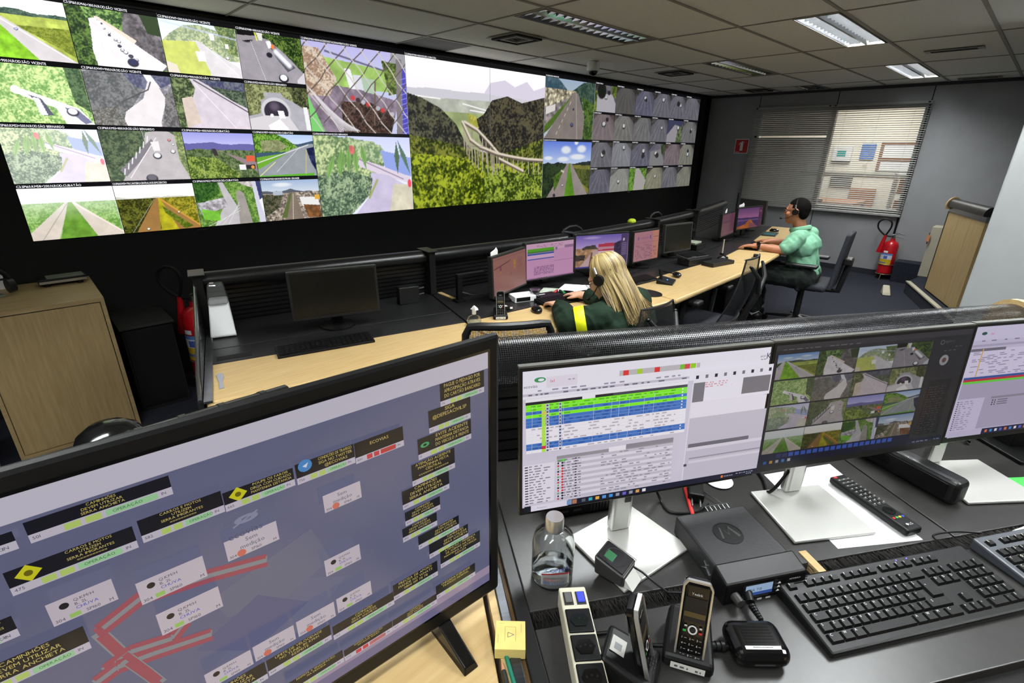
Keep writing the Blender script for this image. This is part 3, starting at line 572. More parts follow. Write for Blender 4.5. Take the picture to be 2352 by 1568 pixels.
# ---------------------------------------------------------------- video wall: 9 x 2 rear projection panels
VX0,VX1,VZ0,VZ1,VY = .015,8.005,1.045,2.345,4.1
cw,rh = (VX1-VX0)/9,(VZ1-VZ0)/2
vw = thing('video_wall','long black framed video wall of tiled road camera views','video wall',(VX0,VY,0))
B('surround', M_FLATBLK, vw, [(-.6,0,.0,.3,0,ZC-.01),(VX1-VX0,VX1-VX0+.2,.0,.3,0,ZC-.01),(0,VX1-VX0,.0,.3,VZ1,ZC-.01)])
B('apron', M_FLATBLK, vw, [(0,VX1-VX0,.0,.3,0,VZ0-.004)])
B('top_rail', mat('dark_rail',(70,66,76),0.35,0.5), vw, [(0,VX1-VX0,-.012,.0,VZ1+.002,VZ1+.012)])
pmesh = MB().box2(.001,cw-.001,.002,.25,.001,rh-.001).mesh('display_panel', M_BLKG)
for i in range(9):
    for j in range(2): obj('display_panel', pmesh, vw, (i*cw,0,VZ0+j*rh))
blab = MB().box2(-.035,.035,-.006,.0,-.02,-.008).mesh('maker_plate', M_CHROME)
for x in (.89,3.57,6.24): obj('maker_plate', blab, vw, (x,0,VZ0))
LBL = ['KM45+500.N.ROD.SÃO VICENTE','KM46+300.N.ROD.SÃO VICENTE','KM47+300.N.ROD.SÃO VICENTE','KM48+400.N.ROD.SÃO VICENTE','KM48+900.N.ROD.SÃO VICENTE','KM49+900.N.ROD.SÃO VICENTE','KM50+900.N.ROD.SÃO VICENTE','KM52+000.N.ROD.SÃO BERNARDO','KM53+500.N.ROD.SÃO BERNARDO','KM55+800.N.ROD.SÃO BERNARDO','KM56+400.N.ROD.CUBATÃO','KM57+000.N.ROD.CUBATÃO','KM58+200.N.ROD.CUBATÃO','KM59+790.CANTEIRO.CENTRAL.ROD.DM.CUBATÃO','KM62+950.N.ROD.CUBATÃO','KM65+600.N.ROD.PRAIA GRANDE']
TILEMESH = []
def vtile(me, x, z, W, H, st_, lab, lw, name='video_tile', th=.021):
    sm = screen_mat('wall_screen_%.2f'%st_, st_)
    o = obj(name, me, vw, (x,-.001,z)); me.materials.append(sm)
    if lab:
        p = Print(.00008); p.rect(0,0,W,th+.004,(8,8,12)); p.text(lab,.004,.005,th*.62,(245,245,250),fit=lw*W)
        p.build('caption', screen_mat('caption_light',1.4), o, (0,-.001,H-th-.004))
    return o
tw,th_ = cw*2/4, rh*2/4
ST16 = [1.55,1.4,1.35,1.15, 1.5,1.35,1.25,1.1, 1.5,1.25,1.12,1.08, 1.35,1.25,1.1,1.0]
for k,fn in enumerate(TILES):
    me = fn().mesh('video_tile', tw-.003, th_-.003); TILEMESH.append(me)
    vtile(me, (k%4)*tw+.0015, VZ1-(k//4+1)*th_+.0015, tw-.003, th_-.003, ST16[k], 'C3.SP160.'+LBL[k], .66)
vtile(t_fence().mesh('video_tile',cw-.003,rh-.003), 2*cw+.0015, VZ0+rh+.0015, cw-.003, rh-.003, 1.2, 'C3.SP160.KM62+000.N.ACESSO1.ESTACIONAMENTO.SÃO VICENTE', .5)
vtile(t_leaves2().mesh('video_tile',cw-.003,rh-.003), 2*cw+.0015, VZ0+.0015, cw-.003, rh-.003, 1.2, 'C3.SP160.KM53+500.N.ROD.SÃO BERNARDO', .33)
vtile(t_big().mesh('video_tile',2*cw-.003,2*rh-.003), 3*cw+.0015, VZ0+.0015, 2*cw-.003, 2*rh-.003, 1.12, 'C3.SP160.KM48+400.ROD.DIC.CUBATÃO', .2)
vtile(t_town().mesh('video_tile',cw-.003,rh-.003), 5*cw+.0015, VZ0+rh+.0015, cw-.003, rh-.003, .8, 'C3.SP160.KM40+000.N.ROD', .36)
vtile(t_blue().mesh('video_tile',cw-.003,rh-.003), 5*cw+.0015, VZ0+.0015, cw-.003, rh-.003, .85, 'C3.SP160.KM45+500.N.ROD', .4)
for k in range(24):
    i,j = k%6,k//6; W = 3*cw/6-.003
    vtile(t_small(k).mesh('video_tile',W,th_-.003), 6*cw+i*3*cw/6+.0015, VZ1-(j+1)*th_+.0015, W, th_-.003, .62, 'C3.SP160.TUNEL.%02d'%(k+1), .8)
# ---------------------------------------------------------------- shared builders
def monitor(name, label, loc, rz, w_, h_, zb, content=None, cmat=None, base='round', tilt=3, group=None, case=None, bez=.012, sub=None):
    """loc on the desk; the panel's lower edge zb above it, facing local -Y"""
    t = thing(name, label, 'monitor', loc, rz, group)
    case = case or M_BEZ
    b = MB(); b.box2(-w_/2,w_/2,0,.03,0,h_); o = b.build('housing', case, t, bevel=.003); o.location = (0,-.02,zb); o.rotation_euler = (R(-tilt),0,0)
    if content is not None:
        s = content.build('screen', cmat, t); s.location = (-w_/2+bez,-.0205,zb+bez); s.rotation_euler = (R(-tilt),0,0)
        s.location = Vector((0,-.02,zb)) + Matrix.Rotation(R(-tilt),3,'X') @ Vector((-w_/2+bez,-.0004,bez))
    else:
        s = MB().box2(-w_/2+bez,w_/2-bez,-.0015,0,bez*1.4,h_-bez).build('screen', mat('screen_off',(20,20,17),0.25), t); s.location = (0,-.02,zb); s.rotation_euler = (R(-tilt),0,0)
    if base == 'round':
        d_ = MB(); d_.lathe([(.085,0),(.085,.008),(.03,.014),(0,.014)],24,(0,.04,0)); d_.build('stand_base', M_BLK, t, True)
        d_ = MB(); d_.box2(-.028,.028,.035,.055,.01,zb+h_*.55); d_.build('stand_neck', M_BLK, t, bevel=.004)
    return t
def row_text(p, x0, x1, y, h, col, seed, dens=.7, n=12):
    rr = random.Random(seed); x = x0
    while x < x1:
        wd = rr.uniform(.3,1.0)*(x1-x0)/n
        if rr.random() < dens: p.rect(x,y,min(x+wd,x1),y+h,col)
        x += wd + (x1-x0)/n*rr.uniform(.2,.6)
def keyboard_simple(label, loc, rz, w_=.42, d_=.13, m=None, group=None):
    t = thing('keyboard', label, 'keyboard', loc, rz, group); m = m or M_BLK
    b = MB(); b.add([(-w_/2,-d_/2,0),(w_/2,-d_/2,0),(w_/2,d_/2,0),(-w_/2,d_/2,0),(-w_/2,-d_/2,.01),(w_/2,-d_/2,.01),(w_/2,d_/2,.022),(-w_/2,d_/2,.022)],[(0,3,2,1),(4,5,6,7),(0,1,5,4),(1,2,6,5),(2,3,7,6),(3,0,4,7)]); b.build('body', m, t, bevel=.003)
    k = MB(); pz = R(5.3)
    for r_ in range(6):
        y = -d_/2+.012+r_*(d_-.02)/6
        for i in range(18): 
            if r_ == 0 and 4 <= i <= 8: continue
            k.box2(-w_/2+.01+i*(w_-.02)/18+.001,-w_/2+.01+(i+1)*(w_-.02)/18-.002,y,y+(d_-.02)/6-.003,.0105+(y+d_/2)/d_*.012,.016+(y+d_/2)/d_*.012)
    o = k.build('keys', mat('key_black',(14,14,15),0.5), t); o['kind'] = 'stuff'; return t
def mouse(label, loc, rz, group=None):
    t = thing('computer_mouse', label, 'mouse', loc, rz, group)
    b = MB(); b.ell((0,0,.012),(.03,.05,.022),18,10); b.v = [(x,y,max(z,0.0)) for x,y,z in b.v]; b.build('body', M_BLKG, t, True)
    b = MB(); b.cyl((-.004,.028,.031),(.004,.028,.031),.006,n=10); b.build('wheel', M_DARKG, t); return t
def phone(name, label, loc, rz, detail=True, face=None):
    t = thing(name, label, 'phone', loc, rz)
    c = MB(); c.add([(-.04,-.045,0),(.04,-.045,0),(.035,.045,0),(-.035,.045,0),(-.04,-.045,.022),(.04,-.045,.022),(.033,.04,.05),(-.033,.04,.05)],[(0,3,2,1),(4,5,6,7),(0,1,5,4),(1,2,6,5),(2,3,7,6),(3,0,4,7)]); cr = c.build('cradle', M_BLK, t, bevel=.008, seg=3)
    st_ = Print(.0002); st_.rect(-.026,.004,.026,.017,(226,226,220)); row_text(st_,-.02,.02,.008,.004,(90,90,92),5,.8,6); st_.build('sticker', M_PRINT, cr, (0,-.0455,0)); s2_ = Print(.0002); s2_.rect(-.014,.012,.014,.036,(176,176,170)); s2_.rect(-.008,.018,.004,.03,(110,112,114)); o2 = s2_.build('sticker', M_PRINT, cr); o2.location = (0,-.004,.0372); o2.rotation_euler = (R(-72),0,0)
    hs = MB(); hs.box2(-.026,.026,0,.024,0,.145); h = hs.build('handset', M_BLKG, t, bevel=.009, seg=3); h.scale = (.8,.8,.9); rot = (R(-14),0,0); h.location = (0,-.034,.02); h.rotation_euler = rot
    rim = MB(); pr = [(-.0265,0),(-.0265,.135),(-.02,.145),(.02,.145),(.0265,.135),(.0265,0)]
    for a,b in zip(pr,pr[1:]): rim.extr([(-.0018,-.004),(.0018,-.004),(.0018,.004),(-.0018,.004)],(a[0],.001,a[1]),(b[0],.001,b[1]),up=(0,1,0))
    r_ = rim.build('silver_rim', M_SILV, h)
    p = Print(.0003); p.rect(-.02,.07,.02,.115,(14,14,18)); p.text('Yealink',0,.12,.005,(190,192,196),center=True)
    p.rect(-.02,.078,.02,.088,(74,62,34))
    p.ring(0,.055,.006,.009,(206,208,210)); p.rect(-.004,.051,.004,.059,(30,30,34))
    p.rect(-.018,.05,-.012,.054,(40,150,60)); p.rect(.012,.05,.018,.054,(176,40,50))
    for q in (-.016,.012): p.rect(q,.06,q+.005,.063,(190,190,190))
    for r2 in range(4):
        for c2 in range(3): p.text('123456789*0#'[r2*3+c2],-.018+c2*.014,.037-r2*.0095,.004,(206,208,210)); p.rect(-.0135+c2*.014,.0385-r2*.0095,-.009+c2*.014,.0395-r2*.0095,(150,150,152))
    p.build('keypad', M_PRINT, h, (0,-.0006,0))
    return t
def slat_run(parent, p0, p1, z0, z1, n, m):
    d_ = Vector((p1[0]-p0[0],p1[1]-p0[1],0)); L = d_.length; pitch = (z1-z0)/n
    me = MB().add([(0,0,0),(L,0,0),(L,-.008,pitch*.12),(0,-.008,pitch*.12),(0,0,pitch*.86),(L,0,pitch*.86),(L,-.008,pitch*.86),(0,-.008,pitch*.86)],[(0,1,2,3),(4,7,6,5),(0,4,5,1),(3,2,6,7),(0,3,7,4),(1,5,6,2)]).mesh('slat', m)
    for k in range(n): obj('slat', me, parent, (p0[0],p0[1],z0+k*pitch), (0,0,math.atan2(d_.y,d_.x)))

# ---------------------------------------------------------------- the far row of desks (five stations on an arc)
DZ = .74
JN = [((.304,1.868),(.405,2.235),(.55,2.80)),((1.47,1.60),(1.555,1.945),(1.74,2.55)),((2.76,1.395),(2.82,1.81),(2.93,2.40)),((4.14,1.435),(4.15,1.775),(4.13,2.43)),((5.12,1.545),(5.10,1.90),(5.08,2.53)),((6.62,1.85),(6.56,2.215),(6.45,2.80))]
DL = ['desk station with the switched-off monitor and the wedge-shaped white device','desk station where the blonde woman in green sits','desk station in front of the empty black mesh chair','desk station beside the man in the mint shirt','last desk station, towards the window wall']
M_BARF = mat('ribbed_black_rail',(24,24,25),0.32,0.1,noise=0.1,scale=20,stretch=(1,30,30))
M_SLAT = mat('black_slat',(15,15,16),0.32,noise=0.1,scale=10)
def lerp(a,b,t_): return (a[0]+(b[0]-a[0])*t_, a[1]+(b[1]-a[1])*t_)
for k in range(5):
    (F0,W0,B0),(F1,W1,B1) = JN[k],JN[k+1]; c = lerp(lerp(F0,F1,.5),lerp(B0,B1,.5),.5); O = (-c[0],-c[1],0)
    t = thing('workstation_desk', DL[k], 'desk', (c[0],c[1],0))
    def pr(nm,poly,z0,z1,m,bev=0.0): b = MB().at(O); b.prism(poly,z0,z1); return b.build(nm,m,t,bevel=bev)
    sh = .004
    e0,e1 = lerp(F0,F1,sh),lerp(F0,F1,1-sh)
    pr('worktop',[e0,e1,lerp(W0,W1,1-sh),lerp(W0,W1,sh)],DZ-.032,DZ,M_MAPLE,.012)
    s0,s1 = lerp(W0,B0,.3),lerp(W1,B1,.3); q = .006
    pr('flap_panel',[lerp(W0,W1,sh),lerp(W0,W1,1-sh),lerp(s0,s1,1-sh),lerp(s0,s1,sh)],DZ-.03,DZ-.001,M_DESKB,.002)
    s0b,s1b = lerp(W0,B0,.315),lerp(W1,B1,.315)
    pr('rear_panel',[lerp(s0b,s1b,sh),lerp(s0b,s1b,1-sh),lerp(B0,B1,1-sh),lerp(B0,B1,sh)],DZ-.03,DZ-.001,M_DESKB,.002)
    pr('modesty_panel',[lerp(W0,B0,.35),lerp(W1,B1,.35),lerp(W1,B1,.40),lerp(W0,B0,.40)],.06,DZ-.03,M_FLATBLK)
    pr('leg_panel',[lerp(F0,B0,.5),lerp(lerp(F0,B0,.5),lerp(F1,B1,.5),.03),lerp(lerp(F0,B0,.9),lerp(F1,B1,.9),.03),lerp(F0,B0,.9)],0,DZ-.03,M_FLATBLK)
    pr('screen_backing',[B0,B1,lerp(B1,W1,-.03),lerp(B0,W0,-.03)],DZ-.03,.955,M_FLATBLK)
    a0 = (B0[0]+O[0],B0[1]+O[1]); a1 = (B1[0]+O[0],B1[1]+O[1]); slat_run(t,lerp(a0,a1,.01),lerp(a0,a1,.99),DZ+.004,.93,8,M_SLAT)
    prof = [(.05*math.cos(a)-.0, .042*math.sin(a)) for a in np.linspace(-.9,PI+.9,15)]
    rb = MB().at(O); A0,A1 = lerp(B0,B1,.012),lerp(B0,B1,.985); rb.extr(prof,(*A0,.965),(*A1,.965)); rb.build('top_rail', M_BARF, t, True)
    d_ = Vector((B1[0]-B0[0],B1[1]-B0[1],0)); an = math.atan2(d_.y,d_.x)
    ps = MB().at((B0[0]+O[0],B0[1]+O[1],0),an); ps.box2(-.02,.02,-.075,.05,DZ,1.005); ps.box2(-.035,.035,-.09,.06,1.005,1.012); ps.build('post', M_BLKM, t, bevel=.002)
    if k == 0:
        pn = MB().at(O); dx = Vector((B0[0]-F0[0],B0[1]-F0[1],0)); Ld = dx.length; u = dx.normalized(); nn = Vector((-u.y,u.x,0))
        def P3(al,z,of): return tuple(Vector((F0[0],F0[1],0))+u*al+nn*of+Vector((0,0,z)))
        poly = [(-.01,.62),(.02,.74),(.14,.79),(Ld*.55,.86),(Ld-.02,.96),(Ld+.06,1.0),(Ld+.06,.62)]
        n_ = len(poly); pn.add([P3(a,z,.004) for a,z in poly]+[P3(a,z,.022) for a,z in poly],[tuple(range(n_)),tuple(range(2*n_-1,n_-1,-1))]+[(i,n_+i,n_+(i+1)%n_,(i+1)%n_) for i in range(n_)]); pn.build('end_panel', mat('dark_glass_panel',(34,34,36),0.12,0.2), t)
        tr = MB().at(O); tr.tube([P3(a,z+.004,.013) for a,z in poly[1:6]],.007,8); tr.build('panel_edge', M_CHROME, t, True)
        cs = MB().at(O); cs.box2(0,0,0,0,0,0) if False else None
        a,b = P3(0.0,DZ+.004,-.012),P3(Ld-.1,DZ+.004,-.012); cs.extr([(-.014,-.004),(.014,-.004),(.014,.004),(-.014,.004)],a,b); cs.build('edge_trim', M_CHROME, t)
        sl = MB().at(O); p_ = lerp(W0,W1,.03); p2 = lerp(W0,W1,.1); nrm = Vector((-(W1[1]-W0[1]),W1[0]-W0[0],0)).normalized(); 
        sl.prism([(p_[0]+nrm.x*.03,p_[1]+nrm.y*.03),(p2[0]+.05+nrm.x*.03,p2[1]-.012+nrm.y*.03),(p2[0]+.05+nrm.x*.075,p2[1]-.012+nrm.y*.075),(p_[0]+nrm.x*.075,p_[1]+nrm.y*.075)],DZ-.001,DZ+.0005); sl.build('cable_slot', mat('slot_black',(4,4,4),0.8), t)
    if k == 1:
        wb = MB().at(O); a = lerp(B0,B1,.02); wb.prism([(a[0]+.0,a[1]-.06),(a[0]+.03,a[1]-.06),(a[0]+.005,a[1]-.3),(a[0]-.012,a[1]-.29)],DZ,DZ+.004); wb.build('bare_edge_strip', M_MAPLE, t)

# ---------------------------------------------------------------- monitors of the far row
def far_print(w_,h_,kind):
    W,Hh = w_-.024,h_-.024; p = Print(.0001)
    if kind == 'A':
        p.rect(0,0,W,Hh,(170,112,104)); p.rect(0,Hh*.93,W,Hh*.95,(140,92,90)); p.line([(.02*W,.7*Hh),(.5*W,.82*Hh)],.006,(96,52,70)); p.rect(.18*W,.62*Hh,.23*W,.74*Hh,(146,52,96)); p.rect(.19*W,.54*Hh,.23*W,.6*Hh,(196,134,60)); p.rect(.6*W,.66*Hh,.67*W,.8*Hh,(204,140,64)); p.rect(.6*W,.56*Hh,.67*W,.64*Hh,(196,134,60))
        for i in range(8): row_text(p,.74*W,.88*W,.55*Hh+i*.035*Hh,.006,(150,96,96),i,.9,3)
        p.rect(.5*W,.46*Hh,.52*W,.48*Hh,(70,50,56)); p.rect(.5*W,.42*Hh,.52*W,.44*Hh,(110,70,70))
    elif kind == 'B':
        p.rect(0,0,W,Hh,(214,158,200)); p.rect(0,.8*Hh,W,Hh,(222,176,206)); p.rect(.02*W,.78*Hh,.57*W,.86*Hh,(96,176,40)); p.rect(.02*W,.74*Hh,.57*W,.78*Hh,(70,130,60)); p.rect(.02*W,.68*Hh,.57*W,.73*Hh,(70,96,176)); p.rect(.02*W,.56*Hh,.57*W,.68*Hh,(226,180,214)); p.rect(.02*W,.55*Hh,.57*W,.58*Hh,(74,96,186)); p.rect(.8*W,.8*Hh,W,.88*Hh,(160,120,160)); p.rect(.6*W,.77*Hh,.64*W,.85*Hh,(150,112,150))
        p.rect(.57*W,.45*Hh,W,.46*Hh,(160,110,156)); p.rect(.14*W,.1*Hh,.57*W,.36*Hh,(204,148,192))
        for i in range(7): row_text(p,.15*W,.56*W,(.11+.036*i)*Hh,.005,(150,100,146),i+30,.8,9)
        for i in range(3): row_text(p,.2*W,.75*W,(.88+.03*i)*Hh,.003,(170,110,150),i+40,.6,9)
        p.rect(0,0,W,.03*Hh,(150,104,150)); row_text(p,.2*W,.5*W,.005*Hh,.004,(50,30,50),51,.9,8)
    elif kind == 'D':
        p.rect(0,0,W,Hh,(186,128,140)); p.rect(.75*W,0,W,Hh,(204,138,120)); p.rect(0,.62*Hh,W,.63*Hh,(150,100,120))
        for i in range(10): row_text(p,.05*W,.92*W,(.08+.05*i)*Hh,.005,(130,84,104),i+60,.55,12)
        p.rect(.12*W,.74*Hh,.16*W,.84*Hh,(110,80,160)); p.rect(.6*W,.74*Hh,.64*W,.86*Hh,(110,80,160)); 
        for i in range(6): p.rect((.25+.05*i)*W,.76*Hh,(.28+.05*i)*W,.82*Hh,(160,108,130)); p.rect((.76+.04*i)*W,.78*Hh,(.785+.04*i)*W,.8*Hh,(70,44,60))
    elif kind == 'F':
        p.rect(0,0,W,Hh,(122,72,92)); p.rect(.05*W,.6*Hh,.6*W,.7*Hh,(96,62,82)); p.rect(.05*W,.8*Hh,.8*W,.83*Hh,(104,64,84))
        for i in range(6): row_text(p,.1*W,.9*W,(.1+.07*i)*Hh,.005,(100,60,80),i+80,.5,7)
    return p
def far_pic(kind,W,Hh):
    p = Pic(90,56,1.7)
    if kind == 'C':
        p.sky((120,100,190),(222,190,236),.5); p.blob(.3,.92,.2,.05,(226,206,240),.6,.9); p.poly([(0,.6),(.5,.62),(1,.6),(1,0),(0,0)],(180,140,104),.4,14,401); p.tree([(.12,.62),(.2,.68),(.36,.7),(.4,.58),(.12,.56)],(54,48,50),(96,84,70),12,403); p.tree([(0,.42),(.18,.4),(.16,.25),(0,.22)],(40,30,40),(80,70,60),10,405)
        p.poly([(.34,.55),(.4,.55),(.62,-.1),(.0,-.1)],(206,176,176),.06); p.seg((.3,.45),(.26,.0),.05,(120,76,60)); p.poly([(.42,.72),(.72,.74),(.72,.44),(.42,.42)],(196,60,84)); p.poly([(.42,.62),(.72,.63),(.72,.56),(.42,.54)],(206,150,170)); p.poly([(.42,.5),(.72,.5),(.74,.3),(.42,.26)],(232,206,226)); p.tree([(.72,.72),(.86,.8),(.86,.1),(.72,.4)],(44,34,64),(84,70,100),12,407); p.poly([(.7,.42),(.86,.2),(.86,.1),(.7,.36)],(206,170,216)); p.poly([(.86,1),(1,1),(1,0),(.86,0)],(84,66,108)); p.blob(.91,.82,.02,.05,(220,206,226))
        for i in range(8): p.seg((.88,.7-.05*i),(.97,.71-.05*i),.02,(150,130,170))
        p.poly([(0,.04),(1,.04),(1,-.1),(0,-.1)],(70,60,150))
    else:
        p.sky((112,68,128),(196,122,168),.4); p.poly([(0,.55),(1,.5),(1,0),(0,0)],(70,48,104)); p.poly([(0,.44),(1,.42),(1,.36),(0,.38)],(120,84,150)); p.poly([(0,.1),(.3,.2),(.5,.45),(.62,.3),(.75,.1),(.7,-.1),(0,-.1)],(186,100,44),.3); p.poly([(.5,.3),(.85,.05),(.8,-.1),(.5,-.1)],(140,78,96)); p.poly([(.86,1),(1,1),(1,0),(.86,0)],(92,48,84)); p.blob(.93,.8,.03,.05,(190,110,120))
    return p.mesh('screen',W,Hh)
class PicScreen:
    def __init__(s, me): s.me = me
    def build(s, name, m, parent): s.me.materials.append(m); return obj(name, s.me, parent)
S_FAR = screen_mat('far_screen',.62); S_FAR2 = screen_mat('far_screen_dim',.5)
monitor('computer_monitor','switched-off black monitor on the desk beside the wedge-shaped white device',(1.02,2.30,DZ),R(-17),.417,.24,.065)
monitor('computer_monitor','monitor with a salmon map screen, turned inward, beside the cordless phone',(2.01,2.10,DZ),R(15),.392,.24,.05,far_print(.392,.24,'A'),S_FAR2)
monitor('computer_monitor','pink table monitor with green and blue rows, facing the blonde woman',(2.44,2.16,DZ),R(-9.7),.416,.25,.05,far_print(.416,.25,'B'),S_FAR)
monitor('computer_monitor','monitor with a purple-toned road and red truck picture',(2.90,2.08,DZ),R(-22),.45,.25,.06,PicScreen(far_pic('C',.426,.226)),S_FAR)
monitor('computer_monitor','squarish pink dotted spreadsheet monitor beside the red truck picture',(3.39,2.03,DZ),R(-5),.325,.24,.05,far_print(.325,.24,'D'),S_FAR)
monitor('computer_monitor','switched-off grey-framed monitor behind the two stacked keyboards',(3.94,2.06,DZ),R(-9),.36,.235,.05,case=M_DARKG)
monitor('computer_monitor','dim purple monitor edge to edge with the sunset screen of the man in mint',(5.10,2.15,DZ),R(7),.42,.228,.05,far_print(.42,.228,'F'),S_FAR2)
monitor('computer_monitor','monitor with an orange and purple sunset screen at the man in mint',(5.50,2.10,DZ),R(-9),.47,.228,.085,PicScreen(far_pic('G',.446,.204)),S_FAR2)
sm_ = monitor('computer_monitor','slim dark monitor seen edge-on behind the sunset screen',(6.05,2.28,DZ),R(75),.34,.26,.08,case=M_DARKG)

def papertag(label,loc,rz,w_=.07):
    t = MB(); t.add([(-w_/2,0,0),(w_/2,0,.0),(w_/2,0,.022),(w_*.3,0,.04),(w_*.1,0,.03),(-w_/2,0,.02),(-w_/2,.004,0),(w_/2,.004,0),(w_/2,.004,.022),(w_*.3,.004,.04),(w_*.1,.004,.03),(-w_/2,.004,.02)],[(0,1,2,3,4,5),(11,10,9,8,7,6)]+[(i,6+i,6+(i+1)%6,(i+1)%6) for i in range(6)]); o = t.build('paper_tag', M_PAPER); o.location = loc; o.rotation_euler = (0,0,rz); return tag(o,label,'paper tag')
papertag('white paper tag on top of the salmon map monitor',(1.87,2.07,DZ+.291),R(15)); papertag('white paper tag on top of the dim purple monitor',(5.03,2.145,DZ+.279),R(7),.05); papertag('white paper tag on top of the sunset screen monitor',(5.36,2.135,DZ+.315),R(-9),.09)

# ---------------------------------------------------------------- things on the far desks
t = thing('white_dispenser','white wedge-shaped device with a clear plastic hood on the desk end','device',(.575,2.60,DZ),R(-18))
b = MB(); b.add([(-.055,-.07,0),(.055,-.07,0),(.045,.05,0),(-.045,.05,0),(-.055,-.075,.012),(.055,-.075,.012),(.04,.0,.17),(-.04,.0,.17),(-.04,.05,.17),(.04,.05,.17)],[(0,3,2,1),(0,1,5,4),(4,5,6,7),(7,6,9,8),(1,2,9,6,5),(0,4,7,8,3),(2,3,8,9)]); bd = b.build('body', M_WHITE, t, bevel=.006)
b = MB(); b.add([(-.045,-.03,.15),(.045,-.03,.15),(.045,.055,.15),(-.045,.055,.15),(-.033,-.0,.245),(.033,-.0,.245),(.033,.05,.245),(-.033,.05,.245)],[(0,3,2,1),(4,5,6,7),(0,1,5,4),(1,2,6,5),(2,3,7,6),(3,0,4,7)]); b.build('hood', M_HOOD, t, bevel=.01, seg=3)
B('base_foot', M_BLK, t, [(-.05,.05,-.072,.05,-.0,.006)])
pp = Print(.0003); pp.ring(.015,.075,.004,.008,(206,90,70),10); row_text(pp,-.03,.005,.073,.003,(120,120,120),3,.9,4); row_text(pp,-.025,.03,.018,.006,(40,40,44),8,1,4); o = pp.build('print', M_PRINT, bd); o.location = (0,-.0775,.0); o.rotation_euler = (R(-25.5),0,0)
keyboard_simple('black wrist-rest keyboard lying half on the wood in front of the switched-off monitor',(.86,2.10,DZ),R(-14),.42,.11)
kn = MB(); kn.prism([(-.008,-.075),(.008,-.075),(.006,-.01),(.014,.03),(.012,.07),(.0,.08),(-.012,.06),(-.006,-.01)],0,.004); o = kn.build('plastic_knife', mat('grey_plastic',(150,152,162),0.35), None, bevel=.001); o.location = (.40,2.03,DZ); o.rotation_euler = (0,0,R(-12)); tag(o,'grey plastic knife lying on the wood at the desk end','knife')
t = thing('power_box','small black box standing by the slats behind the switched-off monitor','box',(1.52,2.44,DZ),R(-14)); B('body', M_BLKM, t, [(-.06,.06,-.03,.03,0,.10)], bevel=.004); 
for z in (.04,.075): b = MB(); b.cyl((.06,0,z),(.1,.0,z+.004),.005,n=8); b.build('plug', M_DARKG, t)
t = thing('spray_bottle','small clear round spray bottle with a white pump','bottle',(1.55,1.872,DZ))
b = MB(); b.lathe([(.02,0),(.034,.008),(.038,.025),(.03,.045),(.012,.056),(.011,.062),(0,.062)],20); b.build('flask', M_CLEAR, t, True)
b = MB(); b.lathe([(.0,.003),(.030,.006),(.033,.02),(.0,.021)],16); b.build('liquid', mat('alcohol_liquid',(210,226,222),0.1,trans=0.8,alpha=.6), t, True)
b = MB(); b.cyl((0,0,.06),(0,0,.085),.011,n=12); b.add([(-.011,-.022,.085),(.011,-.022,.085),(.011,.016,.085),(-.011,.016,.085),(-.008,-.018,.096),(.008,-.018,.096),(.0,.0,.108)],[(0,3,2,1),(0,1,5,4),(1,2,6,5),(2,3,6),(3,0,4,6),(4,5,6)]); b.build('pump', M_WHITE, t)
phone('cordless_phone','cordless phone in its cradle beside the small spray bottle',(1.735,1.875,DZ),R(-38))
t = thing('charger_cube','small black box with white labels lying behind the cordless phone','box',(1.86,1.955,DZ),R(-20)); B('body', M_BLK, t, [(-.03,.03,-.02,.02,0,.022)], bevel=.003); B('label', M_PAPER, t, [(-.026,.0,-.012,.008,.022,.0225)]); B('label', M_PAPER, t, [(.012,.028,-.0205,-.02,.006,.018)])
mouse('black mouse beside the keyboard of the blonde woman',(1.955,1.81,DZ),R(-30))
keyboard_simple('black keyboard under the hands of the blonde woman',(2.26,1.845,DZ),R(-12),.40,.13)
t = thing('plastic_cup','clear disposable cup between the salmon and the pink monitor','cup',(2.125,1.985,DZ)); b = MB(); b.lathe([(.0,.0015),(.022,.0015),(.031,.062),(.033,.064),(.029,.064),(.0205,.004),(0,.004)],22); b.build('wall', M_CLEAR, t, True); b = MB(); b.lathe([(.031,.062),(.0345,.063),(.0345,.066),(.031,.066)],22); b.build('rim', M_CLEAR, t, True)
t = thing('white_box','low white box behind the plastic cup','box',(2.06,2.03,DZ),R(-20)); B('body', M_WHITE, t, [(-.07,.07,-.05,.05,0,.035)], bevel=.003); B('open_front', M_BLK, t, [(-.06,.03,-.051,-.0495,.006,.03)])
t = thing('black_folder','black notebook with a white strip lying beside the plastic cup','notebook',(2.235,1.985,DZ),R(-15)); B('cover', M_BLK, t, [(-.07,.07,-.05,.05,0,.01)], bevel=.002); B('strip', M_PAPER, t, [(-.07,-.01,.01,.016,.01,.012)])
rr = random.Random(3)
for k,(c,lab) in enumerate((((206,60,62),'red marker on the desk by the papers'),((50,150,80),'green marker on the desk by the papers'),((30,30,32),'black stapler-like clip by the papers'))):
    b = MB(); b.cyl((-.03,0,.008),(.03,0,.008),.0075,n=10); b.cyl((.03,0,.008),(.038,0,.008),.0075,.004,n=10); o = b.build('marker_pen', mat('marker_%d'%k,c,0.4), None, True); o.location = (2.33+.03*k,2.0-.03*k,DZ); o.rotation_euler = (0,0,R(20+50*k)); tag(o,lab,'marker')
def sheet(label, pts, z, m=M_PAPER, pr=None, th=.0015):
    cx = sum(p[0] for p in pts)/len(pts); cy = sum(p[1] for p in pts)/len(pts); b = MB(); b.prism([(p[0]-cx,p[1]-cy) for p in pts],0,th); o = b.build('paper_sheet', m); o.location = (cx,cy,z); return tag(o,label,'paper')
sheet('white paper sheet under the monitors before the blonde woman',[(2.46,1.84),(2.66,1.93),(2.54,2.10),(2.36,2.02)],DZ)
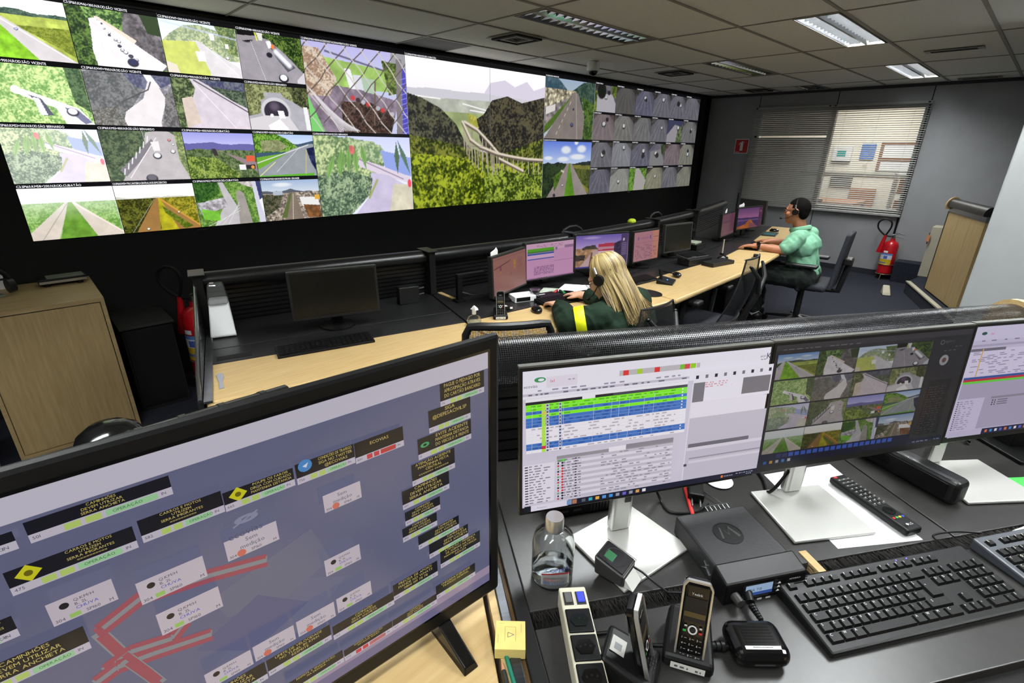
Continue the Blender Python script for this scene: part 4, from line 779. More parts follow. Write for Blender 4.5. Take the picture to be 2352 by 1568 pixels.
sheet('pale envelope with green print half under the white sheet',[(2.30,1.99),(2.42,2.05),(2.36,2.13),(2.25,2.07)],DZ,mat('envelope_green',(150,176,140),0.7,noise=.2,scale=20,rgb2=(206,208,206)))
o = MB().prism([(.08*math.cos(a),.1*math.sin(a)) for a in np.linspace(0,2*PI,25)[:-1]],0,.004).build('mouse_pad', M_BLKM); o.location = (2.76,1.60,DZ); tag(o,'rounded black mouse pad at the elbow of the blonde woman','mouse pad')
keyboard_simple('low black keyboard behind the desk microphone',(2.98,1.80,DZ),R(-4),.30,.12)
t = thing('desk_microphone','black push-to-talk console with a stub microphone on the wood','microphone',(3.10,1.66,DZ),R(20)); b = MB(); b.add([(-.07,-.055,0),(.07,-.055,0),(.07,.055,0),(-.07,.055,0),(-.07,-.055,.01),(.07,-.055,.01),(.07,.055,.03),(-.07,.055,.03)],[(0,3,2,1),(4,5,6,7),(0,1,5,4),(1,2,6,5),(2,3,7,6),(3,0,4,7)]); b.build('console', M_BLK, t, bevel=.003); b = MB(); b.cyl((-.02,.03,.025),(-.01,.045,.085),.009,.012,n=12); b.build('stub', M_BLK, t, True); B('lamp', mat('blue_led',(60,110,255),.4,emit=(80,130,255),estr=3), t, [(0,.008,-.01,-.002,.017,.021)]); b = MB(); b.tube([(-.07,-.055,.011),(.07,-.055,.011),(.07,.055,.031)],.002,6); b.build('edge', M_CHROME, t)
t = thing('handset_microphone','black hand microphone on a curled cable on the wood','microphone',(3.30,1.69,DZ),R(-40)); b = MB(); b.ell((0,0,.018),(.03,.045,.018),16,10); b.build('body', M_BLKG, t, True); b = MB(); b.tube([(0,.04,.015),(-.02,.09,.01),(-.05,.13,.012),(-.06,.2,.01)],.004,7); b.build('cable', M_BLK, t, True)
t = thing('black_riser','black riser box carrying the silver-edged keyboard','riser',(3.84,1.83,DZ),R(-12)); B('body', M_BLKM, t, [(-.14,.14,-.06,.06,0,.05)], bevel=.004)
keyboard_simple('silver-edged keyboard on the black riser',(3.83,1.85,DZ+.05),R(-12),.26,.12,M_DARKG)
t = thing('black_case','flat black case lying on the wood in front of the riser','case',(3.94,1.685,DZ),R(-10)); B('body', M_BLKM, t, [(-.14,.14,-.06,.05,0,.03)], bevel=.004); B('seam', M_DARKG, t, [(-.141,.141,-.0605,.0505,.013,.015)])
mouse('black mouse beside the flat black case',(4.16,1.74,DZ),R(60))
t = thing('network_box','pale green topped router box between the far monitors','router',(4.45,2.15,DZ),R(5)); B('body', M_BLK, t, [(-.11,.11,-.07,.07,0,.05)], bevel=.004); B('cover', mat('pale_green_cover',(150,158,140),.5), t, [(-.1,.05,-.05,.06,.05,.066)], bevel=.003); 
for k in range(4): B('port', M_DARKG, t, [(-.08+.03*k,-.06+.03*k,-.072,-.07,.012,.026)])
t = thing('monitor_arm','dark monitor arm bracket on a vertical pole behind the router box','bracket',(4.6,2.25,DZ)); b = MB(); b.cyl((0,0,0),(0,0,.20),.012,n=12); b.build('pole', M_BLK, t, True); B('arm', M_BLK, t, [(-.12,.01,-.02,.02,.13,.16)], bevel=.004)
t = thing('pen_stand','thin pale pen standing in a holder near the desk joint','pen',(4.37,1.84,DZ)); b = MB(); b.cyl((0,0,0),(0,0,.012),.02,n=14); b.build('holder', M_BLK, t); b = MB(); b.cyl((0,0,.012),(.004,.004,.13),.006,n=10); b.build('pen', M_BEIGE, t, True)
keyboard_simple('black keyboard under the hands of the man in mint',(4.98,1.80,DZ),R(12),.40,.12)
mouse('black mouse under the right hand of the man in mint',(5.25,1.79,DZ),R(5))
t = thing('headset_puck','small black headset control box on the wood','control box',(4.50,1.60,DZ),R(20)); B('body', M_BLK, t, [(-.03,.03,-.02,.02,0,.02)], bevel=.006); b = MB(); b.tube([(-.03,0,.008),(-.1,.03,.006),(-.18,.02,.006),(-.24,.08,.006)],.003,6); b.build('cable', M_BLK, t, True)
t = thing('laptop_tablet','black tablet leaning at the end of the far desk','tablet',(5.86,1.98,DZ),R(12)); B('body', M_BLKM, t, [(-.13,.13,-.07,.07,0,.012)], bevel=.003); B('glow', mat('teal_screen',(30,80,84),.3,emit=(30,90,96),estr=.25), t, [(-.11,.05,-.055,.055,.012,.0125)])
mouse('black mouse at the far end of the last desk',(6.12,2.03,DZ),R(20))
t = thing('antenna_base','thin black antenna on a base behind the sunset screen','antenna',(5.75,2.35,DZ)); b = MB(); b.lathe([(.05,0),(.05,.01),(.0,.014)],16); b.build('base', M_BLK, t); b = MB(); b.cyl((0,0,.01),(0,0,.42),.008,n=8); b.build('rod', M_BLK, t)
t = thing('speaker_arm','black swing arm bracket left of the salmon map monitor','bracket',(1.76,2.26,DZ),R(-10)); B('foot', M_BLK, t, [(-.03,.03,-.03,.03,0,.012)]); B('post', M_BLK, t, [(-.015,.015,-.015,.015,.012,.14)]); B('arm', M_BLK, t, [(-.015,.17,-.015,.015,.14,.165)], bevel=.003); b = MB(); b.tube([(.0,0,.06),(.08,-.02,.03),(.16,-.01,.02)],.004,6); b.build('cable', M_DARKG, t, True)
B0 = MB(); B0.tube([(-.1,0,0),(-.08,.0,.025),(-.02,0,.042),(.06,0,.04),(.12,0,.015),(.14,0,-.01)],.008,8)
def cloop(label,loc,rz): o = obj('cable_loop', B0.mesh('cable_loop', M_DARKG, True), None, loc, (0,0,rz)); tag(o,label,'cable')
cloop('grey cable loop arching over the rail behind the purple road picture monitor',(2.98,2.43,1.005),R(0)); cloop('grey cable loop arching over the rail behind the grey-framed monitor',(4.25,2.47,1.008),R(5))
o = MB().ell((0,0,.014),(.05,.03,.024),14,8).build('hi_vis_cloth', mat('hi_vis_yellow',(190,214,40),.7,noise=.2,scale=30,bump=.3), None, True); o.location = (3.80,2.43,1.0); tag(o,'crumpled yellow-green cloth on the rail','cloth')

# ---------------------------------------------------------------- left side: cabinet, devices, extinguisher
t = thing('wood_cabinet','pale oak cabinet with one plain door in front of the video wall','cabinet',(-.0525,3.43,0))
B('body', M_OAKH, t, [(-.2675,.2675,.02,.64,.79,.81),(-.2675,-.2475,.02,.64,0,.79),(.2475,.2675,.02,.64,0,.79),(-.2475,.2475,.62,.64,0,.79),(-.2475,.2475,.02,.62,0,.025)])
B('top_edge', M_OAKH, t, [(-.2675,.2675,0,.02,.788,.81),(-.2675,-.2495,0,.02,0,.788),(.2495,.2675,0,.02,0,.788),(-.2495,.2495,0,.02,0,.02)])
B('door', M_OAKV, t, [(-.246,.246,.004,.022,.024,.782)], bevel=.001)
t = thing('set_top_device','silver-fronted flat device with rubber feet on the oak cabinet','device',(.085,3.93,.81),R(3)); B('case', M_BLK, t, [(-.11,.11,-.05,.07,.016,.045)], bevel=.004); B('front_strip', M_SILV, t, [(-.108,.108,-.054,-.05,.02,.034)]); B('lid', mat('greenish_lid',(120,124,112),.3), t, [(-.07,.1,-.035,.06,.045,.049)])
for x in (-.075,.075): b = MB(); b.cyl((x,-.03,0),(x,-.03,.016),.014,n=12); b.build('foot', M_BLK, t); b = MB(); b.cyl((x,.05,0),(x,.05,.016),.014,n=12); b.build('foot', M_BLK, t)
t = thing('headset','black headset with grey ear cups on the oak cabinet','headset',(-.20,3.80,.81),R(20)); b = MB(); b.tube([(.07*math.cos(a),0,.075+.075*math.sin(a)) for a in np.linspace(-.3,PI+.3,14)],.012,8); b.build('band', M_BLK, t, True)
for s in (-1,1): b = MB(); b.cyl((s*.055,0,.05),(s*.085,0,.05),.04,.035,n=18); b.build('ear_cup', M_BLKM, t, True)
B('pad', mat('grey_pad',(120,120,112),.7), t, [(-.03,.03,-.03,.03,0,.012)], bevel=.004)
t = thing('white_card','white card leaning behind the headset on the oak cabinet','card',(-.22,3.99,.81),R(5)); B('sheet', M_PAPER, t, [(-.06,.06,-.002,.002,0,.11)]); B('label', M_DARKG, t, [(-.06,.06,-.004,-.002,.05,.062)])
t = thing('black_cabinet','low black cabinet with a grey top edge beside the oak cabinet','cabinet',(.50,3.62,0)); B('body', M_FLATBLK, t, [(-.24,.02,0,.42,0,.55)]); B('top', M_FLATBLK, t, [(-.25,.03,-.01,.43,.55,.565)]); B('edge', M_DARKG, t, [(-.25,.03,-.014,-.01,.55,.565)]); B('door', M_BLKM, t, [(-.23,.01,-.006,0,.03,.54)])
def extinguisher(label,loc,rz,big=1.0):
    t = thing('fire_extinguisher',label,'extinguisher',loc,rz)
    r = .085*big; h = .44*big
    b = MB(); b.lathe([(.0,.07),(r*.8,.07),(r,.085),(r,.07+h*.85),(r*.8,.07+h*.95),(r*.35,.07+h),(r*.3,.07+h+.03),(0,.07+h+.03)],24); cy = b.build('cylinder', M_RED, t, True)
    mw = mat('stand_wire',(150,140,110),.4,.7)
    for k in range(3): a = 2*PI*k/3+.4; b = MB(); b.cyl((r*1.0*math.cos(a),r*1.0*math.sin(a),.07),(r*1.35*math.cos(a),r*1.35*math.sin(a),0),.005,n=8); b.build('stand_leg',mw,t,True)
    for z_ in (.072,.2): b = MB(); b.tube([(r*1.03*math.cos(a),r*1.03*math.sin(a),z_) for a in np.linspace(0,2*PI,21)],.0045,6); b.build('stand_ring',mw,t,True)
    b = MB(); b.cyl((0,0,.07+h+.02),(0,0,.07+h+.07),.02,n=12); b.tube([(-.02,0,.07+h+.05),(.05,0,.07+h+.06),(.11,0,.07+h+.045)],.007,8); b.tube([(-.02,0,.07+h+.075),(.05,0,.07+h+.1),(.11,0,.07+h+.09)],.007,8); b.build('valve', M_CHROME, t, True)
    hp = [(-.02,0,.07+h+.05),(-.10,.0,.07+h+.06),(-.19,.0,.07+h+.14),(-.2,.0,.07+h+.22),(-.14,.0,.07+h+.265),(-.07,0,.07+h+.24),(-.055,0,.07+h+.17),(-.09,0,.07+h+.06)]
    b = MB(); b.tube(smooth_pts(hp),.010,8); b.build('hose', M_BLK, t, True)
    b = MB(); b.cyl((-.09,0,.07+h+.06),(-.115,-.01,.07+h*.62),.018,.034,n=14); b.build('horn', M_RED, t, True)
    lb = MB(); n_ = 9
    def arc(z0,z1,a0,a1,nm,m_): 
        q = MB(); A = np.linspace(a0,a1,n_); q.add([((r+.0012)*math.cos(a),(r+.0012)*math.sin(a),z) for z in (z0,z1) for a in A],[(i,i+1,n_+i+1,n_+i) for i in range(n_-1)]); q.build(nm,m_,t,True)
    z = .07+h*.28; a0,a1 = -2.7,-.9
    arc(z,z+h*.18,a0,a1,'label_yellow',mat('label_yellow',(214,180,40),.5,noise=.15,scale=40)); arc(z+h*.05,z+h*.09,a0+.1,a1-.6,'label_stripe',mat('label_blue2',(70,110,190),.5)); arc(z+h*.18,z+h*.30,a0,a1,'label_white',mat('label_white',(214,220,232),.5,noise=.15,scale=60)); arc(z+h*.19,z+h*.28,-2.0,-1.5,'label_badge',mat('label_badge',(70,96,176),.5)); arc(z+h*.30,z+h*.35,a0,a1,'label_blue',mat('label_blue',(90,140,206),.5)); arc(z+h*.37,z+h*.43,-2.2,-1.6,'label_tag',M_PAPER)
    return t
extinguisher('red extinguisher with a yellow label standing by the window wall',(8.20,1.235,0),R(-90))
extinguisher('red extinguisher in the dark behind the end of the far desk',(.70,3.80,0),R(-44),1.15)
# end wall things
t = thing('extinguisher_sign','red extinguisher pictogram sign on the grey wall','sign',(XE-.004,3.50,1.655),R(-90)); B('plate', M_PAPER, t, [(-.105,.105,.0,.004,-.105,.105)])
p = Print(.0004); p.rect(-.095,-.095,.095,.095,(190,24,30)); p.rect(-.022,-.065,.022,.035,(240,240,235)); p.disc(0,.035,.022,(240,240,235)); p.rect(-.008,.05,.008,.07,(240,240,235)); p.line([(.0,.068),(.04,.055)],.008,(240,240,235)); p.line([(-.02,.06),(-.045,.02)],.008,(240,240,235)); row_text(p,-.08,-.02,-.088,.012,(226,190,190),4,.9,4); p.build('pictogram', M_PRINT, t)
t = thing('wall_key_box','small orange key tag hanging on the beige cabinet','key tag',(8.02,.86,.60),R(-90)); B('hook', M_DARKG, t, [(-.004,.004,-.004,.0,.05,.08)]); B('tag', mat('orange_tag',(214,140,96),.5), t, [(-.016,.016,-.008,-.002,-.03,.05)], bevel=.003); B('tail', M_DARKG, t, [(-.006,.006,-.007,-.003,-.06,-.03)])
t = thing('narrow_cabinet','narrow beige locker behind the wooden partition','cabinet',(8.16,.79,.13)); B('body', M_BEIGE, t, [(-.12,.12,-.1,.065,0,.62)], bevel=.006); B('door_line', M_DARKG, t, [(-.1215,-.12,-.06,-.057,.02,.6)]); B('handle', M_BLK, t, [(-.135,-.12,-.075,-.065,.40,.56)])
t = thing('beige_foot','beige molded foot cover on the carpet by the step','cover',(7.28,1.02,0),R(20)); t.scale = (.7,.7,.6); b = MB(); b.add([(-.12,-.06,0),(.08,-.06,0),(.08,.06,0),(-.12,.06,0),(-.08,-.05,.05),(.08,-.05,.17),(.08,.05,.17),(-.08,.05,.05)],[(0,3,2,1),(4,5,6,7),(0,1,5,4),(1,2,6,5),(2,3,7,6),(3,0,4,7)]); b.build('shell', M_BEIGE, t, bevel=.012)
B('sole', M_BLK, t, [(-.122,.082,-.062,.062,0,.008)])
# wooden partition with a rounded black cap, on the step
u = Vector((-.93,-.37,0)).normalized(); an = math.atan2(-.37,-.93)
t = thing('wood_partition','upright oak partition with a rounded black cap beside the pillar','partition',(7.30,.66,.145),an)
for i in range(3): B('board', M_OAKV, t, [(.005+.33*i,.332+.33*i,-.02,.02,0,.86)], bevel=.001)
B('rail', M_CHROME, t, [(0,1.0,-.024,.024,.86,.905)]); b = MB(); b.extr([(.055*math.cos(a),.07*math.sin(a)) for a in np.linspace(-.2,PI+.2,13)],(.012,0,.925),(1.0,0,.925)); b.build('cap', M_BLKM, t, True)
b = MB(); b.extr([(.066*math.cos(a),.085*math.sin(a)) for a in np.linspace(-.5,PI+.5,15)],(-.01,0,.925),(.012,0,.925)); b.build('end_arch', M_MAPLE, t, True); B('end_edge', M_DARKG, t, [(-.012,.004,-.024,.024,0,.86)])

# ---------------------------------------------------------------- venetian blinds
def blind(label,y0,y1,tilt,skip=(),z1=2.19,z0=.80,n=52):
    t = thing('venetian_blind',label,'blind',(XE-.045,(y0+y1)/2,z0)); L = y1-y0; Hh = z1-z0
    B('head_rail', M_BLIND, t, [(-.02,.025,-L/2,L/2,Hh-.03,Hh)], bevel=.002); B('bottom_rail', M_BLIND, t, [(-.014,.014,-L/2,L/2,0,.018)], bevel=.002)
    me = MB().add([(-.0125,-L/2,-.001),(0,-L/2,.0018),(.0125,-L/2,-.001),(-.0125,L/2,-.001),(0,L/2,.0018),(.0125,L/2,-.001),(-.0125,-L/2,-.0018),(0,-L/2,.001),(.0125,-L/2,-.0018),(-.0125,L/2,-.0018),(0,L/2,.001),(.0125,L/2,-.0018)],[(0,1,4,3),(1,2,5,4),(6,9,10,7),(7,10,11,8),(0,3,9,6),(2,8,11,5),(0,6,7,1),(1,7,8,2),(3,4,10,9),(4,5,11,10)]).mesh('slat', M_BLIND)
    for k in range(n):
        z = .028+(Hh-.065)*k/(n-1)
        if k in skip: continue
        obj('slat', me, t, (0,0,z), (0,tilt,0))
    for f in (-.36,-.02,.34): B('ladder_cord', M_BEIGE, t, [(-.0135,-.0125,f*L-.001,f*L+.001,.018,Hh-.03)])
    for s in (-1,1): B('bracket', M_BLK, t, [(-.026,-.02,s*(L/2-.03)-.012,s*(L/2-.03)+.012,Hh-.022,Hh-.008)])
blind('closed venetian blind beside the red sign, with one bright gap',2.33,3.36,R(-76),skip=(37,))
blind('open venetian blind with a lit room behind it',1.25,2.325,R(-24))
t = thing('wall_cable','dark cord hanging from the open blind to the extinguisher','cord',(XE-.012,1.262,.79)); b = MB(); b.cyl((0,0,0),(0,0,-.20),.007,n=8); b.build('cord', M_BLK, t); b = MB(); b.cyl((0,0,-.2),(0,0,-.235),.011,.008,n=8); b.build('pull', M_BLK, t)

# ---------------------------------------------------------------- the room behind the open blind
XF = 11.25
M_CREAM = mat('cream_wall',(226,222,208),.8,noise=.03)
struct(B('wall_far', M_CREAM, None, [(XF,XF+.1,.2,5.2,0,2.7)])); struct(B('wall_far_left', M_CREAM, None, [(XE+.13,XF,5.1,5.2,0,2.7)])); struct(B('wall_far_right', M_CREAM, None, [(XE+.13,XF,.2,.3,0,2.7)]))
struct(B('floor_far', mat('far_floor',(150,146,136),.5,noise=.05), None, [(XE+.13,XF,.2,5.2,-.1,0)])); struct(B('ceiling_far', M_CEIL, None, [(XE+.13,XF,.2,5.2,2.62,2.7)]))
ld = bpy.data.lights.new('far_room_light','AREA'); ld.shape = 'RECTANGLE'; ld.size = 1.2; ld.size_y = 1.2; ld.energy = 62; ld.color = (1,.98,.92)
t = thing('far_luminaire','ceiling light panel of the room behind the blind','luminaire',(9.9,2.3,2.6)); B('frame', M_WHITE, t, [(-.62,.62,-.62,.62,-.01,.02)]); lo = bpy.data.objects.new('far_room_light', ld); COL.objects.link(lo); lo.parent = t; lo.location = (0,0,-.02)
t = thing('wall_panel_screen','white wall panel with a teal screen behind the blind','panel',(XF-.06,2.81,1.44)); B('case', M_WHITE, t, [(0,.05,-.15,.15,0,.25)], bevel=.004); B('screen', mat('teal_panel',(60,150,150),.4), t, [(-.002,0,-.06,.08,.07,.18)]); B('foot', M_BLK, t, [(-.01,.05,-.15,.15,-.02,0)])
t = thing('blue_board','blue notice board on the far wall','board',(XF-.03,2.42,1.46)); B('panel', mat('blue_board',(70,110,180),.5), t, [(0,.02,-.11,.11,0,.27)], bevel=.01); B('tray', M_DARKG, t, [(-.01,.0,-.03,.03,-.1,-.085)])
t = thing('far_window','brown framed window with white panes in the far room','window',(XF-.03,1.96,1.28)); B('frame', mat('brown_frame',(120,78,52),.5), t, [(0,.03,-.28,-.23,0,.48),(0,.03,.23,.28,0,.48),(0,.03,-.23,.23,.43,.48),(0,.03,-.23,.23,.17,.23)]); B('pane', M_WHITE, t, [(.01,.02,-.23,.23,.23,.43)]); B('pane', M_WHITE, t, [(.01,.02,-.23,.23,.0,.17)])
t = thing('counter','pale counter with a dark edge along the far wall','counter',(XF-.26,2.5,0)); B('body', M_CREAM, t, [(-.2,.24,-.8,.8,0,1.2)]); B('top', mat('counter_edge',(110,108,96),.5), t, [(-.22,.24,-.82,.82,1.2,1.24)])
t = thing('dark_oven','dark grey box appliance built into the far counter','appliance',(XF-.47,2.62,1.0)); B('front', mat('oven_grey',(84,84,78),.5), t, [(-.02,.015,-.17,.17,0,.2)]); B('handle', M_DARKG, t, [(-.03,-.02,-.12,.12,.165,.175)])
M_TBL = mat('brown_table',(150,104,74),.5,noise=.1,scale=6)
t = thing('brown_table','brown table in the room behind the blind','table',(9.75,2.36,0)); B('top', M_TBL, t, [(-.45,.5,-.32,.32,.80,.84)], bevel=.004)
for x in (-.4,.45):
    for y in (-.28,.28): B('leg', M_DARKG, t, [(x-.02,x+.02,y-.02,y+.02,0,.8)])
def fchair(loc,rz,label,top=1.06):
    t = thing('dining_chair',label,'chair',loc,rz); B('seat', M_TBL, t, [(-.2,.2,-.2,.2,.42,.46)], bevel=.01); B('backrest', M_TBL, t, [(-.2,.2,.19,.22,.6,top)], bevel=.03)
    for x in (-.18,.18):
        for y in (-.18,.19): B('leg', M_CHROME, t, [(x-.012,x+.012,y-.012,y+.012,0,.6 if y > 0 else .42)])
fchair((9.0,2.52,0),R(90),'brown chair with its back to the blind in the next room',.92); fchair((10.55,2.25,0),R(-90),'brown chair on the far side of the brown table',1.0); fchair((10.05,2.9,0),R(10),'brown chair turned sideways at the brown table',.95)
t = thing('white_shelf','white shelf with orange boxes at the right of the next room','shelf',(9.7,1.42,0)); B('side', M_WHITE, t, [(-.15,.15,.20,.22,0,1.3)]); B('side', M_WHITE, t, [(-.15,.15,-.22,-.2,0,1.3)])
for z in (.1,.4,.7,1.0,1.28): B('shelf_board', M_WHITE, t, [(-.15,.15,-.2,.2,z,z+.015)])
for k,z in enumerate((.416,.716,1.016)):
    o = B('orange_box', mat('orange_box',(206,120,60),.6,noise=.1), None, [(-.1,.1,-.15,.15,0,.2)], bevel=.004); o.location = (9.7,1.42,z); tag(o,('orange box on the lower board of the white shelf','orange box on the middle board of the white shelf','orange box on the upper board of the white shelf')[k],'box','orange boxes on the white shelf')
# ---------------------------------------------------------------- foreground desk (local x along the desk, local y away from the operator)
FZ, FA = .826, R(-32)
fA = Vector((math.cos(FA),math.sin(FA),0)); fN = Vector((-math.sin(FA),math.cos(FA),0))
def perf_mat():
    m = bpy.data.materials.new('perforated_metal'); m.use_nodes = True; nt = m.node_tree; b = nt.nodes['Principled BSDF']; out = nt.nodes['Material Output']
    b.inputs['Base Color'].default_value = (*lin((44,44,46)),1); b.inputs['Metallic'].default_value = .5; b.inputs['Roughness'].default_value = .3
    uv = nt.nodes.new('ShaderNodeUVMap'); uv.uv_map = 'UVMap'; sc_ = nt.nodes.new('ShaderNodeVectorMath'); sc_.operation = 'SCALE'; sc_.inputs['Scale'].default_value = 1/.0054
    fr = nt.nodes.new('ShaderNodeVectorMath'); fr.operation = 'FRACTION'; sb = nt.nodes.new('ShaderNodeVectorMath'); sb.operation = 'SUBTRACT'; sb.inputs[1].default_value = (.5,.5,0)
    sx = nt.nodes.new('ShaderNodeVectorMath'); sx.operation = 'MULTIPLY'; sx.inputs[1].default_value = (1,1,0)
    ln = nt.nodes.new('ShaderNodeVectorMath'); ln.operation = 'LENGTH'; lt = nt.nodes.new('ShaderNodeMath'); lt.operation = 'LESS_THAN'; lt.inputs[1].default_value = .36
    tr = nt.nodes.new('ShaderNodeBsdfTransparent'); mx = nt.nodes.new('ShaderNodeMixShader'); L = nt.links.new
    L(uv.outputs[0],sc_.inputs[0]); L(sc_.outputs[0],fr.inputs[0]); L(fr.outputs[0],sb.inputs[0]); L(sb.outputs[0],sx.inputs[0]); L(sx.outputs[0],ln.inputs[0]); L(ln.outputs['Value'],lt.inputs[0]); L(lt.outputs[0],mx.inputs[0]); L(b.outputs[0],mx.inputs[1]); L(tr.outputs[0],mx.inputs[2]); L(mx.outputs[0],out.inputs['Surface'])
    MATS['perforated_metal'] = m; return m
M_PERF = perf_mat()
def perf_tube(name, x0, x1, yc, zc, ry, rz_, parent, a0=0.0, a1=2*PI):
    nu,nv = 24,40; V = []; UV = []; arc = 0; prev = None; A = np.linspace(a0,a1,nv+1)
    for a in A:
        y,z = yc+ry*math.cos(a), zc+rz_*math.sin(a)
        if prev: arc += math.hypot(y-prev[0],z-prev[1])
        prev = (y,z)
        for i in range(nu+1): x = x0+(x1-x0)*i/nu; V.append((x,y,z)); UV.append((x,arc))
    F = [(j*(nu+1)+i,j*(nu+1)+i+1,(j+1)*(nu+1)+i+1,(j+1)*(nu+1)+i) for j in range(nv) for i in range(nu)]
    me = bpy.data.meshes.new(name); me.from_pydata(V,[],F); ul = me.uv_layers.new(name='UVMap')
    for p in me.polygons:
        p.use_smooth = True
        for li in p.loop_indices: ul.data[li].uv = UV[me.loops[li].vertex_index]
    me.materials.append(M_PERF); return obj(name, me, parent)
fd = thing('control_desk','near black-topped desk carrying the three silver-stand monitors','desk',(0,0,0),FA)
AL,AR = .175,1.845
B('rear_panel', M_DESKF, fd, [(AL,1.12,.627,1.09,FZ-.03,FZ)], bevel=.002); B('rear_panel', M_DESKF, fd, [(1.124,AR,.627,1.09,FZ-.03,FZ)], bevel=.002)
B('front_panel', M_DESKF, fd, [(AL,AR,.378,.592,FZ-.03,FZ)], bevel=.002); B('worktop', M_MAPLE, fd, [(AL,AR,.03,.332,FZ-.032,FZ)], bevel=.01)
B('brush_channel', mat('slot_black',(4,4,4),.8), fd, [(AL,AR,.59,.63,FZ-.06,FZ-.032),(AL,AR,.331,.379,FZ-.06,FZ-.02)])
B('bare_edge', M_MAPLE, fd, [(.755,.772,.60,.655,FZ-.02,FZ+.002)])
rr = random.Random(11); br = MB()
for i in range(1500):
    x = AL+.005+(AR-AL-.01)*rr.random(); y = .628-.004*rr.random(); l = .022+.016*rr.random(); s_ = rr.uniform(-.014,.012); zz = FZ-.006+rr.uniform(-.002,.004)
    br.add([(x-.0006,y,zz),(x+.0006,y,zz),(x+s_,y-l,zz-.001),(x,y,zz+.0012)],[(0,1,2),(0,2,3),(1,3,2)])
o = br.build('brush_bristles', mat('bristle_black',(52,50,48),.5), fd); o['kind'] = 'stuff'
slat_run(fd,(AL,1.09),(AR,1.09),FZ+.004,1.045,7,M_SLAT); B('screen_backing', M_FLATBLK, fd, [(AL,AR,1.091,1.12,.05,1.05)])
perf_tube('perforated_rail',AL-.02,AR-.012,1.11,1.10,.066,.066,fd,-2.2,PI+2.2-.0)
b = MB(); b.extr([(.078*math.cos(a),.08*math.sin(a)-.0) for a in np.linspace(-1.0,PI+1.0,21)]+[(-.05,-.3),(.05,-.3)],(AR-.012,1.11,1.10),(AR+.012,1.11,1.10)); b.build('end_arch', M_MAPLE, fd, True)
B('end_panel', M_MAPLE, fd, [(AR-.01,AR+.012,.1,1.14,.0,FZ-.0)])
B('modesty_panel', M_FLATBLK, fd, [(AL,AR,.7,.72,.05,FZ-.03)])
B('side_frame', M_BLKM, fd, [(.148,AL-.001,.0,1.10,.0,FZ+.003)], bevel=.002)
B('side_gap_liner', mat('brown_liner',(88,66,34),.6), fd, [(.140,.1475,.0,1.05,.05,FZ-.006)]); B('side_trim', M_TRIMD, fd, [(.122,.140,.0,1.03,FZ-.02,FZ+.003)], bevel=.002); B('side_board', M_MAPLE, fd, [(.108,.1215,.0,1.0,.05,FZ-.001)])

# ---------------------------------------------------------------- the desk under the big TV
lp = lambda a,n: (fA*a+fN*n)
wd = thing('wood_desk','maple desk carrying the big TV','desk',(0,0,0))
q0,q1 = lp(.098,.02),lp(.098,1.0); b = MB(); b.prism([(q0.x,q0.y),(q1.x,q1.y),(.35,1.0),(-.75,1.0),(-.75,.12),(q0.x-.3,.12)],FZ-.03,FZ); b.build('worktop', M_MAPLE, wd, bevel=.003)
B('modesty_panel', M_FLATBLK, wd, [(-.7,.3,.8,.82,0,FZ-.03)]); B('leg_panel', M_FLATBLK, wd, [(-.72,-.69,.2,.95,0,FZ-.03)]); B('leg_panel', M_FLATBLK, wd, [(.0,.03,.25,.95,0,FZ-.03)])
B('screen_backing', M_FLATBLK, wd, [(-.75,.42,1.03,1.06,.1,1.05)])
rb = MB(); rb.extr([(.05*math.cos(a),.045*math.sin(a)) for a in np.linspace(-.9,PI+.9,15)],(-.75,1.045,1.06),(.33,1.045,1.06)); rb.build('top_rail', mat('glossy_black_rail',(30,30,31),.18,.3), wd, True)
for x in (.06,.13,.2,.28): rc_ = MB(); rc_.extr([(.0515*math.cos(a),.0465*math.sin(a)) for a in np.linspace(-.5,PI+.5,13)],(x-.006,1.045,1.06),(x+.006,1.045,1.06)); rc_.build('rail_clip', M_BLKM, wd)
t = thing('black_dome','glossy black dome-shaped object behind the big TV','dome',(.02,1.23,.0)); b = MB(); b.lathe([(.07,.9),(.07,.985),(.066,1.01),(.054,1.035),(.034,1.05),(0,1.056)],28); b.build('dome', M_BLKG, t, True); b = MB(); b.cyl((0,0,0),(0,0,.9),.03,n=14); b.build('pole', M_BLK, t); b = MB(); b.lathe([(.16,0),(.16,.015),(.03,.03),(0,.03)],24); b.build('base', M_BLK, t); B('silver_tab', M_SILV, t, [(.05,.062,-.05,-.038,.98,1.02)])
t = thing('white_bin','plain white box on the carpet beside the oak cabinet','box',(-.53,3.33,0)); B('body', M_WHITE, t, [(-.15,.13,-.12,.12,0,.30)], bevel=.01); B('lid', M_WHITE, t, [(-.155,.135,-.125,.125,.30,.325)], bevel=.006)

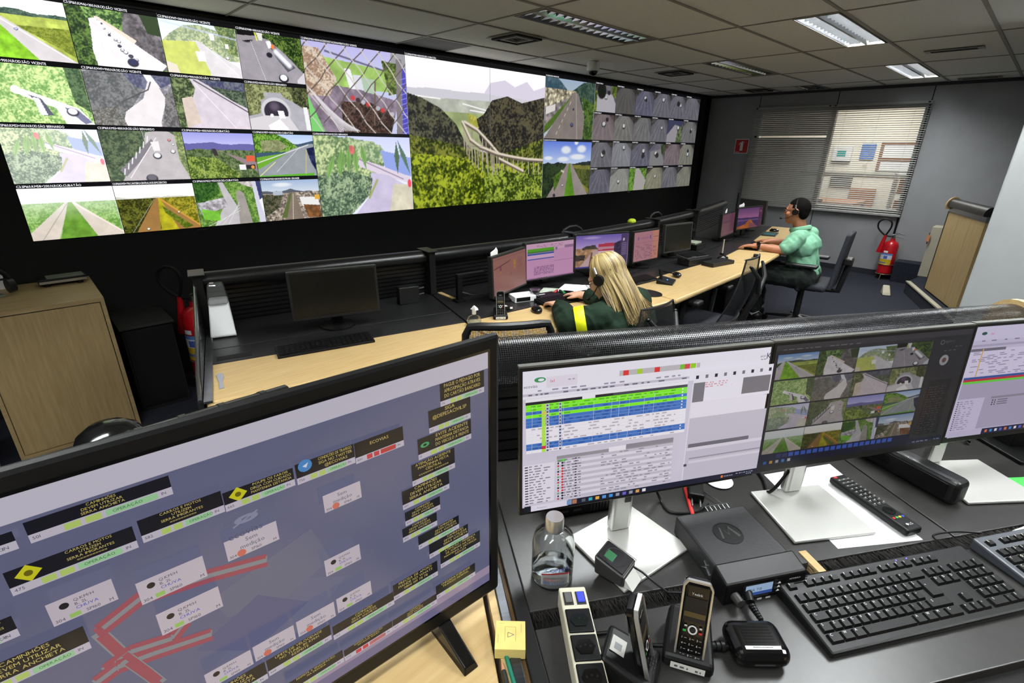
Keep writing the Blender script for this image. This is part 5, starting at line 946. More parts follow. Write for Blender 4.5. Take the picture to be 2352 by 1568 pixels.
# ---------------------------------------------------------------- big TV
TW,TH = .87,.49
tv = thing('television','big black-framed TV showing a road sign map','television',(.456-TW*math.cos(R(-4)),.493-TW*math.sin(R(-4)),FZ),R(-4))
zt = .034; b = MB(); b.box2(0,TW,0,.014,zt,zt+TH); b.build('housing', M_BLK, tv, bevel=.006); b = MB(); b.box2(.1,TW-.1,.014,.06,zt+.04,zt+.3); b.build('back_bulge', M_BLK, tv, bevel=.015)
for x in (.12,TW-.115):
    b = MB(); b.add([(x-.014,-.075,0),(x+.014,-.075,0),(x+.014,.11,0),(x-.014,.11,0),(x-.01,-.07,.012),(x+.01,-.07,.012),(x+.012,.01,zt+.004),(x+.012,.035,zt+.004),(x-.012,.035,zt+.004),(x-.012,.01,zt+.004),(x+.01,.105,.012),(x-.01,.105,.012)],[(0,3,2,1),(0,1,5,4),(4,5,6,9),(9,6,7,8),(8,7,10,11),(11,10,2,3),(1,2,10,7,6,5),(0,4,9,8,11,3)]); b.build('foot', M_BLKG, tv, bevel=.002)
S_TV = screen_mat('tv_screen',.62,.22)
p = Print(.00003); X = lambda u: u*TW; Y = lambda v: zt+v*TH
x0,x1,y0,y1 = X(.026),X(.974),Y(.07),Y(.952)
p.rect(x0,y0,x1,y1,(112,114,146)); p.rect(x0,Y(.90),x1,y1,(216,210,226)); p.rect(x0,Y(.105),x1,Y(.14),(178,158,184)); p.rect(x0,y0,x1,Y(.105),(128,122,160))
for pts,c in (([(.36,.3),(.5,.34),(.62,.5),(.7,.42),(.62,.3),(.5,.2),(.36,.22)],(116,118,150)),([(.53,.55),(.66,.62),(.68,.5),(.6,.44),(.54,.48)],(120,122,148)),([(.5,.43),(.58,.5),(.64,.4),(.56,.34)],(104,106,146))): p.poly([(X(u),Y(v)) for u,v in pts],c)
for L in ([(.599,.587),(.536,.615),(.467,.637),(.422,.601),(.436,.505)],[(.501,.529),(.481,.497),(.441,.516),(.415,.499)],[(.52,.455),(.498,.465),(.459,.483),(.426,.494),(.404,.48)],[(.436,.505),(.449,.437),(.457,.391)]):
    for off,c in ((0,(150,152,160)),(.006,(176,86,104)),(-.006,(176,86,104))): p.line([(X(u),Y(v)+off) for u,v in L],.012 if off == 0 else .006,c)
GRN,BLKS,YL = (170,224,170),(26,27,36),(226,206,120)
def sign(u0,u1,v0,v1,lines,icon=None,strip=GRN,off=0.0):
    p.rect(X(u0),Y(v0),X(u1),Y(v1),BLKS); h = (v1-v0)*TH; n = max(3,len(lines)); hh = h/(n+.4); cx = (X(u0)+X(u1))/2+(.012 if icon else 0)+off
    for i,s_ in enumerate(lines): p.text(s_,cx,Y(v1)-hh*(i+1)-hh*(0 if len(lines) > 1 else .6)+hh*.1,hh*.72,YL,fit=(u1-u0)*TW*.82-(.016 if icon else 0),center=True)
    if icon == 'diamond': c = X(u0)+.014; m_ = (Y(v0)+Y(v1))/2; p.poly([(c-.009,m_),(c,m_-.009),(c+.009,m_),(c,m_+.009)],(226,222,40)); p.disc(c,m_,.003,(120,110,20))
    if icon == 'leaf': c = X(u0)+.011; m_ = (Y(v0)+Y(v1))/2; p.disc(c,m_,.007,(70,180,120),12,.004); p.disc(c,m_,.003,(26,27,36),8,.002)
    if icon == 'bird': c = X(u0)+.011; m_ = (Y(v0)+Y(v1))/2+.004; p.disc(c,m_,.008,(80,150,220)); p.poly([(c-.003,m_),(c+.004,m_+.003),(c+.001,m_-.003)],(235,240,250))
    b0 = Y(v0)-.0085; p.rect(X(u0),b0,X(u1),Y(v0),(214,206,222)); w_ = X(u1)-X(u0)
    p.text(str(100+abs(int(u0*997))%800),X(u0)+.002,b0+.003,.0032,(96,92,116))
    p.rect(X(u0)+w_*.22,b0+.001,X(u0)+w_*.33,Y(v0)-.001,(198,224,120) if strip == GRN else (224,70,80)); p.rect(X(u0)+w_*.36,b0+.001,X(u0)+w_*.47,Y(v0)-.001,(198,224,120) if strip == GRN else (224,70,80)); p.rect(X(u0)+w_*.5,b0+.001,X(u1)-.012,Y(v0)-.001,strip); p.text('OPERAÇÃO',X(u0)+w_*.55,b0+.003,.003,(70,110,80),fit=w_*.3); p.text('IN',X(u1)-.009,b0+.003,.0032,(96,92,116))
CAM = ['CAMINHÕES','DEVEM UTILIZAR','SERRA ANCHIETA']; MOT = ['CARROS E MOTOS','UTILIZEM','SERRA IMIGRANTES','==========']
sign(.879,.965,.845,.899,['PAGUE O PEDAGIO POR','APROXIMAÇÃO ATRAVES','DO CARTÃO BANCARIO']); sign(.856,.936,.775,.829,['SIGA','@DEFESACIVILSP']); sign(.834,.936,.704,.754,['EVITE ACIDENTE','MANTENHA DISTANCIA','DO VEICULO A FRENTE'],'leaf'); sign(.82,.901,.627,.681,['ATENÇÃO ACIDENTE','MANTENHA PISTA','CENTRAL','<<<==== <<<====']); sign(.8,.888,.563,.609,CAM); sign(.802,.868,.504,.535,CAM); sign(.795,.86,.452,.483,CAM); sign(.822,.904,.396,.43,CAM,off=.012); sign(.841,.923,.34,.378,CAM,off=.012); sign(.862,.949,.277,.326,['ATENÇÃO / PRESENÇA','DE ANIMAIS NA PISTA','MANTENHA A DISTANCIA','REDUZA']); sign(.769,.855,.259,.302,['PRECISA DE APOIO?','MANDE NO WHATS','0800 019 78 78']); sign(.849,.936,.162,.201,['CHEGADA P.GRANDE','TRAFEGO NORMAL'])
sign(.733,.809,.775,.818,['ECOVIAS'],None,(226,60,72)); sign(.652,.732,.781,.819,['CONDIÇÕES DE TRAFEGO','SIGA NO TWITTER','@ECOVIAS'],'bird'); sign(.567,.649,.784,.815,['POUPE OS FAROIS','DIRIJA COM CUIDADO','MANTENHA DISTANCIA'],'diamond'); sign(.484,.566,.787,.824,MOT); sign(.403,.522,.873,.90,CAM); sign(.377,.479,.783,.818,MOT,'diamond'); sign(.32,.37,.698,.729,MOT); sign(.32,.414,.601,.643,CAM); sign(.664,.767,.256,.288,CAM); sign(.57,.661,.265,.303,['LIMITE DE VELOCIDADE','NO TUNEL 80 KM/H','RESPEITE']); sign(.48,.568,.262,.305,CAM); sign(.76,.847,.157,.181,CAM); sign(.675,.759,.158,.183,['RESPEITE A SINALIZAÇÃO','DISTANCIA SEGURA'],None,(226,120,130)); sign(.59,.673,.16,.19,['RESPEITE A SINALIZAÇÃO','NA DESCIDA']); sign(.33,.395,.876,.896,CAM,None,(226,60,72))
def meas(u0,u1,v0,v1,empty):
    p.rect(X(u0),Y(v0),X(u1),Y(v1),(216,204,216)); h = (v1-v0)*TH
    if empty: p.text('Sem',(X(u0)+X(u1))/2,Y(v1)-h*.36,h*.2,(96,112,130),center=True); p.text('medição',(X(u0)+X(u1))/2,Y(v1)-h*.66,h*.2,(96,112,130),center=True); p.disc(X(u0)+.014,Y(v0)+h*.16,.0045,(230,120,104))
    else: p.disc(X(u0)+.011,Y(v1)-h*.33,.0035,(30,30,40)); p.text('Q.KM/H',X(u0)+.018,Y(v1)-h*.3,h*.12,(80,80,100)); p.text('B. 2L',X(u0)+.018,Y(v1)-h*.48,h*.12,(80,80,100)); p.text('CHUVA',X(u0)+.018,Y(v1)-h*.66,h*.13,(80,80,210)); p.rect(X(u0)+.012,Y(v0)+h*.06,X(u0)+.02,Y(v0)+h*.24,(170,214,110))
    p.text('SP160',X(u0)+.024,Y(v0)+h*.08,h*.13,(90,88,110)); p.text('304',X(u0)+.002,Y(v0)+h*.08,h*.13,(90,88,110)); p.text('M',X(u1)-.006,Y(v0)+h*.08,h*.13,(90,88,110))
for q,e in (((.679,.733,.662,.713),1),((.556,.617,.646,.70),1),((.466,.532,.634,.691),0),((.474,.539,.536,.596),0),((.395,.449,.674,.727),0),((.667,.72,.471,.523),0),((.675,.73,.332,.382),0),((.616,.671,.328,.38),1),((.558,.612,.328,.377),1),((.5,.555,.326,.375),0)): meas(*q,e)
for u,v in ((.585,.742),): p.disc(X(u),Y(v),.012,(150,152,182),14,.005); p.disc(X(u),Y(v),.005,(112,114,146),10,.002); p.line([(X(u)-.014,Y(v)-.006),(X(u)+.012,Y(v)+.005)],.002,(150,152,182)); p.text('ecovias',X(u)-.02,Y(v)-.02,.008,(90,94,130))
p.build('screen', S_TV, tv, (0,-.0006,0))
B('screen_glass_edge', M_BLKG, tv, [(X(.026)-.004,X(.974)+.004,-.0005,.0,y0-.004,y1+.004)])

# ---------------------------------------------------------------- three near monitors
def fg_monitor(label, neck, bc, brz, pan, prz, W, Hh, content, cm, extra=None):
    t = thing('desk_monitor', label, 'monitor', (neck[0],neck[1],FZ), prz)
    inv = Matrix.Rotation(-prz,3,'Z'); d_ = inv @ Vector((bc[0]-neck[0],bc[1]-neck[1],0))
    pl = MB(); w_,dd = .195,.165; poly = [(-w_/2,-dd/2),(w_/2,-dd/2),(w_/2*.94,dd/2),(-w_/2*.94,dd/2)]; pl.prism(poly,.002,.009); o = pl.build('stand_base', M_PLATE, t, bevel=.002); o.location = d_; o.rotation_euler = (0,0,brz-prz)
    pd = MB(); pd.prism([(x*.97,y*.97) for x,y in poly],0,.002); o = pd.build('base_pad', M_BLK, t); o.location = d_; o.rotation_euler = (0,0,brz-prz)
    nk = MB(); nk.box2(-.024,.024,-.011,.013,.009,.22); o = nk.build('stand_neck', M_SILV, t, bevel=.009, seg=3); hl = MB(); hl.box2(.002,.016,-.0125,-.0105,.085,.15); hl.build('cable_slot', M_DARKG, o, bevel=.0008)
    P0 = inv @ Vector((pan[0]-neck[0],pan[1]-neck[1],0)); z = pan[2]-FZ; tl = R(-3.5)
    hs = MB(); hs.box2(-W/2,W/2,0,.012,0,Hh); h = hs.build('housing', M_BEZ, t, bevel=.002); h.location = (P0.x,P0.y,z); h.rotation_euler = (tl,0,0)
    bk = MB(); bk.box2(-W*.36,W*.36,.012,.038,.05,Hh-.05); bk.build('rear_cover', M_BEZ, h, bevel=.006)
    te = MB(); te.box2(-W/2,W/2,-.0005,.0125,Hh-.0005,Hh+.003); te.build('top_edge', M_BEZE, h)
    s = content.build('screen', cm, h); s.location = (-W/2+.006,-.0005,.017)
    return t,h
W1,H1 = .532,.307; sw,sh_ = W1-.012,H1-.024
def ui_table():
    p = Print(.00002); w_,h_ = sw,sh_; U = lambda u: u*w_; Vv = lambda v: (1-v)*h_
    def rc(u0,v0,u1,v1,c): p.rect(U(u0),Vv(v1),U(u1),Vv(v0),c)
    rc(0,0,1,1,(206,200,216)); rc(0,0,1,.19,(232,228,240)); rc(0,.155,.65,.172,(196,190,206))
    p.text('ecovias',U(.004),Vv(.115),.006,(60,62,84)); p.disc(U(.062),Vv(.065),.011,(60,150,90),14,.005); p.disc(U(.066),Vv(.066),.006,(232,228,240),12,.0028); rc(.085,.05,.2,.125,(224,216,230)); p.text('1x1',U(.1),Vv(.09),.006,(206,60,90)); row_text(p,U(.14),U(.19),Vv(.085),.002,(160,150,170),2,.8,4)
    rc(.36,.06,.66,.098,(190,186,190))
    for u,c in ((.385,(222,60,60)),(.44,(170,206,60)),(.51,(222,60,60)),(.615,(120,190,60)),(.635,(222,70,80)),(.66,(150,206,30))): rc(u-.01,.062,u+.012,.097,c)
    rc(.675,.062,.69,.097,(190,186,190)); row_text(p,U(.02),U(.62),Vv(.145),.003,(150,146,170),6,.5,22); row_text(p,U(.02),U(.64),Vv(.17),.003,(110,106,124),7,.55,24)
    p.text('eco',U(.955),Vv(.07),.006,(70,70,90)); p.text('K',U(.984),Vv(.085),.013,(50,52,70)); row_text(p,U(.95),U(.985),Vv(.09),.002,(150,146,160),8,.9,3)
    rc(.01,.19,.645,.215,(235,232,240)); rc(.01,.212,.34,.232,(34,34,44)); rc(.22,.205,.27,.232,(235,232,240)); rc(.34,.212,.645,.232,(70,70,82))
    row = .0225; cols = 'GGBGBBBWWWWWBBW'; CC = {'G':(128,240,40),'B':(62,116,196),'W':(236,232,240)}
    for i,ch in enumerate(cols):
        v = .232+i*row; rc(.01,v,.645,v+row,CC[ch]); tcol = {'G':(90,180,40),'B':(44,86,160),'W':(180,172,184)}[ch]; row_text(p,U(.03),U(.6),Vv(v+row*.75),.0026,tcol,i+9,.62,22)
        rc(.068,v,.082,v+row,(176,230,70)); rc(.083,v+.003,.096,v+row,(206,206,226)); rc(.132,v+.003,.142,v+row,(196,200,226)); rc(.086,v+.008,.093,v+row*.85,(60,60,84)); rc(.134,v+.008,.14,v+row*.85,(60,60,84)); rc(.622,v+.006,.628,v+row*.7,(235,240,250))
    rc(.066,.232+13*row,.082,.232+14*row,(206,40,70)); rc(.066,.232+2*row,.082,.232+3*row,(214,200,90)); rc(.01,.57,.645,.6,(206,200,216))
    for u in (.03,.145,.26,.33,.36,.4,.46,.5): rc(u,.232,u+.001,.232+15*row,(206,214,236))
    rc(0,.655,.118,.955,(226,220,234)); rc(.125,.615,.6,.64,(150,146,154)); rc(.33,.605,.4,.64,(232,228,238)); rc(.4,.6,.6,.63,(140,136,146))
    for i in range(15):
        v = .64+i*.0205; rc(.125,v,.6,v+.0205,(222,216,230) if i % 2 else (196,190,204)); row_text(p,U(.15),U(.22),Vv(v+.015),.0024,(130,124,140),i+70,.9,4); row_text(p,U(.3),U(.59),Vv(v+.015),.0024,(150,142,158),i+90,.5,12)
        p.disc(U(.131),Vv(v+.01),.0021,((90,170,90),(40,40,60),(206,60,70))[i % 3],8); p.disc(U(.147),Vv(v+.01),.0023,(216,50,60) if 2 < i < 12 else (40,40,60),8); rc(.196,v+.005,.203,v+.014,(60,60,80))
        v2 = .665+i*.0192; rc(.004,v2,.016,v2+.008,(40,38,50)); row_text(p,U(.02),U(.07+.03*((i*7)%4)/3),Vv(v2+.006),.0022,(130,124,140),i+120,1,3)
    rc(.125,.632,.155,.65,(120,150,120)); rc(.142,.63,.152,.645,(90,220,60))
    rc(.652,.11,1,.34,(232,228,240)); rc(.655,.19,.703,.335,(120,118,128)); rc(.87,.19,.995,.315,(120,118,126)); row_text(p,U(.705),U(.8),Vv(.2),.002,(214,140,150),44,.9,6); row_text(p,U(.705),U(.8),Vv(.215),.002,(214,140,150),45,.9,6); row_text(p,U(.705),U(.82),Vv(.23),.002,(214,140,150),46,.9,8)
    for i in range(10): rc(.66+.04*i,.135,.672+.04*i,.16,((40,40,60),(120,118,130))[i % 2])
    rc(.652,.34,.99,.455,(228,224,236)); rc(.65,.455,1,.955,(196,190,206)); rc(.648,.2,.653,.955,(222,216,232)); rc(.66,.66,.935,.69,(110,108,120)); rc(.655,.69,1,.715,(216,210,224)); rc(.67,.80,1,.82,(214,208,222)); rc(.67,.775,1,.785,(150,146,158)); rc(.65,.82,.663,.84,(70,70,90))
    rc(0,.955,1,1,(30,32,52)); rc(0,.955,.025,1,(16,18,34)); rc(.025,.955,.17,1,(222,216,232)); p.text('Pesquisar',U(.05),Vv(.985),.0036,(150,146,160)); rc(.165,.958,.185,.996,(120,150,190)); rc(.187,.96,.205,.994,(176,120,90))
    for i,c in enumerate(((90,94,110),(60,170,190),(230,176,70),(90,150,220),(60,150,226),(150,152,170),(110,100,200),(150,152,170),(220,160,80),(230,230,235))): rc(.225+.028*i,.966,.24+.028*i,.99,c)
    rc(.83,.968,.84,.988,(230,120,50)); row_text(p,U(.845),U(.885),Vv(.982),.0024,(150,152,170),77,1,4); row_text(p,U(.9),U(.985),Vv(.975),.002,(160,162,180),78,.7,8); row_text(p,U(.95),U(.975),Vv(.99),.002,(160,162,180),79,1,2)
    return p
S_M1 = screen_mat('monitor_screen',.86,.3); S_M2 = screen_mat('monitor_screen_dim',.34,.3); S_M3 = screen_mat('monitor_screen_mid',.66,.3)
m1,_ = fg_monitor('near monitor showing a table with lime green and blue rows',(.765,.448),(.745,.41),R(-9),(.785,.411,.933),R(-29.3),W1,H1,ui_table(),S_M1)
p = Print(.00002); p.rect(0,0,sw,sh_,(62,60,68)); p.rect(0,0,sw,.05*sh_,(26,28,60)); p.rect(0,.05*sh_,sw*.8,.10*sh_,(36,38,72))
for i in range(20): p.rect((.09+.031*i)*sw,.058*sh_,(.113+.031*i)*sw,.092*sh_,(72,110,220) if i > 1 else (60,66,130))
for i,c in enumerate(((60,120,200),(230,176,70),(200,205,215),(80,150,220),(230,230,235))): p.rect((.03+.03*i)*sw,.015*sh_,(.045+.03*i)*sw,.04*sh_,c)
p.rect(.80*sw,.05*sh_,sw,sh_,(56,54,62)); p.rect(.83*sw,.08*sh_,.96*sw,.58*sh_,(40,40,48)); p.rect(0,.955*sh_,sw,sh_,(78,74,82)); p.text('digifort',.86*sw,.9*sh_,.006,(120,118,126)); p.ring(.845*sw,.905*sh_,.004,.006,(130,128,134)); p.disc(.88*sw,.75*sh_,.013,(190,188,196)); p.disc(.88*sw,.75*sh_,.006,(130,92,84))
for i in range(20): row_text(p,.845*sw,.93*sw,(.1+.022*i)*sh_,.0016,(100,96,104),i+200,.8,4); p.rect(.835*sw,(.1+.022*i)*sh_,.84*sw,(.108+.022*i)*sh_,(150,90,90))
row_text(p,.86*sw,.97*sw,.83*sh_,.002,(120,118,126),230,.8,6); row_text(p,.87*sw,.97*sw,.86*sh_,.002,(120,118,126),231,.8,6); row_text(p,.03*sw,.4*sw,.962*sh_,.002,(140,138,146),232,.7,12); row_text(p,.82*sw,.98*sw,.02*sh_,.003,(150,152,190),233,.7,8)
m2,h2 = fg_monitor('near monitor with a dark four by four grid of camera views',(1.178,.236),(1.13,.18),R(-35),(1.256,.148,.931),R(-30.6),W1,H1,p,S_M2)
gw,gh = .78*sw/4,.83*sh_/4
for k,me in enumerate(TILEMESH):
    if k == 0: me = t_field(True).mesh('camera_view', tw-.003, th_-.003); me.materials.append(S_M2)
    o = obj('camera_view', me, h2, (-W1/2+.006+.012*sw+(k%4)*gw,-.0022,.017+.11*sh_+(3-k//4)*gh), None, ((gw-.001)/(tw-.003),1,(gh-.0035)/(th_-.003)))
    o.material_slots[0].link = 'OBJECT'; o.material_slots[0].material = S_M2
def ui_mon3():
    p = Print(.00002); w_,h_ = sw,sh_; U = lambda u: u*w_; Vv = lambda v: (1-v)*h_
    def rc(u0,v0,u1,v1,c): p.rect(U(u0),Vv(v1),U(u1),Vv(v0),c)
    rc(0,0,1,1,(206,198,226)); rc(0,0,1,.12,(216,208,236)); p.disc(U(.05),Vv(.06),.008,(50,90,80),12,.004); p.text('1x1',U(.09),Vv(.075),.006,(206,90,120)); row_text(p,U(.02),U(.6),Vv(.13),.003,(140,132,160),301,.7,20); rc(0,.155,1,.175,(180,172,200)); rc(.0,.2,1,.44,(222,214,240)); rc(.0,.19,.2,.215,(120,114,130))
    for i in range(14): row_text(p,U(.02),U(.95),Vv(.23+.015*i),.002,(150,142,170),i+310,.5,18)
    rc(.06,.19,.066,.5,(230,180,90)); rc(0,.44,1,.46,(60,90,160)); rc(0,.46,1,.48,(206,50,70)); rc(0,.48,1,.5,(110,220,70)); rc(0,.5,1,.94,(178,170,196)); rc(0,.64,.16,.94,(206,198,226)); rc(.2,.64,.9,.66,(150,142,160))
    for i in range(14): rc(.005,.66+.02*i,.014,.668+.02*i,(50,46,60)); row_text(p,U(.02),U(.1),Vv(.668+.02*i),.002,(150,142,170),i+340,.9,3)
    for i in range(3): p.disc(U(.21),Vv(.675+.02*i),.002,(40,36,50),8); p.disc(U(.225),Vv(.675+.02*i),.002,(90,60,60),8); rc(.24,.67+.02*i,.3,.678+.02*i,(110,104,120))
    rc(0,.945,1,1,(40,38,70)); rc(0,.945,.2,1,(200,192,220))
    for i in range(14): rc(.22+.03*i,.96,.235+.03*i,.985,((226,120,70),(80,150,220),(230,230,235),(90,110,220))[i % 4])
    return p
m3,_ = fg_monitor('near monitor with a pale lavender table at the end of the rail',(1.58,.02),(1.565,-.07),R(-40),(1.722,-.128,.93),R(-32),W1,H1,ui_mon3(),S_M3)

# ---------------------------------------------------------------- keyboards with separate keys
def keyboard(label, c, rz, m, grey=False):
    t = thing('keyboard', label, 'keyboard', (c[0],c[1],FZ), rz); w_,d_ = .44,.140; zf,zr = .012,.026
    zz = lambda y: zf+(zr-zf)*(y+d_/2)/d_
    b = MB(); b.add([(-w_/2,-d_/2,0),(w_/2,-d_/2,0),(w_/2,d_/2,0),(-w_/2,d_/2,0),(-w_/2,-d_/2,zf),(w_/2,-d_/2,zf),(w_/2,d_/2,zr),(-w_/2,d_/2,zr)],[(0,3,2,1),(4,5,6,7),(0,1,5,4),(1,2,6,5),(2,3,7,6),(3,0,4,7)]); b.build('body', m, t, bevel=.004)
    cache = {}; km = mat('key_black',(14,14,15),.5)
    def key(x,y,wk,dk,leg=''):
        kk = (round(wk,4),round(dk,4))
        if kk not in cache:
            q = MB(); a,b_ = wk/2-.0008,dk/2-.0008; i_ = .0022; q.add([(-a,-b_,0),(a,-b_,0),(a,b_,0),(-a,b_,0),(-a+i_,-b_+i_*1.2,.0055),(a-i_,-b_+i_*1.2,.0055),(a-i_,b_-i_*.6,.0055),(-a+i_,b_-i_*.6,.0055)],[(0,3,2,1),(4,5,6,7),(0,1,5,4),(1,2,6,5),(2,3,7,6),(3,0,4,7)]); cache[kk] = q.mesh('key',km)
        an = math.atan2(zr-zf,d_); obj('key', cache[kk], t, (x,y,zz(y)-.0004), (an,0,0))
        if leg: LG_.append((leg,x-wk*.3,y+dk*.08))
    LG_ = []; p_ = .0186; xl = -w_/2+.012; yt = d_/2-.020; ys = [yt-.024-p_*i for i in range(5)]
    key(xl+p_/2,yt,p_,p_*.8,'E')
    for g_,x0 in enumerate((2,6.5,11)):
        for i in range(4): key(xl+(x0+i+.5)*p_,yt,p_,p_*.8,'F')
    rows = ["'1234567890-=",'QWERTYUIOP[]','ASDFGHJKLÇ~','ZXCVBNM,.;/']
    for i,ch in enumerate(rows[0]): key(xl+(i+.5)*p_,ys[0],p_,p_,ch)
    key(xl+14*p_,ys[0],2*p_,p_,'<'); key(xl+.75*p_,ys[1],1.5*p_,p_,'T')
    for i,ch in enumerate(rows[1]): key(xl+(i+2)*p_,ys[1],p_,p_,ch)
    key(xl+14.25*p_,ys[1]-p_/2,1.5*p_,2*p_,'<'); key(xl+.875*p_,ys[2],1.75*p_,p_,'C')
    for i,ch in enumerate(rows[2]): key(xl+(i+2.25)*p_,ys[2],p_,p_,ch)
    key(xl+.625*p_,ys[3],1.25*p_,p_,'S')
    for i,ch in enumerate(rows[3]): key(xl+(i+1.75)*p_,ys[3],p_,p_,ch)
    key(xl+13.6*p_,ys[3],2.7*p_,p_,'S')
    x = xl
    for wk,l in ((1.4,'C'),(1.25,'W'),(1.25,'A'),(5.6,''),(1.25,'A'),(1.25,'W'),(1.25,'M'),(1.7,'C')): key(x+wk*p_/2,ys[4],wk*p_,p_,l); x += wk*p_
    xn = xl+15.35*p_
    for i in range(3):
        key(xn+(i+.5)*p_,yt,p_,p_*.8,'P'); key(xn+(i+.5)*p_,ys[0],p_,p_,'I'); key(xn+(i+.5)*p_,ys[1],p_,p_,'D'); key(xn+(i+.5)*p_,ys[4],p_,p_,'v')
    key(xn+1.5*p_,ys[3],p_,p_,'^'); xp = xn+3.3*p_
    for r_ in range(4):
        for i in range(4): key(xp+(i+.5)*p_,ys[r_],p_,p_,'/*-789+456+123E'[min(r_*4+i,14)])
    key(xp+p_,ys[4],2*p_,p_,'0'); key(xp+2.5*p_,ys[4],p_,p_,','); key(xp+3.5*p_,ys[4],p_,p_,'E')
    pr = Print(.00001)
    for l,x,y in LG_: pr.text(l,x,y,.0044,(200,202,204) if not grey else (236,232,206))
    me = pr.mesh('key_legends', M_PRINT); o = obj('key_legends', me, t); an = math.atan2(zr-zf,d_); o.location = (0,0,zz(0)+.0056); o.rotation_euler = (R(-90)+an+R(180),0,0)
    o.rotation_euler = (R(-90)+an,0,0)
    for x in (.05,.075): b = MB(); b.cyl((x,d_/2-.008,zz(d_/2-.008)),(x,d_/2-.008,zz(d_/2-.008)+.0008),.0012,n=8); b.build('indicator', mat('led_violet',(90,70,255),.4,emit=(90,80,255),estr=4), t)
    return t
keyboard('black keyboard with two violet lights in front of the camera grid monitor',(.998,-.017),R(-31.5),M_BLK)
keyboard('second keyboard with grey frame and pale legends beside the first keyboard',(1.415,-.262),R(-31.5),mat('slate_body',(70,74,80),.45),True)
# ---------------------------------------------------------------- small things on the near desk
t = thing('glass_bottle','clear bottle with a silver cap and COPERA lettering on the near desk','bottle',(.570,.466,FZ),R(-42))
b = MB(); b.lathe([(.0,.001),(.037,.001),(.040,.006),(.040,.082),(.037,.1),(.025,.112),(.0165,.116),(.0155,.124),(.0145,.124),(.0152,.114),(.022,.109),(.035,.098),(.0382,.082),(.0382,.008),(.0,.004)],32); b.build('glass', M_BOTTLE, t, True)
b = MB(); b.lathe([(.0,.0045),(.0378,.0085),(.0378,.03),(.0,.03)],28); b.build('liquid', mat('clear_liquid',(235,240,240),.03,trans=1.0,ior=1.2), t, True)
b = MB(); b.lathe([(.0165,.116),(.0175,.118),(.0175,.14),(.016,.144),(0,.144)],22); b.build('cap', M_SILV, t, True)
lb = Print(.00006); lb.rect(-.026,.014,.03,.037,(226,226,228)); lb.rect(-.026,.037,.03,.0405,(206,50,56)); lb.text('COPERA',-.018,.05,.0085,(40,52,150),fit=.05); lb.text('ETÍLICO 70',-.02,.029,.0045,(190,60,60)); lb.text('HIDRATADO',-.022,.02,.005,(70,90,160)); me = lb.mesh('label', M_PRINT)
for v in me.vertices:
    a = v.co.x/.0404; r_ = .0404-v.co.y; v.co = (r_*math.sin(a),-r_*math.cos(a),v.co.z)
obj('label', me, t)
t = thing('fingerprint_reader','grey fingerprint reader box with a green window before the silver base','reader',(.657,.383,FZ+.0095),R(8)); t.scale = (.84,.84,.84)
b = MB(); b.add([(-.03,-.036,0),(.03,-.036,0),(.03,.036,0),(-.03,.036,0),(-.033,-.036,.034),(.033,-.036,.034),(.033,.038,.052),(-.033,.038,.052)],[(0,3,2,1),(4,5,6,7),(0,1,5,4),(1,2,6,5),(2,3,7,6),(3,0,4,7)]); b.build('body', M_DARKG, t, bevel=.005, seg=3)
an = math.atan2(.018,.074); q = MB(); q.prism([(-.029,-.033),(.029,-.033),(.029,.034),(-.029,.034)],0,.002); o = q.build('top_plate', M_BLKG, t, bevel=.001); o.location = (0,0,.0432); o.rotation_euler = (an,0,0)
q = MB(); q.box2(-.012,.012,.0,.022,.002,.003); o = q.build('window', mat('green_window',(34,92,54),.15,emit=(40,130,70),estr=.04), t); o.location = (-.006,0,.0434); o.rotation_euler = (an,0,0)
q = MB(); q.tube([(.024*math.cos(a),.024*math.sin(a),.0022) for a in np.linspace(0,2*PI,25)],.0006,5); o = q.build('ring', M_DARKG, t); o.location = (0,0,.0434); o.rotation_euler = (an,0,0)
q = MB(); q.tube([(-.033,-.0365,.0345),(.033,-.0365,.0345),(.0335,.038,.0525)],.0012,6); q.build('rim', M_SILV, t)
q = MB(); q.add([(-.024,-.037,.001),(.02,-.037,.001),(.02,-.058,.0),(-.024,-.058,.0),(-.024,-.037,.022),(.02,-.037,.022)],[(0,3,2,1),(4,3,2,5) if False else (4,5,2,3),(0,1,5,4),(0,4,3),(1,2,5)]); q.build('tag', mat('pale_tag',(206,206,200),.5), t)
q = MB(); q.tube([(.024,-.036,.02),(.03,-.055,.012),(.028,-.085,.004),(.02,-.12,.004),(.05,-.16,.004)],.0025,7); q.build('cable', M_BLK, t, True)
# power strip
t = thing('power_strip','ivory power strip with black sockets and two rocker switches','power strip',(.547,.400,FZ),R(140))
b = MB(); b.box2(-.024,.024,0,.36,0,.042); b.build('body', mat('ivory_plastic',(206,202,182),.5,noise=.03), t, bevel=.003)
for k,(x,c) in enumerate(((-.011,(60,70,190)),(.011,(92,92,92)))):
    B('switch_frame', M_DARKG, t, [(x-.008,x+.008,.012,.038,.042,.0435)]); B('rocker', mat('rocker_%d'%k,c,.2,emit=c if k == 0 else None,estr=.5 if k == 0 else 0), t, [(x-.006,x+.006,.015,.035,.0435,.047)], bevel=.001)
for k in range(6):
    y = .07+.048*k; s = B('socket_block', M_BLK, t, [(-.021,.021,y-.022,y+.022,.042,.046)], bevel=.002); hx = MB(); hx.prism([(-.016,0),(-.009,-.012),(.009,-.012),(.016,0),(.009,.012),(-.009,.012)],0,.0012); o = hx.build('recess', M_BLKG, s); o.location = (0,y,.046)
    for x in (-.008,0,.008): h = MB(); h.cyl((x,y-.002*(x == 0),.0472),(x,y-.002*(x == 0),.0476),.0022,n=8); h.build('pin_hole', mat('hole_black',(2,2,2),.9), s)
phone('cordless_phone','cordless phone with its face to the operator in the near desk cradle',(.622,.212,FZ),R(-62))
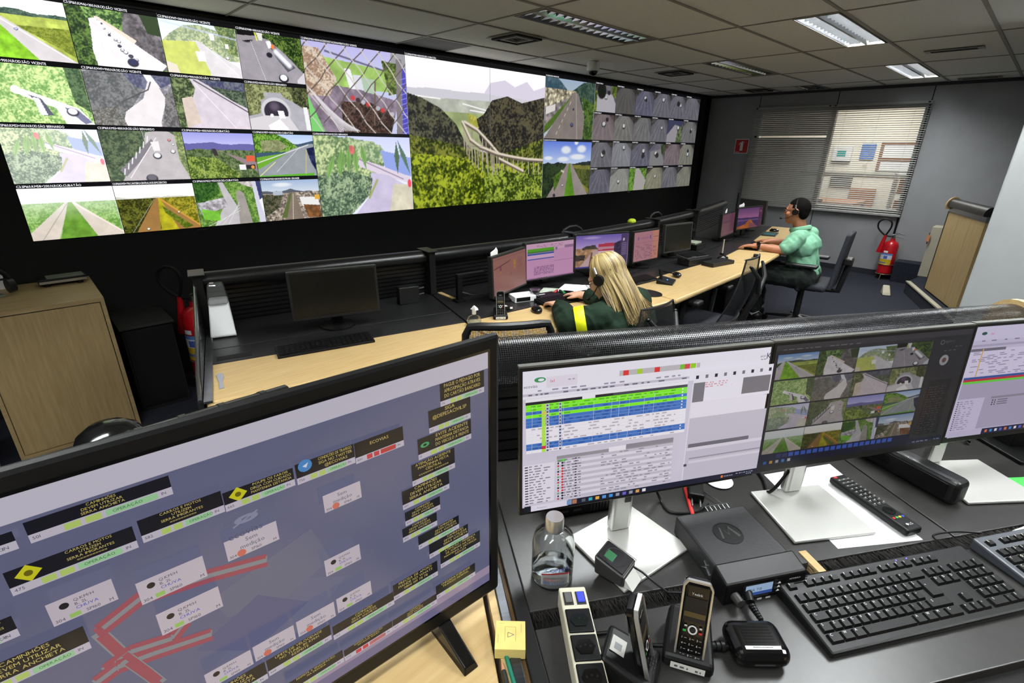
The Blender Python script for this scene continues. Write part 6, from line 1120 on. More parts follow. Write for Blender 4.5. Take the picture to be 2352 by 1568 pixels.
phone('cordless_phone','cordless phone turned edge-on beside the power strip',(.518,.258,FZ),R(22))
# two-way radio
t = thing('two_way_radio','black two-way radio with a lit display and round emblem on top','radio',(.868,.242,FZ),R(-31))
b = MB(); b.box2(-.082,.082,-.055,.09,.004,.05); bd = b.build('body', mat('radio_black',(34,34,35),.5,noise=.1,scale=120,bump=.05), t, bevel=.005)
b = MB(); b.add([(-.088,-.095,.0),(.088,-.095,.0),(.088,-.05,.0),(-.088,-.05,.0),(-.086,-.092,.046),(.086,-.092,.046),(.086,-.05,.056),(-.086,-.05,.056)],[(0,3,2,1),(4,5,6,7),(0,1,5,4),(1,2,6,5),(2,3,7,6),(3,0,4,7)]); hd = b.build('control_head', M_BLK, t, bevel=.004)
p = Print(.0004); p.rect(-.05,.008,.03,.04,(14,14,16)); p.rect(-.045,.014,.012,.037,(150,176,206)); p.rect(-.045,.014,.012,.021,(50,80,150)); p.text('CPA T01',-.042,.024,.006,(40,44,70)); 
for i in range(4): p.rect(-.055+.018*i,.003,-.045+.018*i,.007,(150,150,150))
for i in range(3): p.poly([(.018,.016+.009*i),(.026,.016+.009*i),(.022,.021+.009*i)],(200,200,200))
for i in range(6): p.rect(.036,.008+.006*i,.08,.0105+.006*i,(8,8,9))
p.text('MOTOROLA',.04,.041,.003,(190,190,190)); o = p.build('front_print', screen_mat('radio_front',.8), hd); o.location = (0,-.0957,0); o.rotation_euler = (R(-3.5),0,0)
b = MB(); b.cyl((-.066,-.094,.02),(-.066,-.112,.02),.009,.008,n=14); b.build('volume_knob', M_DARKG, hd, True)
em = MB(); em.lathe([(.030,0),(.030,.0008),(.027,.0008),(.027,.0002),(0,.0002)],30); o = em.build('emblem_disc', M_BLK, bd, True); o.location = (-.005,.02,.0502)
em = MB()
em.tube([(-.019,-.013,0),(-.0095,.016,0),(0,-.004,0),(.0095,.016,0),(.019,-.013,0)],.0032,6,flat=.35)
o = em.build('emblem_wings', M_DARKG, bd); o.location = (-.005,.02,.0505)
em = MB(); em.tube([(0,-.012,-.009),(0,.004,.0),(0,-.004,.009)],.0014,6); em.tube([(0,.012,-.01),(0,-.002,.0),(0,.009,.009)],.0014,6); o = em.build('side_mark', M_CHROME, bd); o.location = (-.0828,-.03,.027)
# hand microphone with cord
t = thing('hand_microphone','black hand microphone with a ribbed cord relief beside the radio','microphone',(.693,.135,FZ),R(-134))
b = MB(); b.box2(-.036,.036,-.042,.05,.002,.038); mb = b.build('body', M_BLKG, t, bevel=.0175, seg=5)
g_ = MB(); 
for k in range(7): g_.box2(-.018+.0055*k,-.015+.0055*k,-.02,.028,.0378,.0384)
g_.build('grille', M_BLKG, mb); B('clip_mark', M_CHROME, mb, [(.0195,.021,-.012,.02,.0374,.0384)]); B('chrome_strip', M_CHROME, mb, [(.0355,.0365,-.012,.02,.016,.019)]); dd = MB(); dd.cyl((.017,.030,.036),(.017,.030,.0378),.004,n=14); dd.build('badge', M_SILV, mb)
b = MB()
for k in range(7): b.cyl((-.0,-.046-.008*k,.012),(0,-.052-.008*k,.012),.0085-.0006*k,n=12)
b.cyl((0,-.04,.012),(0,-.105,.011),.0055,.004,n=10); b.build('strain_relief', M_BLK, t, True)
b = MB(); b.tube([(0,-.1,.011),(-.005,-.16,.006),(-.03,-.22,.005),(-.02,-.3,.005)],.0032,8); b.build('cord', M_BLK, t, True)
t = thing('microphone_cord','black cord running from the radio plug to the hand microphone','cable',(.772,.182,FZ)); b = MB(); b.cyl((.015,.0,.02),(.0,-.012,.018),.009,.0075,n=12)
for k in range(6): b.cyl((-.004-.003*k,-.016-.004*k,.017),(-.006-.003*k,-.0185-.004*k,.0165),.0066-.0004*k,n=10)
b.tube([(-.02,-.04,.015),(-.035,-.055,.012),(-.052,-.062,.022),(-.06,-.055,.030)],.0032,8); b.build('cord', M_BLK, t, True)
# papers, remote, sound bar
sheet('printed white page under the middle silver base and the remote',[(1.207,.307),(1.058,.101),(1.221,-.018),(1.384,.205)],FZ,th=.0006)
t = thing('remote_control','black TV remote with coloured buttons lying on the white page','remote control',(1.262,.086,FZ+.0008),R(-27.5))
b = MB(); b.box2(-.022,.022,-.098,.098,.003,.02); bd = b.build('body', M_BLK, t, bevel=.005, seg=3)
bm_ = MB().box2(-.0042,.0042,-.0028,.0028,0,.0016).mesh('button', mat('button_grey',(70,70,70),.5))
for r_ in range(9):
    for c_ in range(3 if r_ > 2 else 4): obj('button', bm_, bd, (-.0135+.0135*c_ if r_ > 2 else -.0135+.009*c_,.078-.0115*r_,.0198))
q = MB(); q.lathe([(.013,.0198),(.013,.0212),(.006,.0212),(.006,.0205),(0,.0205)],22,(0,-.038,0)); q.build('ring_button', M_BLKG, bd, True)
for k,c in enumerate(((200,40,40),(40,160,80),(230,180,40),(50,90,200))): B('colour_button', mat('colour_button_%d'%k,c,.5), bd, [(-.016+.0085*k,-.0105+.0085*k,-.062,-.0575,.0198,.0214)])
B('power_button', mat('colour_button_0',(200,40,40),.5), bd, [(-.017,-.009,.087,.0925,.0198,.0214)])
p = Print(.0001)
for r_ in range(9):
    for c_ in range(3): p.rect(-.0155+.0135*c_,.0775-.0115*r_,-.0115+.0135*c_,.079-.0115*r_,(220,220,220))
p.text('LG',-.004,-.088,.006,(200,200,200)); p.disc(-.009,-.085,.003,(200,200,200)); o = p.build('print', M_PRINT, bd); o.location = (0,0,.0219); o.rotation_euler = (R(-90),0,0)
t = thing('sound_bar','black rounded sound bar standing between the silver bases','speaker',(1.395,-.045,FZ),R(68)); 
b = MB(); prof = [(.03*math.cos(a)*.9,.034+.034*math.sin(a)) for a in np.linspace(0,2*PI,25)[:-1]]; b.box2(0,.34,-.052,0.0,.002,.066); bd = b.build('body', M_BLKM, t, bevel=.014, seg=4); B('front_grille', M_BLK, bd, [(.02,.33,.0,.002,.014,.054)], bevel=.0008); B('display', M_BLKG, bd, [(.15,.21,.002,.0026,.026,.046)]); B('top_line', M_CHROME, bd, [(.02,.33,-.006,-.004,.0655,.067)])
o = MB().lathe([(.0,.001),(.032,.001),(.034,.004),(.03,.006),(0,.005)],28).build('white_saucer', M_WHITE, None, True); o.location = (1.095,.375,FZ); tag(o,'small round white saucer on the desk under the near monitors','saucer')
t = thing('plug_adapter','black plug adapter with steel pins behind the radio','plug',(.99,.385,FZ),R(-60)); B('body', M_BLK, t, [(-.018,.018,-.02,.03,.0,.026)], bevel=.005)
for x in (-.009,.009): q = MB(); q.cyl((x,-.02,.013),(x,-.045,.011),.0022,n=8); q.build('pin', M_CHROME, t)
t = thing('red_pen','red pen lying behind the radio','pen',(.965,.388,FZ),R(38)); q = MB(); q.cyl((-.06,0,.0055),(.045,0,.0055),.0045,n=10); q.build('barrel', mat('pen_red',(200,50,48),.4), t, True); q = MB(); q.cyl((.045,0,.0055),(.06,0,.0055),.0042,.0012,n=10); q.build('tip', mat('pen_yellow',(196,190,60),.4), t, True)
t = thing('steel_comb','row of steel teeth on a thin rod behind the radio','comb',(.985,.325,FZ),R(-31)); 
for k in range(6): q = MB(); q.cyl((-.028+.011*k,-.014,.004),(-.028+.011*k,.012,.009),.0016,n=6); q.build('tooth', M_CHROME, t)
q = MB(); q.cyl((-.03,.012,.009),(.03,.012,.009),.002,n=6); q.build('spine', M_CHROME, t); q = MB(); q.cyl((.02,.012,.008),(-.02,.12,.008),.0015,n=6); q.build('rod', M_CHROME, t)
t = thing('mini_computer','black vented mini computer under the near table monitor','computer',(.80,.585,FZ),R(-30)); B('case', M_BLK, t, [(-.10,.10,-.07,.07,.002,.036)], bevel=.004); B('lid', M_SILV, t, [(-.10,.10,-.072,.07,.036,.040)])
for k in range(12): B('vent_rib', M_BLKM, t, [(-.0+.0075*k,.004+.0075*k,-.0715,-.07,.008,.032)])
for k in range(2): B('port', M_DARKG, t, [(-.07+.03*k,-.052+.03*k,-.0712,-.07,.014,.02)])
def cable(label,pts,r_=.003): 
    c = pts[0]; b = MB(); b.tube([(p_[0]-c[0],p_[1]-c[1],p_[2]-c[2]) for p_ in smooth_pts(pts)],r_,7); o = b.build('desk_cable', M_BLK, None, True); o.location = c; return tag(o,label,'cable')
cable('black cable curving from the near monitor to the plug',[(.90,.47,FZ+.09),(.92,.44,FZ+.01),(.90,.40,FZ+.004),(.94,.36,FZ+.004),(.985,.35,FZ+.008)])
cable('black cable looping from the middle silver stand over the page',[(1.19,.24,FZ+.1),(1.14,.25,FZ+.05),(1.13,.27,FZ+.008),(1.18,.30,FZ+.004),(1.24,.36,FZ+.004)],.004)
cable('thin cable on the black desk below the keyboard',[(.80,-.06,FZ+.003),(.77,-.03,FZ+.003),(.72,-.06,FZ+.003),(.66,-.12,FZ+.003)],.002)
cable('tangle of dark cable behind the lavender table monitor',[(1.72,.10,FZ+.004),(1.80,.02,FZ+.03),(1.78,-.04,FZ+.01),(1.85,.0,FZ+.03),(1.83,-.08,FZ+.006)],.003)
cable('cord of the second keyboard curving over the brush slot',[(1.19,-.055,FZ+.026),(1.22,-.03,FZ+.02),(1.27,-.06,FZ+.02),(1.30,-.10,FZ+.024)],.002)
t = thing('black_dock','black upright device with a tray foot near the lavender table monitor','device',(1.90,-.115,FZ),R(-40)); B('case', M_BLKM, t, [(-.05,.1,-.05,.06,.004,.15)], bevel=.006); B('tray', M_BLK, t, [(-.09,.1,-.12,.06,0,.01)], bevel=.003)
o = B('green_note', mat('green_note',(70,200,80),.6,noise=.05), None, [(-.03,.03,-.025,.025,0,.004)]); o.location = (1.655,-.168,FZ); o.rotation_euler = (0,0,R(-40)); tag(o,'bright green note pad at the edge of a silver base','note')
t = thing('white_marker','white marker pen lying behind the second keyboard','pen',(1.418,-.168,FZ),R(-25)); q = MB(); q.cyl((-.035,0,.006),(.04,0,.006),.006,n=12); q.build('barrel', M_WHITE, t, True); q = MB(); q.cyl((-.035,0,.006),(-.045,0,.006),.005,.0035,n=12); q.build('cap', M_WHITE, t, True)
t = thing('usb_adapter','small black adapter with silver pins behind the sound bar','adapter',(1.535,.105,FZ),R(-30)); B('body', M_BLK, t, [(-.03,.03,-.015,.015,0,.025)], bevel=.003); B('contacts', M_SILV, t, [(-.028,.02,-.012,.012,.025,.026)])
# note block and pencils by the TV
t = thing('note_block','block of yellowed notes with a pencilled triangle beside the TV foot','note block',(.413,.419,FZ),R(-45)); B('stack', mat('yellow_paper',(222,200,120),.7,noise=.06,scale=60,stretch=(1,1,12)), t, [(-.025,.025,-.026,.026,0,.022)], bevel=.0008)
p = Print(.0001)
for a,b in (((-.004,-.005),(.006,.0)),((.006,.0),(-.004,.004)),((-.004,.004),(-.004,-.005))): p.line([a,b],.0008,(90,70,110))
for a,b in (((-.009,-.012),(-.009,.014)),((-.009,.014),(.009,.014)),((.009,.014),(.009,-.012)),((-.02,-.015),(-.02,.0)),((.018,.004),(.018,.02)),((-.02,.02),(-.01,.02))): p.line([a,b],.0005,(150,130,90))
o = p.build('drawing', M_PRINT, t); o.location = (0,0,.0222); o.rotation_euler = (R(-90),0,0)
for lab,c,loc,rz in (('green pencil lying below the note block',(30,110,90),(.382,.388,FZ),62),('black pencil lying next to the green pencil',(30,34,34),(.362,.374,FZ),60)):
    t = thing('pencil',lab,'pencil',loc,R(rz)); q = MB(); q.cyl((-.11,0,.0042),(.02,0,.0042),.0038,n=6); q.build('shaft', mat('pencil_%d'%c[0]+str(c[1]),c,.35), t); q = MB(); q.cyl((.02,0,.0042),(.034,0,.0042),.0036,.0008,n=8); q.build('point', mat('pencil_wood',(200,140,110),.6), t)
    B('ferrule', mat('pencil_gold',(206,186,90),.4,.6), t, [(-.055,-.045,-.003,.003,.0072,.0082)])

# ---------------------------------------------------------------- office chairs (sitter faces local +Y)
def net_mat():
    m = bpy.data.materials.new('chair_mesh_net'); m.use_nodes = True; nt = m.node_tree; b = nt.nodes['Principled BSDF']; out = nt.nodes['Material Output']
    b.inputs['Base Color'].default_value = (*lin((34,34,35)),1); b.inputs['Roughness'].default_value = .45
    uv = nt.nodes.new('ShaderNodeUVMap'); uv.uv_map = 'UVMap'; L = nt.links.new; sc_ = nt.nodes.new('ShaderNodeVectorMath'); sc_.operation = 'SCALE'; sc_.inputs['Scale'].default_value = 1/.0062
    fr = nt.nodes.new('ShaderNodeVectorMath'); fr.operation = 'FRACTION'; sp_ = nt.nodes.new('ShaderNodeSeparateXYZ'); L(uv.outputs[0],sc_.inputs[0]); L(sc_.outputs[0],fr.inputs[0]); L(fr.outputs[0],sp_.inputs[0])
    g1 = nt.nodes.new('ShaderNodeMath'); g1.operation = 'GREATER_THAN'; g1.inputs[1].default_value = .38; g2 = nt.nodes.new('ShaderNodeMath'); g2.operation = 'GREATER_THAN'; g2.inputs[1].default_value = .38; mu = nt.nodes.new('ShaderNodeMath'); mu.operation = 'MULTIPLY'
    L(sp_.outputs[0],g1.inputs[0]); L(sp_.outputs[1],g2.inputs[0]); L(g1.outputs[0],mu.inputs[0]); L(g2.outputs[0],mu.inputs[1]); tr = nt.nodes.new('ShaderNodeBsdfTransparent'); mx = nt.nodes.new('ShaderNodeMixShader'); L(mu.outputs[0],mx.inputs[0]); L(b.outputs[0],mx.inputs[1]); L(tr.outputs[0],mx.inputs[2]); L(mx.outputs[0],out.inputs['Surface'])
    MATS['chair_mesh_net'] = m; return m
M_NET = net_mat()
def net_surface(name, fn, parent, nu=12, nv=16):
    V = []; UV = []
    for j in range(nv+1):
        for i in range(nu+1): x,y,z,u_,v_ = fn(i/nu,j/nv); V.append((x,y,z)); UV.append((u_,v_))
    F = [(j*(nu+1)+i,j*(nu+1)+i+1,(j+1)*(nu+1)+i+1,(j+1)*(nu+1)+i) for j in range(nv) for i in range(nu)]
    me = bpy.data.meshes.new(name); me.from_pydata(V,[],F); ul = me.uv_layers.new(name='UVMap')
    for p_ in me.polygons:
        p_.use_smooth = True
        for li in p_.loop_indices: ul.data[li].uv = UV[me.loops[li].vertex_index]
    me.materials.append(M_NET); return obj(name, me, parent)
M_CH = mat('chair_black',(26,26,27),.42,noise=.08,scale=30); M_SEAT = mat('chair_fabric',(34,36,44),.85,noise=.2,scale=80,bump=.2)
def chair(label, loc, rz, style='tower', arms=True, seat_z=.45, top=.95, lean=.14, tilt=0.0, arm_z=.22):
    t = thing('office_chair', label, 'chair', loc, rz)
    lg = MB(); lg.add([(.02,-.022,.075),(.02,.022,.075),(.27,.016,.05),(.27,-.016,.05),(.02,-.022,.115),(.02,.022,.115),(.27,.014,.07),(.27,-.014,.07)],[(0,1,2,3),(4,7,6,5),(0,4,5,1),(1,5,6,2),(2,6,7,3),(3,7,4,0)]); lm = lg.mesh('base_leg', M_CH, bevel=.004)
    cs = MB(); cs.cyl((.27,-.02,.026),(.27,.02,.026),.026,n=14); cm = cs.mesh('caster', M_BLK, True)
    for k in range(5):
        a = 2*PI*k/5+.3; l_ = obj('base_leg', lm, t, None, (0,0,a)); obj('caster', cm, l_)
    b = MB(); b.cyl((0,0,.06),(0,0,seat_z-.07),.028,n=14); b.cyl((0,0,seat_z-.2),(0,0,seat_z-.07),.02,n=12); b.build('gas_column', M_CH, t, True)
    B('mechanism', M_CH, t, [(-.09,.09,-.13,.1,seat_z-.075,seat_z-.04)], bevel=.01)
    b = MB(); b.box2(-.235,.235,-.22,.24,seat_z-.04,seat_z+.02); b.build('seat', M_SEAT, t, bevel=.028, seg=4)
    zb = seat_z+.06; hgt = top-zb
    if style == 'tower':
        def fn(u_,v_):
            hw = .235*(1-v_)**.8*.55+.235*.45+(-.07*v_); hw = .23-.10*v_**1.2; x = (u_-.5)*2*hw; cv = .045*(1-((u_-.5)*2)**2); y = -.215-lean*v_-cv*(1-.5*v_)-.03*math.sin(PI*v_); return x,y,zb+hgt*v_,x*(1+.4*v_),v_*hgt*(1+.3*abs(u_-.5))
        net_surface('back_mesh',fn,t)
        e = [fn(1,v_)[:3] for v_ in np.linspace(0,1,9)]; e2 = [fn(0,v_)[:3] for v_ in np.linspace(1,0,9)]; tp = [fn(u_,1)[:3] for u_ in np.linspace(1,0,7)][1:-1]
        b = MB(); b.tube(e+tp+e2,.006,6); b.build('back_edge', M_CH, t, True)
        bt = MB(); bt.tube([fn(u_,0)[:3] for u_ in np.linspace(0,1,9)],.012,8); bt.build('lower_bow', M_CH, t, True)
        tw_ = MB(); yb = -.215-lean; tw_.tube([(0,-.16,seat_z-.05),(0,-.30,seat_z),(0,-.335,seat_z+.15),(0,-.345-lean*.4,seat_z+.28)],[.03,.028,.022,.02],10)
        for s in (-1,1): tw_.tube([(0,-.345-lean*.4,seat_z+.27),(s*.06,-.31-lean*.8,top-.12),(s*.11,-.25-lean,top-.05)],[.018,.014,.011],8)
        tw_.build('support_tower', M_CH, t, True)
        for s in (-1,1): k_ = MB(); k_.ell((s*.115,-.245-lean,top-.045),(.010,.010,.010),12,8); k_.build('knob', M_BLKG, t, True)
    elif style == 'round':
        W_ = .19
        def fn(u_,v_):
            x = (u_-.5)*2*W_*(1-.06*v_); return x,-.22-lean*v_-.03*(1-((u_-.5)*2)**2),zb+hgt*v_,x,v_*hgt
        net_surface('back_mesh',fn,t)
        loop = [fn(0,v_)[:3] for v_ in np.linspace(0,.9,7)]+[(-W_*.86,-.22-lean,zb+hgt*.985)]+[fn(u_,1)[:3] for u_ in np.linspace(.15,.85,7)]+[(W_*.86,-.22-lean,zb+hgt*.985)]+[fn(1,v_)[:3] for v_ in np.linspace(.9,0,7)]+[fn(u_,0)[:3] for u_ in np.linspace(.9,.1,6)]+[fn(0,0)[:3]]
        b = MB(); b.tube(loop,.017,8); b.build('back_frame', M_CH, t, True)
        b = MB(); b.tube([(0,-.1,seat_z-.06),(0,-.26,seat_z-.03),(0,-.28,zb+.1)],.024,8); b.build('back_bar', M_CH, t, True)
    else:
        b = MB(); n_ = 10; V = []
        for j in range(n_+1):
            v_ = j/n_; hw = .21-.03*v_; y = -.22-lean*v_; z = zb-.08+(top-zb+.08)*v_
            for s,dy in ((-1,.0),(1,.0),(1,-.035),(-1,-.035)): V.append((s*hw,y+dy,z))
        F = [tuple(range(3,-1,-1)),tuple(range(4*n_,4*n_+4))]+[(4*j+k,4*j+(k+1)%4,4*(j+1)+(k+1)%4,4*(j+1)+k) for j in range(n_) for k in range(4)]
        b.add(V,F); b.build('backrest', M_SEAT, t, bevel=.014, seg=3); b = MB(); b.tube([(0,-.1,seat_z-.06),(0,-.29,seat_z-.05),(0,-.31-lean*.4,zb+.16)],.026,8); b.build('back_bar', M_CH, t, True); b = MB(); b.box2(-.07,.07,-.32-lean*.6,-.25-lean*.6,zb+.14,zb+.2); b.build('lumbar_knob', M_CH, t, bevel=.012)
    if arms:
        for s in (-1,1):
            b = MB(); b.tube([(s*.2,.0,seat_z-.05),(s*.27,.0,seat_z-.03),(s*.275,-.01,seat_z+arm_z-.03)],[.02,.02,.024],8); ar = b.build('arm_post', M_CH, t, True)
            b = MB(); b.box2(s*.275-.045,s*.275+.045,-.13,.13,seat_z+arm_z-.025,seat_z+arm_z+.005); b.build('arm_pad', M_CH, ar, bevel=.012, seg=3)
    return t
chair('black chair with a rounded mesh back tucked at the desk beside the small spray bottle',(1.49,1.615,0),R(-34),'round',False,top=.922,lean=.05)
chair('black tower-backed mesh chair the blonde woman sits on',(2.12,1.43,0),R(-3),'tower',True,top=.90,lean=.06)
chair('empty black tower-backed mesh chair at the far desk',(3.33,1.52,0),R(4),'tower',True,top=.955,lean=.10)
chair('black chair with arm pads under the man in the mint shirt',(5.22,1.38,0),R(6),'solid',True,top=.93,lean=.05,arm_z=.2)
# ---------------------------------------------------------------- people
def capsule(b, p0, p1, r0, r1, n=12):
    p0,p1 = Vector(p0),Vector(p1); d_ = p1-p0; L = d_.length; u = d_/L; pts = []; rs = []
    for k in range(5): a = -PI/2+PI/2*k/4; pts.append(p0+u*(r0*math.sin(a))); rs.append(max(r0*math.cos(a),.0005))
    for k in range(5): a = PI/2*k/4; pts.append(p1+u*(r1*math.sin(a))); rs.append(max(r1*math.cos(a),.0005))
    if L < 1e-4: return
    b.tube(pts,rs,n)
def chain(b, pts, rs):
    for i in range(len(pts)-1): capsule(b,pts[i],pts[i+1],rs[i],rs[i+1])
def remesh(name, b, vox, m, parent, it=6, fac=.5, wr=0.0, ws=(9,9,5)):
    me = b.mesh(name+'_raw'); ob = bpy.data.objects.new(name+'_raw', me); COL.objects.link(ob)
    md = ob.modifiers.new('r','REMESH'); md.mode = 'VOXEL'; md.voxel_size = vox; md.use_smooth_shade = True
    sm = ob.modifiers.new('s','SMOOTH'); sm.iterations = it; sm.factor = fac
    dg = bpy.context.evaluated_depsgraph_get(); ev = ob.evaluated_get(dg); nm = bpy.data.meshes.new_from_object(ev); nm.name = name
    bpy.data.objects.remove(ob); bpy.data.meshes.remove(me); nm.materials.clear(); nm.materials.append(m)
    if wr:
        from mathutils import noise
        n_ = len(nm.vertices); co = np.zeros(n_*3); no = np.zeros(n_*3); nm.vertices.foreach_get('co',co); nm.vertices.foreach_get('normal',no); co = co.reshape(-1,3); no = no.reshape(-1,3); k = np.zeros(n_)
        for i in range(n_):
            x,y,z = co[i][0]*ws[0],co[i][1]*ws[1],co[i][2]*ws[2]; q = Vector((x+z*.6,y-z*.4,z+x*.8)); k[i] = wr*(1-2.2*abs(noise.noise(q))+.5*noise.noise(q*2.3))
        co = co+no*k[:,None]; nm.vertices.foreach_set('co',co.ravel()); nm.update()
    nm.polygons.foreach_set('use_smooth',[True]*len(nm.polygons)); return obj(name, nm, parent)
def hand(b, wrist, dirv, up, side, curl=.5, s=1.0):
    """palm and five fingers; side = +1/-1 puts the thumb on +/- of (dir x up)"""
    w_ = Vector(wrist); d_ = Vector(dirv).normalized(); u = Vector(up); u = (u-d_*u.dot(d_)).normalized(); x = d_.cross(u).normalized()
    capsule(b,w_-d_*.02,w_+d_*.02*s,.024*s,.026*s)
    for k in range(4):
        off = (k-1.5)*.019*s; capsule(b,w_+d_*.01+x*off*.7,w_+d_*.075*s+x*off,.016*s,.012*s)
        ln = (.075,.084,.08,.062)[k if side < 0 else 3-k]*s; a0 = curl*.7; p0 = w_+d_*.078*s+x*off
        p1 = p0+(d_*math.cos(a0)-u*math.sin(a0))*ln*.5; p2 = p1+(d_*math.cos(a0*2.2)-u*math.sin(a0*2.2))*ln*.32; p3 = p2+(d_*math.cos(a0*3)-u*math.sin(a0*3))*ln*.22
        chain(b,[p0,p1,p2,p3],[.0105*s,.0095*s,.0085*s,.0075*s])
    t0 = w_+d_*.02+x*side*.022*s; t1 = t0+(d_*.6+x*side*.75-u*.2).normalized()*.04*s; t2 = t1+(d_*.9+x*side*.25-u*.3).normalized()*.032*s
    chain(b,[t0,t1,t2],[.014*s,.011*s,.0085*s])
def head(b, c, f, up, s=1.0):
    """c head centre, f facing, up"""
    c = Vector(c); f = Vector(f).normalized(); up = Vector(up); up = (up-f*up.dot(f)).normalized(); x = f.cross(up).normalized()
    M = Matrix(((x.x,f.x,up.x,c.x),(x.y,f.y,up.y,c.y),(x.z,f.z,up.z,c.z),(0,0,0,1))); b0 = b.M; b.M = M
    b.ell((0,-.012*s,.022*s),(.074*s,.092*s,.09*s)); b.ell((0,.02*s,-.035*s),(.058*s,.068*s,.075*s)); capsule(b,(0,.05*s,-.09*s),(0,.062*s,-.085*s),.026*s,.022*s)
    capsule(b,(-.028*s,.074*s,.022*s),(.028*s,.074*s,.022*s),.014*s,.014*s); capsule(b,(0,.082*s,.012*s),(0,.098*s,-.02*s),.008*s,.012*s); capsule(b,(-.018*s,.078*s,-.05*s),(.018*s,.078*s,-.05*s),.010*s,.010*s); capsule(b,(-.016*s,.076*s,-.062*s),(.016*s,.076*s,-.062*s),.009*s,.009*s)
    for s_ in (-1,1): b.ell((s_*.076*s,-.008*s,-.005*s),(.011*s,.02*s,.032*s)); b.ell((s_*.04*s,.056*s,-.025*s),(.022*s,.026*s,.026*s))
    b.M = b0; return M
def M3(M, p): return tuple(M @ Vector(p))

# ---- man in the mint shirt
MX = (5.10,1.38,0)
man = thing('person','man in a mint green shirt and dark trousers typing with a headset','person',MX)
pel,waist,chest,neck = (0,0,.54),(0,.02,.66),(0,.05,.80),(-.02,.09,.945)
shl,shr = (-.168,.05,.872),(.168,.05,.872); ell_,elr = (-.265,.11,.765),(.215,.10,.765); wrl,wrr = (-.315,.33,.783),(.06,.345,.783)
hpl,hpr = (-.09,.02,.515),(.09,.02,.515); knl,knr = (-.15,.40,.50),(.11,.42,.50); anl,anr = (-.03,.34,.10),(.20,.40,.10)
hc = (-.055,.135,1.093); hf = (-.12,1,-.06)
b = MB(); capsule(b,pel,waist,.105,.095); capsule(b,waist,chest,.095,.10); capsule(b,chest,neck,.095,.048); capsule(b,shl,shr,.05,.05); capsule(b,neck,hc,.055,.055)
for sh,el,wr in ((shl,ell_,wrl),(shr,elr,wrr)): chain(b,[sh,el,wr],[.056,.042,.027])
for hp,kn,an_ in ((hpl,knl,anl),(hpr,knr,anr)): chain(b,[hp,kn,an_],[.085,.06,.042]); capsule(b,an_,(an_[0],an_[1]+.13,.05),.042,.03)
hand(b,wrl,(-.25,1,-.05),(0,0,1),1,.35); hand(b,wrr,(-.15,1,.0),(0,0,1),-1,.5); HM = head(b,hc,hf,(0,0,1))
remesh('body',b,.0052,M_SKIN,man,5)
M_MINT = mat('mint_shirt',(116,168,138),.8,noise=.12,scale=7,bump=.5,stretch=(2,1,1))
b = MB(); capsule(b,(-.04,-.0,.59),(-.035,.02,.68),.122,.12); capsule(b,(.04,-.0,.59),(.035,.02,.68),.122,.12); capsule(b,(-.06,-.04,.555),(.06,-.04,.555),.10,.10); capsule(b,waist,chest,.13,.128); capsule(b,chest,(neck[0],neck[1],.90),.125,.068); capsule(b,shl,shr,.068,.068); capsule(b,(-.08,.02,.79),(.08,.02,.79),.108,.108)
for sh,el in ((shl,ell_),(shr,elr)): m_ = Vector(sh)*.22+Vector(el)*.78; capsule(b,sh,tuple(m_),.070,.066)
remesh('shirt',b,.006,M_MINT,man,8,.5,.007,(11,11,7))
b = MB(); cx,cy,cz = neck; b.tube([(cx+.068*math.cos(a),cy-.005+.072*math.sin(a),cz-.005+.02*(-math.sin(a))) for a in np.linspace(0,2*PI,21)],.018,8,flat=1.2); b.build('collar', M_MINT, man, True)
M_TRS = mat('dark_trousers',(30,38,34),.85,noise=.2,scale=14,bump=.4)
b = MB(); capsule(b,(-.07,-.02,.53),(.07,-.02,.53),.125,.125)
for hp,kn,an_ in ((hpl,knl,anl),(hpr,knr,anr)): chain(b,[hp,kn,(an_[0]*.9+kn[0]*.1,an_[1]*.9+kn[1]*.1,an_[2]+.05)],[.105,.08,.068])
remesh('trousers',b,.008,M_TRS,man,6,.5,.006,(10,10,10))
for an_ in (anl,anr):
    b = MB(); capsule(b,(an_[0],an_[1],.06),(an_[0],an_[1],.15),.046,.05); b.build('sock', M_PAPER, man, True)
    b = MB(); capsule(b,(an_[0],an_[1]-.03,.055),(an_[0],an_[1]+.13,.045),.05,.042); b.box2(an_[0]-.046,an_[0]+.046,an_[1]-.075,an_[1]+.165,.0,.02); remesh('shoe',b,.006,M_BLKM,man,3)
M_HAIRD = mat('dark_hair',(13,10,9),.85,spec=.1,noise=.3,scale=120,bump=.3)
b = MB(); b.M = HM; b.ell((0,-.018,.028),(.077,.094,.092)); b.ell((0,-.055,-.015),(.064,.046,.06)); hb = remesh('hair_raw',b,.005,M_HAIRD,man,3); hb.name = 'hair'
me = hb.data; bm = bmesh.new(); bm.from_mesh(me); HI = HM.inverted(); kill = [v for v in bm.verts if (lambda q: (q.y > .03 and q.z < .06+.0*q.y) or (q.y > -.02 and q.z < -.0) or (q.z < -.075) or (q.y > .0 and q.z < .03))(HI @ v.co)]; bmesh.ops.delete(bm, geom=kill, context='VERTS'); bm.to_mesh(me); bm.free()
def eyes(M, par, s=1.0):
    for s_ in (-1,1):
        b = MB(); b.M = M; b.ell((s_*.03*s,.079*s,.004*s),(.012*s,.008*s,.007*s),10,8); b.build('eye', mat('eye_white',(226,222,216),.3), par, True)
        b = MB(); b.M = M; b.ell((s_*.03*s,.0855*s,.004*s),(.005*s,.003*s,.005*s),8,6); b.build('iris', mat('eye_dark',(30,20,16),.2), par, True)
        b = MB(); b.M = M; b.tube([(s_*.014*s,.09*s,.026*s),(s_*.03*s,.09*s,.03*s),(s_*.046*s,.08*s,.024*s)],.0035*s,6); b.build('eyebrow', M_HAIRD, par, True)
eyes(HM, man)
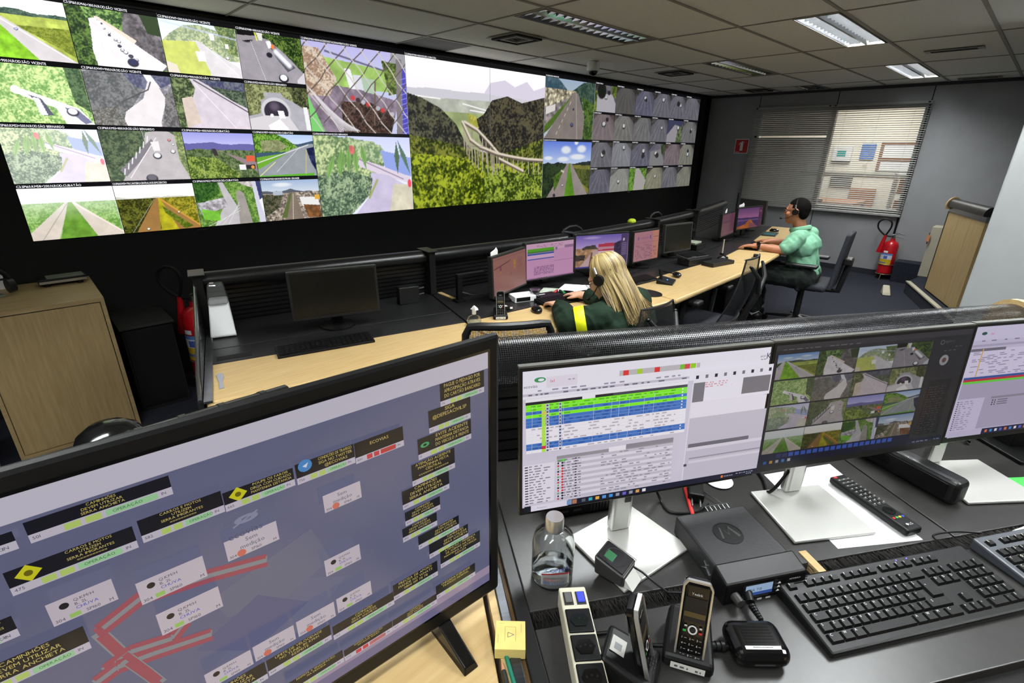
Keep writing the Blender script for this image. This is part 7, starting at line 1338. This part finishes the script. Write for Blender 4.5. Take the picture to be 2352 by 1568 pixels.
def spectacles(M, par, s=1.0):
    b = MB(); b.M = M
    for s_ in (-1,1): b.tube([(s_*.032*s+.02*s*math.cos(a),.096*s,.003*s+.015*s*math.sin(a)) for a in np.linspace(0,2*PI,15)],.0016*s,5); b.tube([(s_*.052*s,.094*s,.008*s),(s_*.076*s,.06*s,.010*s),(s_*.08*s,-.005*s,.012*s)],.0018*s,5)
    b.tube([(-.012*s,.096*s,.006*s),(.012*s,.096*s,.006*s)],.0016*s,5); b.build('spectacles', mat('spectacle_frame',(50,26,24),.3), par, True)
spectacles(HM, man)
def headset(M, par, s=1.0, boom=True, left=True):
    b = MB(); b.M = M; b.tube([(.088*s*math.cos(a),-.002*s,.008*s+.118*s*math.sin(a)*.95) for a in np.linspace(.05,PI-.05,18)],.0055*s,6); hb_ = b.build('headset_band', M_BLK, par, True)
    for s_ in (-1,1):
        b = MB(); b.M = M; b.cyl((s_*.078*s,-.002*s,-.004*s),(s_*.104*s,-.002*s,-.004*s),.03*s,.026*s,n=16); b.build('ear_cup', M_BLK, hb_, True)
        b = MB(); b.M = M; b.cyl((s_*.09*s,-.002*s,.03*s),(s_*.088*s,-.002*s,.065*s),.007*s,n=10); b.build('slider', M_SILV, hb_, True)
    if boom: b = MB(); b.M = M; b.tube([(-.1*s,.0,-.02*s),(-.09*s,.06*s,-.06*s),(-.05*s,.115*s,-.065*s)],.0025*s,6); b.ell((-.038*s,.122*s,-.066*s),(.018*s,.012*s,.010*s),10,8); b.build('microphone_boom', M_BLK, hb_, True)
headset(HM, man, .94)
b = MB(); wv = Vector(wrl); d_ = (Vector(wrl)-Vector(ell_)).normalized(); c0 = wv-d_*.02; b.cyl(tuple(c0-d_*.011),tuple(c0+d_*.011),.0325,n=18); b.build('watch_strap', M_BLK, man, True)
b = MB(); b.cyl(tuple(c0+Vector((-.02,0,.022))),tuple(c0+Vector((-.024,0,.028))),.016,n=14); b.build('watch_face', M_BLKG, man, True)

# ---- woman in the dark green jacket
WX = (2.15,1.28,0)
wom = thing('person','blonde woman in a dark green jacket with a yellow arm band, bent over the desk','person',WX)
pel,waist,chest,neck = (.02,.09,.53),(.01,.10,.64),(0,.13,.765),(-.03,.155,.87)
shl,shr = (-.165,.11,.80),(.155,.11,.82); ell_,elr = (-.27,.23,.765),(.26,.24,.77); wrl,wrr = (-.12,.43,.785),(.14,.47,.785)
hc = (-.045,.19,.975); hf = (-.25,1,-.62)
b = MB(); capsule(b,pel,waist,.105,.095); capsule(b,waist,chest,.095,.10); capsule(b,chest,neck,.09,.043); capsule(b,shl,shr,.045,.045); capsule(b,neck,hc,.045,.05)
for sh,el,wr in ((shl,ell_,wrl),(shr,elr,wrr)): chain(b,[sh,el,wr],[.046,.036,.024])
knl,knr = (-.1,.50,.47),(.13,.50,.47)
for hp,kn,an_ in (((-.08,.12,.5),knl,(-.1,.46,.09)),((.1,.12,.5),knr,(.14,.46,.09))): chain(b,[hp,kn,an_],[.085,.058,.04]); capsule(b,an_,(an_[0],an_[1]+.12,.045),.04,.028)
hand(b,wrl,(.3,1,-.05),(0,0,1),1,.4,.92); hand(b,wrr,(-.1,1,-.05),(0,0,1),-1,.4,.92); WM = head(b,hc,hf,(0,.3,1),.97)
remesh('body',b,.0055,M_SKINF,wom,5)
M_JKT = mat('dark_green_jacket',(24,40,28),.9,spec=.2,noise=.25,scale=8,bump=.6)
b = MB(); capsule(b,(.02,.06,.56),waist,.15,.145); capsule(b,waist,chest,.145,.145); capsule(b,chest,(neck[0],neck[1]-.01,neck[2]-.03),.14,.075); capsule(b,shl,shr,.078,.078); capsule(b,(-.1,.09,.74),(.1,.09,.74),.12,.12); capsule(b,(-.05,.07,.84),(.02,.06,.85),.05,.05)
for sh,el,wr in ((shl,ell_,wrl),(shr,elr,wrr)): m_ = Vector(el)*.2+Vector(wr)*.8; chain(b,[sh,el,tuple(m_)],[.08,.066,.05])
remesh('jacket',b,.006,M_JKT,wom,7,.5,.007,(12,12,8))
s0,s1 = Vector(shl),Vector(ell_); d_ = (s1-s0).normalized(); c0 = s0*.35+s1*.65; b = MB(); b.tube([tuple(c0-d_*.026),tuple(c0-d_*.024),tuple(c0+d_*.024),tuple(c0+d_*.026)],[.079,.0805,.0795,.078],24); b.build('arm_band', mat('yellow_band',(222,230,20),.5,noise=.08,scale=40), wom, True)
b = MB()
for hp,kn,an_ in (((-.08,.12,.5),knl,(-.1,.46,.12)),((.1,.12,.5),knr,(.14,.46,.12))): chain(b,[hp,kn,an_],[.10,.075,.06])
capsule(b,(-.06,.08,.5),(.08,.08,.5),.12,.12); remesh('trousers',b,.009,M_TRS,wom,5)
for x in (-.1,.14): b = MB(); capsule(b,(x,.44,.05),(x,.58,.042),.046,.038); b.box2(x-.04,x+.04,.40,.61,0,.018); remesh('shoe',b,.007,M_BLKM,wom,3)
b = MB(); b.tube([(.10,-.055,.70),(.13,-.052,.715),(.145,-.05,.70),(.12,-.053,.69)],.0035,6); b.build('jacket_cord', M_PAPER, wom, True)
M_BLOND = mat('blonde_hair',(140,118,74),.5,noise=.1,scale=10)
b = MB(); b.M = WM; b.ell((0,-.018,.028),(.08,.096,.09)); b.ell((0,-.055,-.03),(.072,.056,.08))
hb = remesh('hair',b,.006,mat('hair_roots',(96,78,48),.6,noise=.1),wom,3); me = hb.data; bm = bmesh.new(); bm.from_mesh(me); HI = WM.inverted(); kill = [v for v in bm.verts if (lambda q: (q.y > .045 and q.z < .07))(HI @ v.co)]; bmesh.ops.delete(bm, geom=kill, context='VERTS'); bm.to_mesh(me); bm.free()
rr = random.Random(21); HS = [MB(),MB(),MB()]
for i in range(660):
    ph = rr.uniform(-2.05,2.05); a = ph/2.05; g_ = rr.uniform(.985,1.05)
    def se(el): return Vector((.083*g_*math.cos(el)*math.sin(ph), -.018-.101*g_*math.cos(el)*math.cos(ph)*1.0, .03+.094*g_*math.sin(el)))
    P_ = [WM @ Vector((.004*a,.03-.05*rr.random(),.122*g_))]+[WM @ se(e_) for e_ in (1.05,.6,.15,-.3)]
    q = P_[-1]; ex = -.03+.115*a+rr.uniform(-.02,.02); ey = -.012-.02*(1-a*a)+rr.uniform(-.012,.012)+(.06 if a < -.6 else 0.0); ez = .765+.065*rr.random()+.03*abs(a)
    P_.append(Vector((q.x*.55+ex*.45+rr.uniform(-.008,.008),q.y*.55+ey*.45-.012,q.z*.55+ez*.45))); P_.append(Vector((ex,ey,ez)))
    pts = smooth_pts([tuple(p_) for p_ in P_],3); n_ = len(pts); r_ = rr.uniform(.0032,.0058); rs = [r_*(.5+.5*min(1,k_/4)) if k_ < n_*.8 else r_*max(.15,1-(k_/n_-.8)/.2) for k_ in range(n_)]
    HS[rr.choice((0,0,1,1,1,2))].tube(pts,rs,4,flat=.6)
for b,c in zip(HS,((100,82,50),(142,122,78),(176,156,106))): o = b.build('hair_strands', mat('hair_%d'%c[0],c,.45,noise=.08), hb, True); o['kind'] = 'stuff'
eyes(WM, wom, .97); spectacles(WM, wom, .97); headset(WM, wom, 1.0)
